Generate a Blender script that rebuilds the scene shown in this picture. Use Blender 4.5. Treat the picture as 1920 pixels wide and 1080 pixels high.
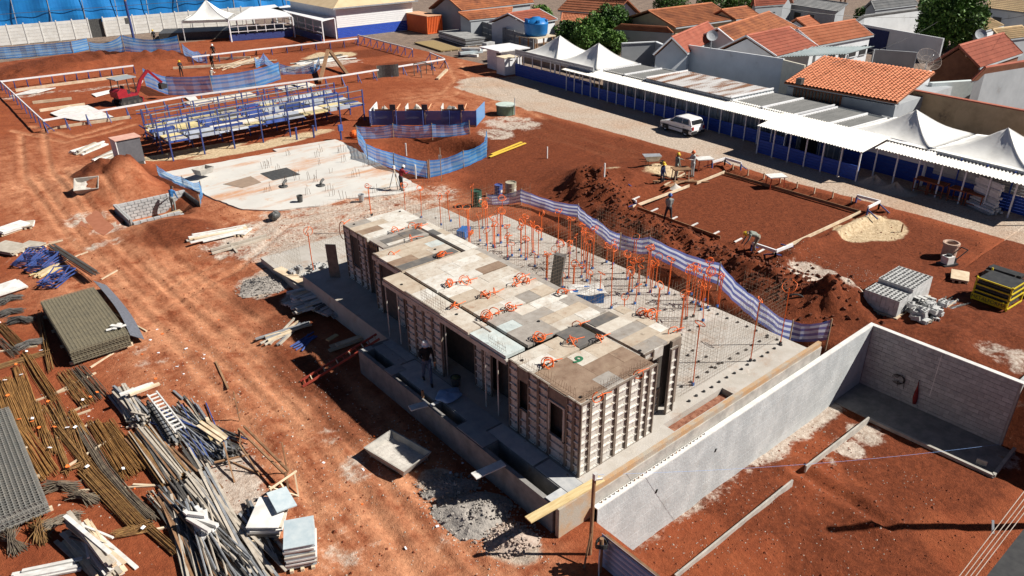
import bpy, bmesh, math, random
import numpy as np
from mathutils import Vector, Matrix
random.seed(7); rng = np.random.default_rng(7)
for o in list(bpy.data.objects): bpy.data.objects.remove(o)
SC = bpy.context.scene; COL = SC.collection
R = math.radians

# ---------------------------------------------------------------- camera, sky, sun, exposure
CAM_H, FPX = 17.0, 1400.0
PITCH, YAW, ROLL = R(27.114), R(39.699), R(-0.595)
_f = Vector((math.sin(YAW)*math.cos(PITCH), math.cos(YAW)*math.cos(PITCH), -math.sin(PITCH)))
_r = Vector((math.cos(YAW), -math.sin(YAW), 0)); _u = _r.cross(_f)
_r, _u = math.cos(ROLL)*_r + math.sin(ROLL)*_u, -math.sin(ROLL)*_r + math.cos(ROLL)*_u
cd = bpy.data.cameras.new('camera'); cam = bpy.data.objects.new('camera', cd); COL.objects.link(cam)
cd.sensor_width = 36; cd.lens = 36*FPX/1920; cd.clip_start = .5; cd.clip_end = 2000
cam.matrix_world = Matrix(((_r.x, _u.x, -_f.x, 0), (_r.y, _u.y, -_f.y, 0), (_r.z, _u.z, -_f.z, CAM_H), (0, 0, 0, 1)))
SC.camera = cam
SUN_TO = Vector((.86, -.71, 1.0)).normalized()
EL = math.asin(SUN_TO.z); AZ = math.atan2(SUN_TO.x, SUN_TO.y)
W = bpy.data.worlds.new('World'); SC.world = W; W.use_nodes = True
nt = W.node_tree; bg = nt.nodes['Background']
sk = nt.nodes.new('ShaderNodeTexSky'); sk.sky_type = 'NISHITA'; sk.sun_disc = False
sk.sun_elevation = EL; sk.sun_rotation = AZ; sk.altitude = 900; sk.air_density = .35; sk.dust_density = .1
nt.links.new(sk.outputs[0], bg.inputs[0]); bg.inputs[1].default_value = .05
ld = bpy.data.lights.new('sun', 'SUN'); ld.energy = 5.0; ld.angle = R(.5); ld.color = (1, .95, .87)
sun = bpy.data.objects.new('sun', ld); COL.objects.link(sun)
sun.rotation_euler = (-SUN_TO).to_track_quat('-Z', 'Y').to_euler()
vs = SC.view_settings; vs.view_transform = 'Standard'; vs.look = 'None'; vs.exposure = .62; vs.gamma = 1
SC.cycles.max_bounces = 5; SC.cycles.diffuse_bounces = 2; SC.cycles.transparent_max_bounces = 16

def P(x, y, z=0.0):                       # a point of the place from its position in the photograph and its height
    d = _r*((x-960)/FPX) - _u*((y-540)/FPX) + _f
    t = (z-CAM_H)/d.z
    return Vector((d.x*t, d.y*t, z))

# ---------------------------------------------------------------- helpers
XF = {}                                   # object name -> world matrix of things built at a base
class MB:
    def __init__(s): s.v = []; s.f = []; s.mi = []; s.k = 0
    def add(s, vs, fs):
        n = len(s.v); s.v.extend([tuple(p) for p in vs]); s.f.extend([tuple(i+n for i in q) for q in fs]); s.mi.extend([s.k]*len(fs)); return s
    def box(s, x0, x1, y0, y1, z0, z1):
        return s.add([(x0,y0,z0),(x1,y0,z0),(x1,y1,z0),(x0,y1,z0),(x0,y0,z1),(x1,y0,z1),(x1,y1,z1),(x0,y1,z1)], BOXF)
    def cbox(s, c, d, rz=0, rx=0, ry=0):
        m = Matrix.Translation(Vector(c)) @ Matrix.Rotation(rz,4,'Z') @ Matrix.Rotation(ry,4,'Y') @ Matrix.Rotation(rx,4,'X')
        a,b,e = d[0]/2,d[1]/2,d[2]/2
        return s.add([m @ Vector(q) for q in ((-a,-b,-e),(a,-b,-e),(a,b,-e),(-a,b,-e),(-a,-b,e),(a,-b,e),(a,b,e),(-a,b,e))], BOXF)
    def bar(s, p, q, w, h=None, up=(0,0,1)):
        p = Vector(p); q = Vector(q); h = h or w; d = (q-p)
        if d.length < 1e-6: return s
        d.normalize(); u0 = Vector(up)
        if abs(d.dot(u0)) > .98: u0 = Vector((1,0,0))
        a = d.cross(u0).normalized()*(w/2); b = a.cross(d).normalized()*(h/2)
        return s.add([p-a-b,p+a-b,p+a+b,p-a+b,q-a-b,q+a-b,q+a+b,q-a+b], [(0,1,2,3),(7,6,5,4),(0,4,5,1),(1,5,6,2),(2,6,7,3),(3,7,4,0)])
    def tube(s, pts, r, n=6, r2=None, caps=True):
        pts = [Vector(p) for p in pts]; m = len(pts); V = []; pa = None
        for i, p in enumerate(pts):
            d = (pts[min(i+1,m-1)]-pts[max(i-1,0)])
            if d.length < 1e-9: d = Vector((0,0,1))
            d.normalize()
            if pa is None: pa = d.cross(Vector((0,0,1)) if abs(d.z) < .9 else Vector((1,0,0))).normalized()
            else:
                pa = pa - d*pa.dot(d)
                pa = pa.normalized() if pa.length > 1e-6 else d.orthogonal().normalized()
            pb = d.cross(pa); rr = r if r2 is None else r+(r2-r)*i/max(1,m-1)
            for k in range(n):
                a = 2*math.pi*k/n; V.append(p+pa*(math.cos(a)*rr)+pb*(math.sin(a)*rr))
        F = [(i*n+k, i*n+(k+1)%n, (i+1)*n+(k+1)%n, (i+1)*n+k) for i in range(m-1) for k in range(n)]
        if caps: F += [tuple(reversed(range(n))), tuple(range((m-1)*n, m*n))]
        return s.add(V, F)
    def lathe(s, prof, c=(0,0,0), n=16):
        V = []; F = []; m = len(prof)
        for r_, z in prof:
            for k in range(n):
                a = 2*math.pi*k/n; V.append((c[0]+r_*math.cos(a), c[1]+r_*math.sin(a), c[2]+z))
        for i in range(m-1):
            for k in range(n): F.append((i*n+k, i*n+(k+1)%n, (i+1)*n+(k+1)%n, (i+1)*n+k))
        return s.add(V, F)
    def prism(s, poly, z0, z1):
        n = len(poly)
        return s.add([(p[0],p[1],z0) for p in poly]+[(p[0],p[1],z1) for p in poly],
                     [tuple(reversed(range(n))), tuple(range(n,2*n))]+[(i,(i+1)%n,n+(i+1)%n,n+i) for i in range(n)])
    def extr(s, prof, p0, axis, side):     # profile (a,b) extruded along axis; a along side, b up
        n = len(prof); p0 = Vector(p0); ax = Vector(axis); sd = Vector(side)
        V = [p0+sd*a+Vector((0,0,b)) for a,b in prof]; V += [v+ax for v in V]
        return s.add(V, [tuple(reversed(range(n))), tuple(range(n,2*n))]+[(i,(i+1)%n,n+(i+1)%n,n+i) for i in range(n)])
    def grid(s, fn, nu, nv):
        V = [fn(i/nu, j/nv) for i in range(nu+1) for j in range(nv+1)]
        return s.add(V, [(i*(nv+1)+j, (i+1)*(nv+1)+j, (i+1)*(nv+1)+j+1, i*(nv+1)+j+1) for i in range(nu) for j in range(nv)])
    def solid(s, fn, nu, nv, t):           # a sheet with thickness t (vector)
        t = Vector(t); n0 = len(s.v); s.grid(fn, nu, nv); s.grid(lambda a,b: Vector(fn(a,b))+t, nu, nv)
        m = (nu+1)*(nv+1); I = lambda i,j: n0+i*(nv+1)+j; F = []
        for i in range(nu): F += [(I(i,0),I(i+1,0),I(i+1,0)+m,I(i,0)+m),(I(i,nv),I(i+1,nv),I(i+1,nv)+m,I(i,nv)+m)]
        for j in range(nv): F += [(I(0,j),I(0,j+1),I(0,j+1)+m,I(0,j)+m),(I(nu,j),I(nu,j+1),I(nu,j+1)+m,I(nu,j)+m)]
        s.f += F; s.mi += [s.k]*len(F); return s
    def mesh(s, name, mats, smooth=False):
        me = bpy.data.meshes.new(name); me.from_pydata(s.v, [], s.f)
        for m in (mats if isinstance(mats, (list, tuple)) else [mats]): me.materials.append(m)
        if any(s.mi): me.polygons.foreach_set('material_index', s.mi)
        if smooth: me.polygons.foreach_set('use_smooth', [True]*len(s.f))
        return me
    def build(s, name, mats, parent=None, world=True, smooth=False):   # world: verts are in world space
        if world and parent is not None:
            mi = XF[parent.name].inverted(); s.v = [tuple(mi @ Vector(p)) for p in s.v]
        o = bpy.data.objects.new(name, s.mesh(name, mats, smooth)); COL.objects.link(o)
        if parent is not None: o.parent = parent; XF[o.name] = XF[parent.name]
        else: XF[o.name] = Matrix()
        return o
BOXF = [(0,3,2,1),(4,5,6,7),(0,1,5,4),(1,2,6,5),(2,3,7,6),(3,0,4,7)]
def tag(o, label=None, cat=None, group=None, kind=None):
    if label: o['label'] = label
    if cat: o['category'] = cat
    if group: o['group'] = group
    if kind: o['kind'] = kind
    return o
def thing(name, label, cat, loc=(0,0,0), rz=0, group=None):
    o = bpy.data.objects.new(name, None); COL.objects.link(o); o.empty_display_size = .1
    o.location = loc; o.rotation_euler = (0,0,rz)
    XF[o.name] = Matrix.Translation(Vector(loc)) @ Matrix.Rotation(rz,4,'Z')
    return tag(o, label, cat, group)
def inst(name, mesh, parent=None, loc=(0,0,0), rot=(0,0,0), scale=(1,1,1)):   # loc in parent's own space
    o = bpy.data.objects.new(name, mesh); COL.objects.link(o); o.location = loc; o.rotation_euler = rot; o.scale = scale
    if parent is not None: o.parent = parent
    return o
def copy_tree(root, loc, rz=0, label=None, group=None):
    def cp(o, par):
        c = o.copy(); COL.objects.link(c); c.parent = par
        for ch in o.children: cp(ch, c)
        return c
    c = cp(root, None); c.location = loc; c.rotation_euler = (0,0,rz)
    if label: c['label'] = label
    if group: c['group'] = group
    return c

# ---------------------------------------------------------------- materials
MATS = {}
def M(name, c1, c2=None, scale=3.0, rough=.8, bump=.0, bscale=None, metal=0.0, var=0.0, detail=4, c3=None, stretch=None, spec=.3, trans=0.0, contrast=(.35,.65), alpha=None, stain=None):
    if name in MATS: return MATS[name]
    m = bpy.data.materials.new(name); m.use_nodes = True; n = m.node_tree.nodes; l = m.node_tree.links
    b = n['Principled BSDF']; b.inputs['Roughness'].default_value = rough; b.inputs['Metallic'].default_value = metal
    b.inputs['Specular IOR Level'].default_value = spec
    if trans: b.inputs['Transmission Weight'].default_value = trans
    c2 = c2 or tuple(x*.75 for x in c1)
    tc = n.new('ShaderNodeTexCoord'); mp = n.new('ShaderNodeMapping'); l.new(tc.outputs['Object'], mp.inputs[0])
    if stretch: mp.inputs['Scale'].default_value = stretch
    oi = n.new('ShaderNodeObjectInfo')
    ad = n.new('ShaderNodeVectorMath'); ad.operation = 'MULTIPLY_ADD'
    l.new(oi.outputs['Random'], ad.inputs[0]); ad.inputs[1].default_value = (37,53,71); l.new(mp.outputs[0], ad.inputs[2])
    t = n.new('ShaderNodeTexNoise'); t.inputs['Scale'].default_value = scale; t.inputs['Detail'].default_value = detail; t.inputs['Roughness'].default_value = .62
    l.new(ad.outputs[0], t.inputs['Vector'])
    r = n.new('ShaderNodeValToRGB'); e = r.color_ramp.elements
    e[0].position, e[1].position = contrast; e[0].color = (*c1,1); e[1].color = (*c2,1)
    if c3: k = e.new(min(.95, contrast[1]+.12)); k.color = (*c3,1)
    l.new(t.outputs['Fac'], r.inputs[0]); out = r.outputs[0]
    for sc_, col_, sscale, lo, hi, amt in (stain or ()):      # dirt lying across neighbouring pieces
        mp2 = n.new('ShaderNodeMapping'); mp2.inputs['Scale'].default_value = sscale; mp2.inputs['Rotation'].default_value = (0,0,R(-40) if sscale[0] != sscale[1] else 0); l.new(tc.outputs['Object'], mp2.inputs[0])
        ts = n.new('ShaderNodeTexNoise'); ts.inputs['Scale'].default_value = sc_; ts.inputs['Detail'].default_value = 8; ts.inputs['Roughness'].default_value = .68; l.new(mp2.outputs[0], ts.inputs['Vector'])
        mr = n.new('ShaderNodeMapRange'); mr.inputs[1].default_value = lo; mr.inputs[2].default_value = hi; mr.inputs[4].default_value = amt; l.new(ts.outputs['Fac'], mr.inputs[0])
        mx = n.new('ShaderNodeMix'); mx.data_type = 'RGBA'; l.new(mr.outputs[0], mx.inputs[0]); l.new(out, mx.inputs[6]); mx.inputs[7].default_value = (*col_,1); out = mx.outputs[2]
    if var:
        h = n.new('ShaderNodeHueSaturation'); mr = n.new('ShaderNodeMapRange'); mr.inputs[3].default_value = 1-var; mr.inputs[4].default_value = 1+var
        l.new(oi.outputs['Random'], mr.inputs[0]); l.new(mr.outputs[0], h.inputs['Value']); l.new(out, h.inputs['Color']); out = h.outputs[0]
    l.new(out, b.inputs['Base Color'])
    if bump:
        t2 = n.new('ShaderNodeTexNoise'); t2.inputs['Scale'].default_value = bscale or scale*6; t2.inputs['Detail'].default_value = 5
        l.new(ad.outputs[0], t2.inputs['Vector'])
        bp = n.new('ShaderNodeBump'); bp.inputs['Strength'].default_value = bump; bp.inputs['Distance'].default_value = .03
        l.new(t2.outputs['Fac'], bp.inputs['Height']); l.new(bp.outputs[0], b.inputs['Normal'])
    if alpha is not None: b.inputs['Alpha'].default_value = alpha
    MATS[name] = m; return m
# ---------------------------------------------------------------- ground
def noise2(x, y, s, seed=0):              # smooth value noise on arrays
    x = x/s; y = y/s; xi = np.floor(x).astype(np.int64); yi = np.floor(y).astype(np.int64); fx = x-xi; fy = y-yi
    fx = fx*fx*(3-2*fx); fy = fy*fy*(3-2*fy)
    def h(a, b):
        n = (a*374761393+b*668265263+seed*974634777) & 0xffffffff; n = ((n^(n>>13))*1274126177) & 0xffffffff
        return ((n^(n>>16)) & 0xffff)/65535.0
    return (h(xi,yi)*(1-fx)+h(xi+1,yi)*fx)*(1-fy)+(h(xi,yi+1)*(1-fx)+h(xi+1,yi+1)*fx)*fy
def fbm(x, y, s, seed=0, o=4):
    v = 0; a = .5; t = 0
    for i in range(o): v = v+a*noise2(x, y, s, seed+i*17); t += a; a *= .5; s *= .5
    return v/t
def seg_d(x, y, pts):                     # distance to a polyline
    d = np.full(np.shape(x), 1e9)
    for (ax, ay), (bx, by) in zip(pts[:-1], pts[1:]):
        dx, dy = bx-ax, by-ay; t = np.clip(((x-ax)*dx+(y-ay)*dy)/(dx*dx+dy*dy+1e-9), 0, 1)
        d = np.minimum(d, np.hypot(x-ax-t*dx, y-ay-t*dy))
    return d
def sm(a, b, x): t = np.clip((x-a)/(b-a), 0, 1); return t*t*(3-2*t)
def G(*pts, z=0): return [tuple(P(a, b, z)[:2]) for a, b in pts]
LOT_Z, LOT_X, LOT_Y = -2.55, 13.0, 11.86
def in_poly(x, y, poly, soft=.5):         # soft inside mask of a convex polygon
    m = np.ones(np.shape(x)); n = len(poly); cx = sum(p[0] for p in poly)/n; cy = sum(p[1] for p in poly)/n
    for i in range(n):
        (ax, ay), (bx, by) = poly[i], poly[(i+1)%n]; L = math.hypot(bx-ax, by-ay)
        d = ((bx-ax)*(y-ay)-(by-ay)*(x-ax))/L; dc = ((bx-ax)*(cy-ay)-(by-ay)*(cx-ax))/L
        m = m*sm(-soft, soft, d*np.sign(dc))
    return m
RIDGE = [(a+1.1,b-.2) for a,b in G((1075,372),(1110,400),(1160,440),(1230,470),(1310,505),(1400,540),(1470,580),(1520,590))]
PAD = [(34.0,18.9),(44.0,18.9),(44.0,29.5),(34.0,29.5)]
def track(*px):
    g = G(*px); out = []
    for i,(a,b) in enumerate(g):
        p, q_ = g[max(0,i-1)], g[min(len(g)-1,i+1)]; L = math.hypot(q_[0]-p[0],q_[1]-p[1]); out.append(((a,b),(-(q_[1]-p[1])/L,(q_[0]-p[0])/L)))
    return out
TRACKS = [track((95,330),(190,450),(330,570),(470,680),(640,830),(790,1000),(850,1090)),track((150,330),(240,440),(380,560),(520,660),(680,800),(800,930),(930,1080)),track((60,250),(70,330),(160,440),(290,560),(430,700),(600,880),(700,1040)),track((40,240),(130,262),(240,232)),track((850,118),(868,150),(840,178),(760,190)),track((900,150),(960,200),(1060,255),(1180,300)),track((300,560),(420,500),(520,420),(640,400),(780,372)),track((1180,290),(1010,250),(930,265))]
def ground_z(x, y, fine=True):
    x = np.asarray(x, float); y = np.asarray(y, float)
    z = (fbm(x, y, 9, 3)-.5)*.22
    if fine: z = z+(fbm(x, y, .9, 11)-.5)*(.09+.14*sm(24,30,x)*(1-sm(45,46,x))*(1-sm(33,45,y)))
    cl = fbm(x, y, 1.1, 5, 3)
    # spoil ridge beside the striped fence
    d = seg_d(x, y, RIDGE); z = z+np.exp(-(d/1.45)**2)*(.95+1.5*(cl-.5))
    # trench along the slab
    z = z-sm(24.9, 25.3, x)*(1-sm(26.8, 28.2, x))*sm(12.0, 12.6, y)*(1-sm(29, 32, y))*1.35*(x > 24)
    # spoil heap near the block pit, and others
    for (px, py, rr, hh) in ((215,335,2.6,1.5),(240,352,2.3,1.0),(265,345,2.0,.6),(110,128,6,1.1),(250,106,6,1.2),(300,115,4,.9),(40,150,4,.6),(300,430,1.6,.5),(345,440,2.2,.5),
                             (570,85,4,.9),(640,90,4,.7),(690,95,5,.7),(740,128,5,.6),(1150,350,3,.9),(1090,345,3,.6),(1580,540,3.2,.5),(1500,470,1.5,.4),(1820,640,4,.6),(470,100,4,.5),(930,395,3,.25),(1225,318,1.4,.35)):
        c = P(px, py); d = np.hypot(x-c.x, y-c.y); z = z+np.exp(-(d/rr)**2)*hh*(.75+.7*(cl-.3))
    # round pit behind the netting
    c = P(800, 285); d = np.hypot((x-c.x)/4.6, (y-c.y)/4.2); z = z-(1-sm(.75, 1.1, d))*1.3
    # block-lined pit
    z = z-in_poly(x, y, [(9.0,46.9),(13.6,46.9),(13.6,50.4),(9.0,50.4)], .15)*.9
    # levelled pad
    p = in_poly(x, y, PAD, .25); z = z*(1-p)+p*(.12+(fbm(x, y, 2, 4)-.5)*.06)
    e = np.minimum(np.minimum(abs(x-34), abs(x-44)), np.minimum(abs(y-18.9), abs(y-29.5)))
    inb = (x > 33) & (x < 45) & (y > 17.9) & (y < 30.5)
    z = z+np.where(inb, np.exp(-((e-.5)/.35)**2)*(1-p)*.35*(.4+cl), 0)
    # gravel road, rear slab, yard and paved plots stay level
    rd = sm(45.2, 46.4, x); z = z*(1-rd)
    z = z*(1-in_poly(x, y, [(12.5,40),(28,40),(28,58),(12.5,58)], .8))
    # footing under the house slab
    hs = in_poly(x, y, [(11.4,11.8),(25.4,11.8),(25.4,32),(11.4,32)], .2); z = np.where((x>11.4)&(x<25.3)&(y>11.8)&(y<32), np.minimum(z,0)*.5, z)
    # wheel ruts along the haul road
    rut = (1-sm(.0, .22, abs(np.mod(x+.25*np.sin(y*.12)*3, 1.9)-.95)-.12))
    z = z-rut*.05*in_poly(x, y, [(5,12),(11,12),(11.5,48),(6,48)], 1.2)*(fbm(x, y, 4, 9))
    for tl in TRACKS:                    # wheel tracks pressed into the soil
        for o in (-.85,.85):
            d = seg_d(x, y, [(a+o*c_, b+o*s_) for (a,b),(c_,s_) in tl]); z = z-.06*np.exp(-(d/.2)**2)+.035*np.exp(-((d-.34)/.12)**2)
    # lower plot
    lot = (x > LOT_X-.03) & (y < LOT_Y+.03)
    zl = LOT_Z+(fbm(x, y, 4, 21)-.5)*.34+(fbm(x, y, .7, 23)-.5)*.16
    d1 = seg_d(x, y, G((1500,885),(1670,990),z=LOT_Z)); zl = zl+np.exp(-((d1-.45)/.3)**2)*.28*fbm(x,y,.6,3)-np.exp(-(d1/.3)**2)*.12
    flat = sm(27.4, 27.9, x)*sm(4.5, 5.3, y)
    zl = zl*(1-flat)+LOT_Z*flat
    out = (x > 30.4) & (y < LOT_Y)
    lotm = lot & ~out
    z = np.where(lotm, zl, z)
    return z
def gz(x, y): return float(ground_z(np.array([x]), np.array([y]))[0])
def PG(px, py, dz=0.0):                   # the point of the ground seen at a pixel
    p = P(px, py)
    for _ in range(6): p = P(px, py, gz(p.x, p.y))
    return Vector((p.x, p.y, p.z+dz))
def lines(segs):
    out = []
    for a, b, s in segs: out += list(np.arange(a, b, s))
    return out
def geo(a, s, end, q):
    out = []; x = a
    while abs(x-a) < abs(end-a): out.append(x); x += s; s *= q
    return out
GX = sorted(set(np.round([-t for t in geo(12, .5, 600, 1.35)]+lines([(-11.9,-3,.4),(-3,13,.17),(13.1,31,.2),(31.1,60,.36)])+[12.97,12.985,30.39,30.41]+geo(60, .5, 700, 1.3), 3)))
GY = sorted(set(np.round([-t for t in geo(0, 1, 500, 1.4)]+lines([(.5,8,.25),(8,11.8,.18),(12.0,44,.18),(44,102,.36)])+[11.82,11.85,11.87,11.92]+geo(102, .5, 800, 1.3), 3)))
gx, gy = np.meshgrid(np.array(GX), np.array(GY), indexing='ij')
gzz = ground_z(gx, gy)
nx, ny = gx.shape
gv = np.stack([gx, gy, gzz], -1).reshape(-1, 3)
ii, jj = np.meshgrid(np.arange(nx-1), np.arange(ny-1), indexing='ij')
q = (ii*ny+jj).ravel(); gf = np.stack([q, q+ny, q+ny+1, q+1], -1)
me = bpy.data.meshes.new('ground'); me.vertices.add(len(gv)); me.vertices.foreach_set('co', gv.ravel())
me.loops.add(gf.size); me.loops.foreach_set('vertex_index', gf.ravel().astype(np.int32))
me.polygons.add(len(gf)); me.polygons.foreach_set('loop_start', np.arange(0, gf.size, 4, dtype=np.int32)); me.polygons.foreach_set('loop_total', np.full(len(gf), 4, np.int32))
me.polygons.foreach_set('use_smooth', np.ones(len(gf), bool)); me.update(calc_edges=True)
def attr(name, vals):
    a = me.attributes.new(name, 'FLOAT', 'POINT'); a.data.foreach_set('value', np.clip(vals, 0, 1).astype(np.float32).ravel())
def blobs(lst, z=0):
    m = np.zeros(gx.shape)
    for px, py, rx, ry, s in lst:          # pixel centre, radii in metres along x and y
        c = P(px, py, z); d = np.hypot((gx-c.x)/rx, (gy-c.y)/ry); m = np.maximum(m, s*(1-sm(.4, 1.15, d)))
    return m
# what the surface is made of: pale cement dust, yellow sand, crushed grey stone, fresh dark spoil, trodden orange dust
lotmask0 = ((gx > LOT_X) & (gy < LOT_Y)).astype(float)
dust = blobs([(610,820,.9,.9,.5),(440,355,5,4,.25),(600,430,7,7,.62),(520,440,6,5,.6),(700,400,6,5,.62),(640,470,4,4,.55),(800,370,4,3,.5),(560,480,3,3,.8),(160,410,2.2,1.8,.55),(220,425,2.2,1.4,.6),(200,455,2.0,.9,.5),(120,450,1.3,.9,.4),
              (470,500,2.5,3,.3),(500,530,2.2,2.2,.7),(560,560,1.5,1.5,.6),(400,880,1.8,2.2,.85),(430,930,1.5,2.0,.8),(380,850,1.2,1,.7),(290,675,1.2,.8,.45),(240,660,1.4,.8,.4),(900,800,.8,1.2,.5),
              (600,1000,1.3,1.6,.35),(650,1040,1.6,1.2,.4),(960,230,3.5,4,.6),(930,250,2,3,.6),(1540,550,1,3,.85),(1520,515,1.2,1.8,.8),(1600,385,4,3,.2),(330,75,6,3,.5),(620,120,6,4,.6),(560,130,5,3,.5),
              (60,178,5,1.5,.5),(190,165,6,1.2,.5),(720,140,5,2,.3),(770,75,4,4,.2),(690,870,1.6,1.2,.5),(745,850,1.5,1.2,.5),(1900,690,1.5,2.5,.5),(980,165,6,4,.2),(40,480,2,3,.3),(860,1000,1.4,1.8,.35)])
dust = np.maximum(dust, blobs([(1622,812,1.1,1.3,.62),(1590,838,.9,1.1,.6),(1550,866,.6,.6,.5),(1530,930,.8,.5,.4),(1870,855,1.2,1.3,.6)], LOT_Z)*(gy < 11.9))
dust = np.maximum(dust, lotmask0*np.exp(-((11.66-gy)/.75)**2)*(.45+.4*sm(18,27,gx))*(gx < 28))
sand = blobs([(1645,430,2.6,1.9,1),(1600,440,1.5,1.6,.8),(620,105,5,3.5,.7),(1150,337,1.2,1,.5),(350,287,6,1.6,.9),(480,275,7,1.5,.8),(560,255,5,1.5,.6),(1240,325,2.5,2,.6),(80,245,3.5,7,.3)])
road = sm(45.6, 46.6, gx+.8*(fbm(gx, gy, 5, 8)-.5))*(1-sm(56, 60, gx))*(1-sm(60, 70, gy))
gravel = np.maximum(road, blobs([(930,160,4.5,7,.8),(870,960,1.0,1.6,.9),(820,905,.8,1.0,.9),(960,1020,1.2,1.6,.6),(520,520,1.5,1.8,.7),(490,545,1.2,1.2,.5)]))
dark = np.exp(-(seg_d(gx, gy, RIDGE)/2.6)**2)*.95
dark = np.maximum(dark, in_poly(gx, gy, PAD, .5)*.55)
dark = np.maximum(dark, in_poly(gx, gy, [(25.2,12),(30.5,12),(33,32),(25.2,32)], 1)*.7)
dark = np.maximum(dark, blobs([(575,700,1.6,5,.55),(640,790,1.2,3,.5),(480,560,2.2,3,.5),(540,610,2,2.5,.5),(300,640,2,4,.25),(150,480,2,3,.25),(215,335,3.2,3.2,.9),(110,125,9,6,.7),(250,103,9,5,.7),(300,115,7,4,.5),(40,145,8,5,.6),(340,440,3,3,.7),(420,470,3,2.5,.4),(600,90,7,4,.9),(690,100,6,4,.7),(800,275,5,5,.8),(900,270,5,4,.6),
                               (1000,330,8,5,.7),(1100,300,10,7,.65),(950,300,5,4,.6),(1750,640,7,8,.75),(1600,560,5,6,.75),(1800,560,8,6,.6),(1650,480,4,3,.6),(740,125,7,4,.6),(1080,260,10,6,.35),(180,225,2,3,.2),(60,215,3,8,.3)]))
dark = np.maximum(dark, in_poly(gx, gy, [(27,12.2),(45.5,12.2),(45.5,50),(31,50)], 2)*(.62+.5*(fbm(gx, gy, 6, 77)-.35)))
lotmask = ((gx > LOT_X) & (gy < LOT_Y)).astype(float)
dark = np.maximum(dark, lotmask*(.30+.85*sm(.36,.60,fbm(gx, gy, 3.4, 41))))
far = np.maximum(sm(56, 57.5, gx), sm(112, 118, gy))
orange = in_poly(gx, gy, [(4.5,10),(11.2,10),(12,62),(3.5,62)], 1.5)*(.45+.75*fbm(gx, gy, 3, 31))+blobs([(60,300,5,10,.5),(880,190,8,10,.5),(30,560,3,4,.3)])
orange = np.maximum(orange, blobs([(850,130,8,12,.4),(1100,225,12,8,.2)]))
orange = np.maximum(orange, blobs([(650,440,8,8,.95),(560,400,8,7,.9),(760,390,6,5,.8),(480,380,5,5,.7)]))
trk = np.zeros(gx.shape)
for tl in TRACKS:
    for o in (-.85,.85): trk = np.maximum(trk, np.exp(-(seg_d(gx, gy, [(a+o*c_, b+o*s_) for (a,b),(c_,s_) in tl])/.26)**2))
orange = np.maximum(orange, trk*.75)
attr('track', trk)
for n_, a_ in (('dust',dust),('sand',sand),('gravel',gravel),('dark',dark),('orange',orange),('far',far)): attr(n_, a_)
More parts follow.
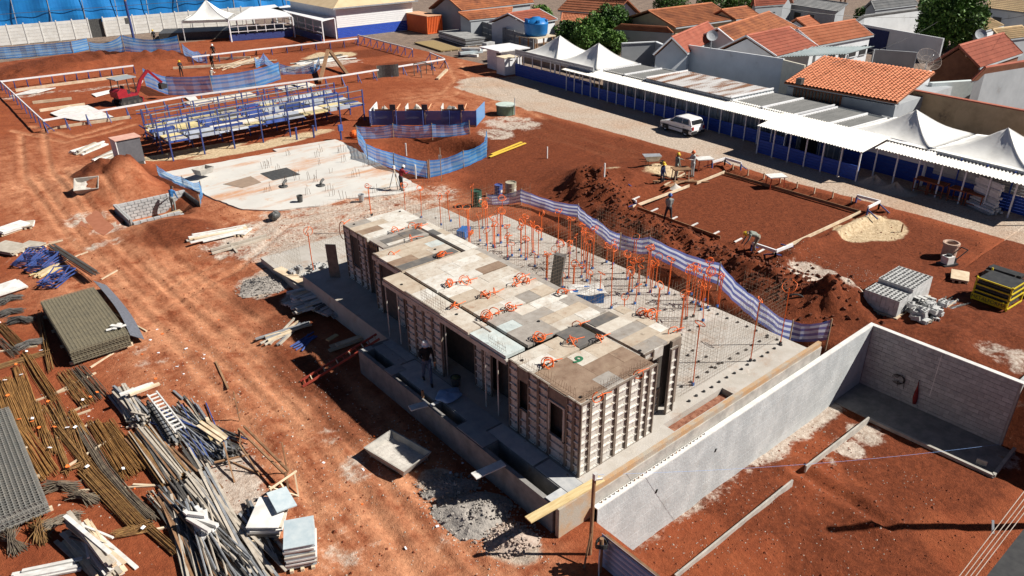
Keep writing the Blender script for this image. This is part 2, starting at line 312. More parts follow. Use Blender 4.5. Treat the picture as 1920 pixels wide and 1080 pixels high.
def ground_mat():
    m = bpy.data.materials.new('red_soil'); m.use_nodes = True; n = m.node_tree.nodes; l = m.node_tree.links; b = n['Principled BSDF']
    b.inputs['Roughness'].default_value = .95; b.inputs['Specular IOR Level'].default_value = .12
    tc = n.new('ShaderNodeTexCoord')
    def nz(s, d=6, r=.65, sc=None):
        t = n.new('ShaderNodeTexNoise'); t.inputs['Scale'].default_value = s; t.inputs['Detail'].default_value = d; t.inputs['Roughness'].default_value = r
        v = tc.outputs['Object']
        if sc: mp = n.new('ShaderNodeMapping'); mp.inputs['Scale'].default_value = sc; mp.inputs['Rotation'].default_value = (0,0,R(3)); l.new(v, mp.inputs[0]); v = mp.outputs[0]
        l.new(v, t.inputs['Vector']); return t.outputs['Fac']
    def math_(op, a, b_=None, c=None, clamp=False):
        k = n.new('ShaderNodeMath'); k.operation = op; k.use_clamp = clamp
        for i, v in enumerate((a, b_, c)):
            if v is None: continue
            if isinstance(v, (int, float)): k.inputs[i].default_value = v
            else: l.new(v, k.inputs[i])
        return k.outputs[0]
    def at(name): a = n.new('ShaderNodeAttribute'); a.attribute_name = name; return a.outputs['Fac']
    def mask(name, nn, lo=.42, hi=.62, k=.75):
        s = math_('MULTIPLY_ADD', math_('SUBTRACT', nn, .5), k, at(name)); r_ = n.new('ShaderNodeMapRange'); r_.interpolation_type = 'SMOOTHSTEP'
        r_.inputs[1].default_value = lo; r_.inputs[2].default_value = hi; l.new(s, r_.inputs[0])
        return math_('MULTIPLY', r_.outputs[0], math_('GREATER_THAN', at(name), .02))
    def mix(f, a, b_):
        k = n.new('ShaderNodeMix'); k.data_type = 'RGBA'
        if isinstance(f, (int, float)): k.inputs[0].default_value = f
        else: l.new(f, k.inputs[0])
        for i, v in ((6, a), (7, b_)):
            if isinstance(v, tuple): k.inputs[i].default_value = (*v, 1)
            else: l.new(v, k.inputs[i])
        return k.outputs[2]
    def ramp(f, a, b_):
        r_ = n.new('ShaderNodeMapRange'); r_.inputs[1].default_value = a; r_.inputs[2].default_value = b_; l.new(f, r_.inputs[0]); return r_.outputs[0]
    big, mid, fin = nz(.18, 4), nz(.9, 8, .7), nz(5, 8, .75)
    tiny = nz(22, 4, .7); track = nz(.6, 8, .72, (1.5, .26, 1)); trk2 = nz(.5, 7, .7, (1.0, .2, 1))
    base = mix(ramp(mid, .3, .7), (.22,.052,.021), (.38,.112,.046))
    base = mix(math_('MULTIPLY', ramp(big, .35, .65), .5), base, (.25,.065,.028))
    of = math_('MULTIPLY', at('orange'), ramp(math_('ADD', math_('MULTIPLY', track, .5), math_('MULTIPLY', mid, .5)), .40, .58), clamp=True)
    base = mix(of, base, (.66,.305,.165))
    base = mix(math_('MULTIPLY', ramp(trk2, .55, .68), math_('MULTIPLY', at('orange'), .55)), base, (.24,.07,.03))
    base = mix(math_('MULTIPLY', math_('MULTIPLY', at('track'), ramp(mid, .3, .6)), .55), base, (.62,.31,.17))
    base = mix(math_('MULTIPLY', mask('dark', mid, .22, .62, .65), .92), base, mix(ramp(fin, .35, .7), (.105,.026,.011), (.225,.060,.025)))
    base = mix(math_('MULTIPLY', mask('dust', math_('ADD', math_('MULTIPLY', mid, .72), math_('MULTIPLY', fin, .28)), .38, .66, 1.7), .88), base, mix(ramp(fin, .3, .7), (.52,.42,.33), (.64,.59,.52)))
    base = mix(mask('sand', mid, .38, .6), base, mix(ramp(fin, .3, .7), (.52,.38,.22), (.68,.55,.37)))
    gr = mix(ramp(nz(9, 6, .8), .35, .65), (.34,.265,.20), (.70,.60,.50))
    gr = mix(ramp(big, .45, .7), gr, mix(.55, gr, (.46,.27,.16)))
    base = mix(mask('gravel', mid, .38, .6), base, gr)
    base = mix(mask('far', mid, .4, .6, .3), base, mix(ramp(mid, .35, .65), (.16,.13,.11), (.30,.23,.18)))
    base = mix(math_('MULTIPLY', ramp(tiny, .64, .74), .16), base, (.55,.36,.25))
    base = mix(math_('MULTIPLY', ramp(fin, .60, .36), .38), base, (.085,.024,.012))
    l.new(base, b.inputs['Base Color'])
    h = math_('ADD', math_('MULTIPLY', fin, .6), math_('ADD', math_('MULTIPLY', tiny, .3), math_('MULTIPLY', mid, .7)))
    bp = n.new('ShaderNodeBump'); bp.inputs['Strength'].default_value = .9; bp.inputs['Distance'].default_value = .12; l.new(h, bp.inputs['Height']); l.new(bp.outputs[0], b.inputs['Normal'])
    return m
me.materials.append(ground_mat())
_gx, _gy = np.array(GX), np.array(GY)
def gz(x, y):                             # height of the finished ground sheet
    i = min(max(int(np.searchsorted(_gx, x))-1, 0), nx-2); j = min(max(int(np.searchsorted(_gy, y))-1, 0), ny-2)
    u = min(max((x-_gx[i])/(_gx[i+1]-_gx[i]), 0), 1); v = min(max((y-_gy[j])/(_gy[j+1]-_gy[j]), 0), 1)
    return float((gzz[i,j]*(1-u)+gzz[i+1,j]*u)*(1-v)+(gzz[i,j+1]*(1-u)+gzz[i+1,j+1]*u)*v)
ground = bpy.data.objects.new('ground', me); COL.objects.link(ground); tag(ground, 'red soil of the building site with ruts, dust and spoil', kind='structure')
# ---------------------------------------------------------------- foundation slab, block walls, lower plot
S0, S1 = 1.10, 3.82
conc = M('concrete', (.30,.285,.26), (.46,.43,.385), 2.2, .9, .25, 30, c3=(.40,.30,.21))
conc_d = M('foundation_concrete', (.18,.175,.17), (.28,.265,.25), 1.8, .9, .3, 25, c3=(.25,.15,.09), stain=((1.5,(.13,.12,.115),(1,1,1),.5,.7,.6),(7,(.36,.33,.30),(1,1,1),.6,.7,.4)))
conc_o = M('stained_beam', (.38,.34,.28), (.44,.27,.14), 1.3, .9, .3, 30, contrast=(.40,.60))
slab_m = M('slab_top', (.40,.365,.32), (.47,.44,.40), 1.3, .85, .25, 25, c3=(.36,.27,.20), contrast=(.36,.6), detail=8, stain=((.9,(.32,.20,.13),(1,1,1),.55,.70,.6),(4,(.60,.55,.48),(1,1,1),.58,.72,.6)))
dry = M('dry_soil', (.16,.055,.03), (.34,.16,.10), 5, .95, .8, 30)
def cells(mb, xs, ys, holes, z0, z1):
    xs = sorted(set(xs+[h[i] for h in holes for i in (0,1)])); ys = sorted(set(ys+[h[i] for h in holes for i in (2,3)]))
    full = lambda i,j: 0 <= i < len(xs)-1 and 0 <= j < len(ys)-1 and not any(h[0] <= (xs[i]+xs[i+1])/2 <= h[1] and h[2] <= (ys[j]+ys[j+1])/2 <= h[3] for h in holes)
    for i in range(len(xs)-1):
        for j in range(len(ys)-1):
            if not full(i,j): continue
            a,b,c,d = xs[i],xs[i+1],ys[j],ys[j+1]
            mb.add([(a,c,z1),(b,c,z1),(b,d,z1),(a,d,z1)], [(0,1,2,3)])
            for (di,dj,p,q_) in ((-1,0,(a,d),(a,c)),(1,0,(b,c),(b,d)),(0,-1,(a,c),(b,c)),(0,1,(b,d),(a,d))):
                if not full(i+di,j+dj): mb.add([(*p,z0),(*q_,z0),(*q_,z1),(*p,z1)], [(0,1,2,3)])
    return mb
fs = thing('house_foundation', 'long grey concrete foundation carrying the metal formwork house', 'foundation', (18,20,0))
ring_holes = [(11.78,12.16,21.85,23.4),(11.76,11.94,18.75,21.2),(11.78,12.12,17.2,18.6),(11.78,12.3,12.6,15.6)]
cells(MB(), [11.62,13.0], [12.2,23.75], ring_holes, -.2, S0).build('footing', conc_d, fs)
cells(MB(), [13.0,25.4], [12.0,31.6], [(17.15,20.5,12.12,12.62)], -.9, S0-.004).build('floor_slab', slab_m, fs)
MB().box(11.62,26.2, 11.92,12.075, -1.2, S0+.02).build('edge_beam', conc_o, fs)
MB().box(13.02,26.2, 11.875,11.918, .4, S0-.18).build('beam_face', conc, fs)
MB().box(17.2,20.45,12.16,12.58,.5,S0-.22).build('soil_fill', dry, fs)
MB().box(11.66,12.95,12.25,23.7,-.1,.12).build('trench_floor', M('dark_trench',(.05,.045,.04),(.09,.08,.07)), fs)  # one dark colour for the floor under the footing openings
# far part of the slab, lower, beside the block piles
MB().box(12.9,24.6,31.62,36.6,-.2,.34).build('floor_slab', slab_m, fs)
# cover boards on the footing
ply = M('grey_form_board', (.34,.35,.36), (.46,.46,.45), 3, .7, .1, c3=(.30,.22,.15), var=.25)
for k,(x0,x1,y0,y1,dz) in enumerate(((12.18,12.62,21.7,23.5,.0),(12.64,13.05,21.7,23.55,.01),(11.66,12.16,23.42,23.7,.0),(11.98,12.95,18.9,21.62,.0),(11.64,12.3,21.25,21.8,.02),(11.66,12.1,18.62,18.76,.02),(12.16,12.98,16.3,18.8,.0),(12.32,12.98,13.9,16.2,.012),(12.34,12.96,12.3,13.8,.0),(11.66,12.3,15.64,17.1,.016),(11.66,12.3,12.24,12.58,.02))):
    o = MB().box(x0,x1,y0,y1,S0+.004+dz,S0+.028+dz).build('cover_board', ply)
    tag(o, 'grey form board on the footing, %s'%('first wide one','second wide one','small piece at the very corner','long one behind the person','small piece next to the narrow slot','thin strip beside the narrow slot','one under the blue plastic sheet','one in front of the shaded windows','sunlit one near the thick plank','one beside the long shaded trench','small strip under the thick plank')[k], 'board', 'boards covering the footing')
wood_y = M('yellow_plank', (.62,.50,.27), (.50,.36,.17), 2, .75, .1, 30, stretch=(1,8,8), var=.12)
wood_p = M('pale_timber', (.66,.55,.40), (.50,.38,.25), 2, .8, .1, 30, var=.18)
wood_b = M('brown_timber', (.30,.17,.09), (.18,.10,.055), 3, .8, .1, 30, var=.2)
wht_b = M('white_board', (.74,.73,.70), (.55,.53,.50), 2.5, .7, .05, var=.1)
a, b = P(990,975,1.16), P(1128,897,1.16)
tag(MB().bar(a, b, .30, .045).build('wooden_plank', wood_y), 'thick yellow plank overhanging the near corner of the foundation', 'plank')
for p_, q_, lab in (((768,766),(800,757),'small white board overhanging the footing below the blue sheet'), ((888,893),(944,868),'small white board overhanging the footing near the thick plank')):
    tag(MB().bar(P(*p_,1.15), P(*q_,1.15), .32, .04).build('short_board', wht_b), lab, 'board')
# ---- block walls of the lower plot
blk = M('concrete_block', (.33,.335,.34), (.46,.46,.455), 4, .95, .35, 40, var=.10)
coat = M('cement_slurry', (.38,.40,.405), (.50,.52,.52), 1.1, .95, .5, 14, c3=(.36,.345,.32), stretch=(1,1,.6), contrast=(.42,.66), stain=((1.2,(.30,.29,.27),(1,1,1),.56,.72,.5),(9,(.62,.63,.62),(1,1,1),.55,.68,.4)))
mort = M('mortar', (.36,.35,.33), (.27,.26,.25), 6, .95)
WT = .5
lw = thing('long_block_wall', 'long sunlit concrete block wall below the house foundation', 'block wall', (21,11.75,LOT_Z))
mb = MB(); nz_ = 15; hz = (WT-.04-LOT_Z)/nz_
def lw_y(x, z): return 11.66-.012*float(fbm(np.array([x*1.0]), np.array([z*1.0+50]), .5, 61)[0])
xs_ = np.arange(13.0, 30.21, .2)
for c in range(nz_):                       # courses: slightly uneven slurry-coated faces with a raked joint
    z0 = LOT_Z-.1 if c == 0 else LOT_Z+c*hz; z1 = LOT_Z+(c+1)*hz-.005; off = random.uniform(-.003,.003)
    mb.solid(lambda a,b_: (13.0+a*17.2, lw_y(13.0+a*17.2, z0+(z1-z0)*b_)+off, z0+(z1-z0)*b_), 86, 1, (0,.14,0))
mb.build('block_course', coat, lw); MB().box(13.0,30.2,11.68,11.85,LOT_Z-.1,WT-.045).build('mortar_core', mort, lw)
MB().box(13.0,30.42,11.655,11.853,WT-.04,WT).build('coping', M('coping_cement',(.70,.69,.66),(.56,.55,.53),3,.9,.2), lw)
for x in np.arange(13.3, 18.6, .19): MB().cbox((x,11.78,WT+.02),(.03,.03,.09)).build('starter_bar', wood_b if random.random()<.4 else conc_d, lw)
for px,py in ((1338,840),(1230,918)): p = P(px,py,-.6); MB().cbox((P(px,py,-.4).x,11.648,-.45),(.10,.02,.14),ry=.4).build('weep_hole', M('void',(.012,.012,.012),(.012,.012,.012)), lw)
bw = thing('rear_block_wall', 'shaded block wall closing the lower plot, with a red bag hung on it', 'block wall', (30.3,9,LOT_Z))
BX0, BX1, BY0, BY1 = 30.2, 30.39, 5.75, 11.64
mb = MB().box(0,.388,0,.17,0,hz-.012); bm_ = mb.mesh('block', blk); mb = MB().box(0,.19,0,.17,0,hz-.012); bm_h = mb.mesh('half_block', blk)
MB().box(BX0+.02,BX1-.01,BY0,BY1,LOT_Z-.1,WT-.05).build('mortar_core', mort, bw)
for c in range(nz_):
    y = BY1; first = True
    while y > BY0+.15:
        h = (c % 2 == 0 and first) or y-BY0 < .36; w_ = .19 if h else .388; first = False
        inst('block', bm_h if h else bm_, bw, (BX0-30.3+random.uniform(-.006,.006), y-9, c*hz), (0,0,-math.pi/2)); y -= w_+.012
MB().box(BX0-.01,BX1+.02,BY0-.02,BY1+.0,WT-.04,WT+.004).build('coping', MATS['coping_cement'], bw)
MB().box(BX0-.012,BX0-.004,8.72,8.745,LOT_Z+.9,WT-.1).build('joint_strip', wht_b, bw)
rw = MB().box(30.42,36,5.75,5.94,LOT_Z-.1,WT).build('return_wall', blk); tag(rw, 'short block wall returning from the shaded wall at the picture edge', 'block wall')
# lower plot floor and kerbs
fl = MB().box(27.95,30.19,5.2,11.65,LOT_Z-.2,LOT_Z+.06).build('concrete_floor', conc_d); tag(fl, kind='structure')
for p_, q_, lab in (((1630,787),(1862,893),'grey kerb along the front of the sunken concrete floor'),((1862,893),(1925,812),'grey kerb at the right end of the sunken concrete floor')):
    tag(MB().bar(P(*p_,LOT_Z+.06), P(*q_,LOT_Z+.06), .12, .16).build('floor_kerb', conc), lab, 'kerb')
for p_, q_, lab in (((1510,880),(1628,788),'pale straight kerb running up to the sunken concrete floor'),((1265,1085),(1485,906),'pale straight kerb below the long sunlit block wall'),((1830,865),(1850,872),'short loose grey kerb piece on the sunken floor')):
    tag(MB().bar(P(*p_,LOT_Z+.12), P(*q_,LOT_Z+.12), .07, .34).build('kerb_board', conc), lab, 'kerb')
# bag and coil hung on the shaded wall
def on_bw(px, py): d = _r*((px-960)/FPX)-_u*((py-540)/FPX)+_f; t = (BX0-.06)/d.x; return Vector((BX0-.06, d.y*t, CAM_H+d.z*t))
a, b = on_bw(1723,715), on_bw(1714,755)
bag = thing('hanging_bag', 'red cloth bag hanging on the shaded block wall', 'bag', tuple(b))
mb = MB(); mb.tube([a, a.lerp(b,.25), a.lerp(b,.5), a.lerp(b,.8), b+Vector((0,0,-.02))], .03, 8); 
for i, r_ in enumerate((.35,.9,2.6,3.6,2.2)):
    for k in range(8): v = Vector(mb.v[i*8+k]); c = [a,a.lerp(b,.25),a.lerp(b,.5),a.lerp(b,.8),b][i]; mb.v[i*8+k] = tuple(c+(v-c)*r_)
mb.build('bag_body', M('red_cloth',(.26,.03,.03),(.16,.02,.02),6), bag, smooth=True)
MB().bar(a+Vector((.05,0,.02)), a+Vector((-.02,0,.02)), .02).build('hook', conc_d, bag)
a = on_bw(1690,712); hw = thing('hose_coil', 'dark wire coil hung on the shaded block wall', 'wire coil', tuple(a))
mb = MB()
for k in range(5): mb.tube([(a.x-.02*k, a.y+(.17+.02*k)*math.cos(t)+.03*k, a.z+(.17)*math.sin(t)*(1+.1*k)) for t in np.linspace(0,5.6,14)], .012, 4)
for k in (-.15,.12): mb.tube([a+Vector((0,k,-.1)), a+Vector((0,k-.02,-.4))], .012, 4)
mb.build('wire', M('dark_steel',(.035,.033,.03),(.06,.05,.045),rough=.6), hw); MB().bar(a+Vector((.06,0,.2)),a+Vector((-.06,0,.2)),.02).build('nail', conc_d, hw)

# ---------------------------------------------------------------- formwork house
alu = M('form_panel', (.58,.555,.51), (.47,.43,.375), 3.5, .55, .12, 25, c3=(.30,.20,.13), var=.12, metal=.1, contrast=(.42,.66), stain=((1.6,(.26,.18,.12),(1,1,1),.52,.70,.6),(7,(.20,.15,.11),(1,1,1),.60,.70,.7)))
alu_r = M('form_rib', (.62,.595,.55), (.50,.46,.40), 5, .5, .1, 30, c3=(.38,.25,.16), var=.16, metal=.1, contrast=(.45,.66), stain=((1.6,(.26,.18,.12),(1,1,1),.52,.70,.7),(7,(.20,.15,.11),(1,1,1),.60,.70,.7)))
alu_d = M('form_edge', (.16,.13,.105), (.25,.20,.16), 5, .6, .1)
fh = thing('formwork_house', 'house of metal formwork panels with a patchwork flat deck', 'formwork', (15,20,S0))
PM = {}
def panel(x, y, z0, z1, w, face):          # face: '-y' or '-x' outward
    h = z1-z0; key = (round(w,2), round(h,2))
    if key not in PM:
        a = MB().box(.012,w-.012,.055,.075,0,h); a.k = 1
        a.box(.004,.05,-.012,.055,0,h).box(w-.05,w-.004,-.012,.055,0,h).box(.045,w-.045,.0,.055,0,.04).box(.045,w-.045,.0,.055,h-.05,h)
        a.k = 2
        for k in range(int(h/.3)):
            a.box(w-.075,w-.05,.01,.055,.10+k*.3,.24+k*.3)  # dark block stands for the shadow notch the flange casts in each cell
            if w > .4: a.bar((w*.7,.03,.12+k*.3),(w*.78,-.07,.10+k*.3),.015)
        r_ = MB().extr([(0,0),(-.058,.0),(-.058,.038),(0,.045)], (.05,.055,0), (w-.155,0,0), (0,1,0))
        PM[key] = (a.mesh('wall_panel', [alu, alu_d, alu_d]), r_.mesh('rib', alu_r))
    pm, rm = PM[key]; rz = 0 if face == '-y' else -math.pi/2
    p = inst('wall_panel', pm, fh, (x-15, y-20, z0-S0), (0,0,rz))
    for k in range(int(h/.3)): inst('rib', rm, p, (0, 0, .03+k*.3))
    return p
# sunlit end wall
x = 13.06
for w in (.42,.58,.58,.58,.58,.36,.36): panel(x, 12.58, S0, S1+.03, w, '-y'); x += w
# set-back second bay with its window
panel(16.62, 13.22, S0, S0+1.0, .48, '-y'); panel(17.10, 13.22, S0, S0+1.0, .48, '-y'); panel(17.62, 12.92, S0, S1-.05, .40, '-y')
panel(16.6, 13.22, S0+2.45, S1+.02, .5, '-y')
MB().box(17.1,17.6,13.25,13.35,S0+2.3,S1-.02).build('lintel', alu, fh)
MB().box(18.02,18.5,13.2,13.3,S0,S1-.03).build('end_board', alu_d, fh)
# shaded long side: panels run in -y from (x, ystart)
def side(x, y1, ws, z0=S0, z1=S1+.02):
    for w in ws: panel(x, y1, z0, z1, w, '-x'); y1 -= w
side(13.06, 13.22, (.32,.3)); side(13.06, 13.98, (.76,), S0, S0+.95)
side(13.06, 15.0, (.5,.5)); side(13.06, 15.42, (.40,), S0, S0+1.1); side(13.06, 15.96, (.5,))
side(13.12, 22.3, (.6,.6,.6,.6)); side(13.7, 18.7, (.5,.5)); side(14.62, 29.9, (.6,)); side(14.62,28.6,(.5,.36)); side(14.62, 29.3, (.7,), S0, S0+.9); side(14.02, 26.2, (.5,)); side(14.02, 24.5, (.6,))
for (x,y) in ((13.15,23.8),(13.2,23.0),(13.3,19.9),(14.02,18.9),(13.2,17.4),(13.2,16.7),(13.9,21.0),(13.9,17.6)):
    MB().tube([(x,y,S0),(x,y,S1-.12)], .028, 8).build('prop', alu, fh)
# interior walls behind the openings, darkened to stand for the unlit inside
inn = M('inner_form_shade', (.09,.08,.07), (.06,.055,.05), 4, .7)
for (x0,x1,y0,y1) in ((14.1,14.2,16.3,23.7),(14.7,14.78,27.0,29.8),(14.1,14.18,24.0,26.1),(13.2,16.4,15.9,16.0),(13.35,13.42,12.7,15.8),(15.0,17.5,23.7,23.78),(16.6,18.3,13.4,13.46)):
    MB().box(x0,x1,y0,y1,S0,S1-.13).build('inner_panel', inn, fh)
MB().box(17.85,17.95,16.3,29.8,S0,S1-.1).build('inner_panel', alu, fh)
mb = MB()                                   # mesh seen in the set-back window
for z in np.arange(S0+1.0,S0+2.4,.1): mb.box(16.65,17.6,13.36,13.368,z,z+.008)
for x in np.arange(16.65,17.6,.1): mb.box(x,x+.008,13.37,13.378,S0+1,S0+2.4)
mb.build('window_mesh', M('rusty_wire',(.16,.075,.035),(.10,.05,.03),8,.8), fh)
# window frames on the shaded side
MB().box(13.0,13.05,13.24,13.30,S0+.95,S1-.5).box(13.0,13.05,13.90,13.96,S0+.95,S1-.5).box(13.0,13.05,13.24,13.96,S1-.5,S1-.44).box(13.0,13.05,13.24,13.96,S0+.95,S0+1.0).build('window_frame', alu, fh)
for (x,y0,y1) in ((13.06,13.22,13.98),(13.06,15.0,15.46)): MB().box(x,x+.07,y0,y1,S1-.5,S1-.02).build('lintel', alu_d, fh)
# deck edge beams
MB().box(13.08,13.2,16.1,23.9,S1-.30,S1-.12).build('eave_beam', alu, fh); MB().box(14.0,14.08,23.85,26.25,S1-.28,S1-.1).build('eave_beam', alu, fh)
MB().box(14.63,14.72,27.7,29.92,S1-.28,S1-.1).build('eave_beam', alu, fh)
deckmats = [M('deck_%d'%i, c, d, 3.2, .75, .2, 25, c3=e, var=.05, detail=8, contrast=(.36,.62), stain=((.9,(.34,.25,.17),(1,1,1),.50,.72,.6),(6,(.16,.12,.09),(1,1,1),.58,.72,.7))) for i,(c,d,e) in enumerate((
    ((.66,.64,.59),(.55,.51,.45),(.46,.36,.27)), ((.58,.54,.47),(.48,.42,.35),(.40,.28,.19)), ((.50,.43,.34),(.42,.34,.26),(.34,.22,.15)),
    ((.36,.33,.295),(.28,.25,.22),(.24,.19,.145)), ((.11,.105,.10),(.15,.14,.13),(.21,.18,.15)), ((.29,.205,.145),(.22,.145,.10),(.15,.09,.06)), ((.55,.60,.58),(.42,.47,.46),(.62,.60,.56))))]
def deck(x0,x1,y0,y1,wt,rows=None,z=S1,along='x'):
    # courses of panels of uneven length
    L = (y1-y0) if along == 'x' else (x1-x0); n = rows or max(1, round(L/.62)); cut = np.linspace(0,L,n+1)
    for i in range(n):
        E_ = (x1-x0) if along == 'x' else (y1-y0); p = 0.0
        ln = [];
        while p < E_-.05:
            w = random.choice((.75,1.2,1.2,1.5,1.8)); w = E_-p if E_-p-w < .35 else w; ln.append((p,p+w)); p += w
        for (a_,b_) in ln:
            m = random.choices(deckmats, wt)[0]; t = random.uniform(-.006,.006)
            q_ = (x0+a_,x0+b_,y0+cut[i],y0+cut[i+1]) if along == 'x' else (x0+cut[i],x0+cut[i+1],y0+a_,y0+b_)
            MB().box(q_[0]+.004,q_[1]-.004,q_[2]+.004,q_[3]-.004,z-.11,z+t).build('deck_panel', m, fh)
pale = (9,6,2.5,1.2,.05,.15,.5); tan_ = (3,4,4,2,.5,2.5,.1); brown = (.0,1.5,3.5,2.5,.5,5,.05)
deck(14.64,17.84,27.72,29.92,(9,4,2,1,0,.6,.3))
MB().box(14.7,17.1,26.45,27.62,S1-.11,S1-.03).build('deck_panel', deckmats[3], fh)
MB().box(15.0,16.0,26.75,27.25,S1-.03,S1-.02).build('deck_panel', deckmats[4], fh); MB().box(16.02,16.95,26.7,27.4,S1-.03,S1-.018).build('deck_panel', deckmats[4], fh); MB().box(15.0,16.2,26.5,26.72,S1-.03,S1-.01).build('deck_panel', deckmats[0], fh)
deck(14.02,16.98,23.86,26.2,(.6,2.5,3.5,4.5,1.2,2.5,.2)); MB().box(14.05,16.9,23.9,24.4,S1+.008,S1+.02).build('deck_panel', deckmats[4], fh)
deck(17.2,17.86,23.8,27.5,(8,3,1,1,0,.5,.4),2,along='y'); MB().box(17.22,17.5,26.0,26.7,S1+.008,S1+.016).build('deck_panel', deckmats[4], fh)
for (y0,y1) in ((16.2,18.46),(18.54,19.95),(20.05,21.45),(21.53,23.8)): deck(14.12,17.62,y0,y1,pale)
deck(13.1,13.95,18.2,23.85,(9,3,1,1,0,.2,.3),1,along='y'); deck(13.12,13.95,16.16,18.14,(5,1,0,2,0,0,7),1,along='y')
deck(13.1,15.3,14.92,15.98,(.5,4,4,2,.4,2.5,0)); deck(13.1,16.48,12.66,14.82,brown)
MB().box(15.34,16.36,15.0,16.16,S1-.11,S1+.004).build('deck_panel', deckmats[4], fh)
deck(16.66,18.6,13.3,16.1,(3,4,3.5,3,.2,2.8,.3)); MB().box(16.72,17.9,15.55,16.05,S1+.008,S1+.016).build('deck_panel', deckmats[4], fh)
for px,py in ((664,420),(750,396),(753,533),(856,589),(967,518),(1010,602),(979,675),(1200,657),(1089,744),(816,467),(897,458)):
    p = P(px,py,S1+.02); MB().lathe([(0,.0),(.055,.0),(.055,-.02)], (p.x,p.y,S1+.026), 10).build('drain_hole', MATS['void'], fh)  # flat black discs stand for the dark inside of the holes
for (x0,x1,y0,y1) in ((13.98,14.09,16.2,23.85),(14.0,17.64,19.95,20.05),(16.5,16.64,12.7,16.1),(14.0,17.0,23.78,23.86)): MB().box(x0,x1,y0,y1,S1-.30,S1-.24).build('gap_shade', MATS['void'], fh)  # black strips put the shade of the open deck gaps into colour
MB().box(17.62,17.9,16.2,23.7,S1-.2,S1-.01).build('deck_edge', deckmats[3], fh); MB().box(17.0,17.2,23.9,27.4,S1-.3,S1-.25).build('gap_shade', MATS['void'], fh)  # the black strip here likewise stands for gap depth
# painted numeral on the deck
cu = bpy.data.curves.new('numeral','FONT'); cu.body = '9'; cu.size = .62; cu.extrude = .002; cu.offset = .012; cu.align_x = 'CENTER'; cu.align_y = 'CENTER'
to = bpy.data.objects.new('numeral', cu); COL.objects.link(to); dg = bpy.context.evaluated_depsgraph_get()
tm = bpy.data.meshes.new_from_object(to.evaluated_get(dg)); bpy.data.objects.remove(to); tm.materials.clear(); tm.materials.append(M('green_paint',(.02,.17,.08),(.03,.12,.06)))
p = P(1083,675,S1+.015); inst('painted_numeral', tm, fh, (p.x-15,p.y-20,S1+.015-S0), (0,0,R(-70)))
# leaning dark board at the far corner
a = P(623,505,.35); ob = MB().cbox((14.1,30.35,1.62),(.5,.06,2.5),rz=R(-45),rx=R(3)).build('leaning_board', alu_d); tag(ob,'tall dark form board standing at the far corner of the formwork house','board')
# ---------------------------------------------------------------- steel mesh, conduits and netting on the open slab
wire = MATS['rusty_wire']; wire_g = M('grey_wire', (.20,.15,.11), (.28,.20,.14), 8, .7)
def mesh_panel(p0, p1, z0, h, sp=.15, r=.0045, mat=None, label='', group='steel mesh standing on the slab'):
    p0 = Vector((*p0,z0)); p1 = Vector((*p1,z0)); L = (p1-p0).length; d = (p1-p0)/L; mb = MB(); n = int(L/sp)
    lean = Vector((random.uniform(-.03,.03),random.uniform(-.03,.03),0))
    for i in range(n+1):
        q = p0+d*(i*L/n); hh = h+random.uniform(-.06,.10); mb.bar(q, q+lean+Vector((random.uniform(-.04,.04),random.uniform(-.04,.04),hh)), r)
    for k in range(int(h/(sp*1.15))):
        if random.random() < .06: continue
        z = Vector((0,0,.08+k*sp*1.15)); mb.bar(p0+z+lean*(k*sp/h), p1+z+lean*(k*sp/h), r)
    o = mb.build('steel_mesh', mat or wire_g); return tag(o, label, 'steel mesh', group)
ML = [((18.6,30.8),(25.2,30.8)),((19.0,28.9),(25.4,28.9)),((18.4,26.4),(21.6,26.4)),((19.2,24.4),(25.2,24.4)),((19.6,22.0),(23.8,22.0)),((21.5,20.2),(25.2,20.2)),((18.9,18.5),(23.1,18.5)),((20,16.2),(23.7,16.2)),((18.9,13.25),(25.3,13.25)),
      ((18.4,17),(18.4,23)),((18.5,24),(18.5,30)),((21.5,13.5),(21.5,18.4)),((21.5,20.2),(21.5,26.3)),((25.15,13.3),(25.15,15.2)),((25.2,19.6),(25.2,23.8)),((23.6,22),(23.6,24.2)),((19.6,13.4),(19.6,16.2))]
for k,(a,b) in enumerate(ML):
    where = 'across the slab' if abs(a[1]-b[1]) < .01 else 'along the slab'
    n_ = k if k < 9 else k-9; NTH = ('first','second','third','fourth','fifth','sixth','seventh','eighth','ninth')
    mesh_panel(a, b, S0, 2.3+.25*(k%3), label='upright rusty steel mesh standing %s, %s %s'%(where,NTH[n_],'from the far end' if k < 9 else 'of those running lengthwise'))
for a,b,l in (((13.2,36.4),(18.4,36.4),'upright fine steel mesh at the far end of the lower slab'),((18.5,36.3),(24,36.3),'upright fine steel mesh beyond the far deck corner of the lower slab'),((13.2,32),(13.2,36),'upright fine steel mesh at the haul road edge of the lower slab'),((15.8,31.9),(15.8,36.2),'upright fine steel mesh in the middle of the lower slab'),((20.5,32),(20.5,36),'upright fine steel mesh beside the green barrel')):
    mesh_panel(a, b, .34, 2.2, .22, .0045, label=l)
for a,b,z,h,l in (((13.2,12.75),(16.4,12.75),S1,.32,'low steel mesh sticking out above the sunlit end of the deck'),((13.25,13.0),(13.25,15.7),S1,.25,'low steel mesh sticking out above the shaded window wall'),((13.25,19.7),(13.25,21.3),S1,.55,'low steel mesh sticking out above the shaded side of the deck'),((14.5,26.3),(14.5,27.6),2.6,1.25,'rusty steel mesh hanging in the notch of the deck'),((13.25,16.3),(13.25,17.2),S1,.3,'low steel mesh sticking out above the blue-grey deck strip')):
    mesh_panel(a, b, z, h, .11, .006, wire, l, None)
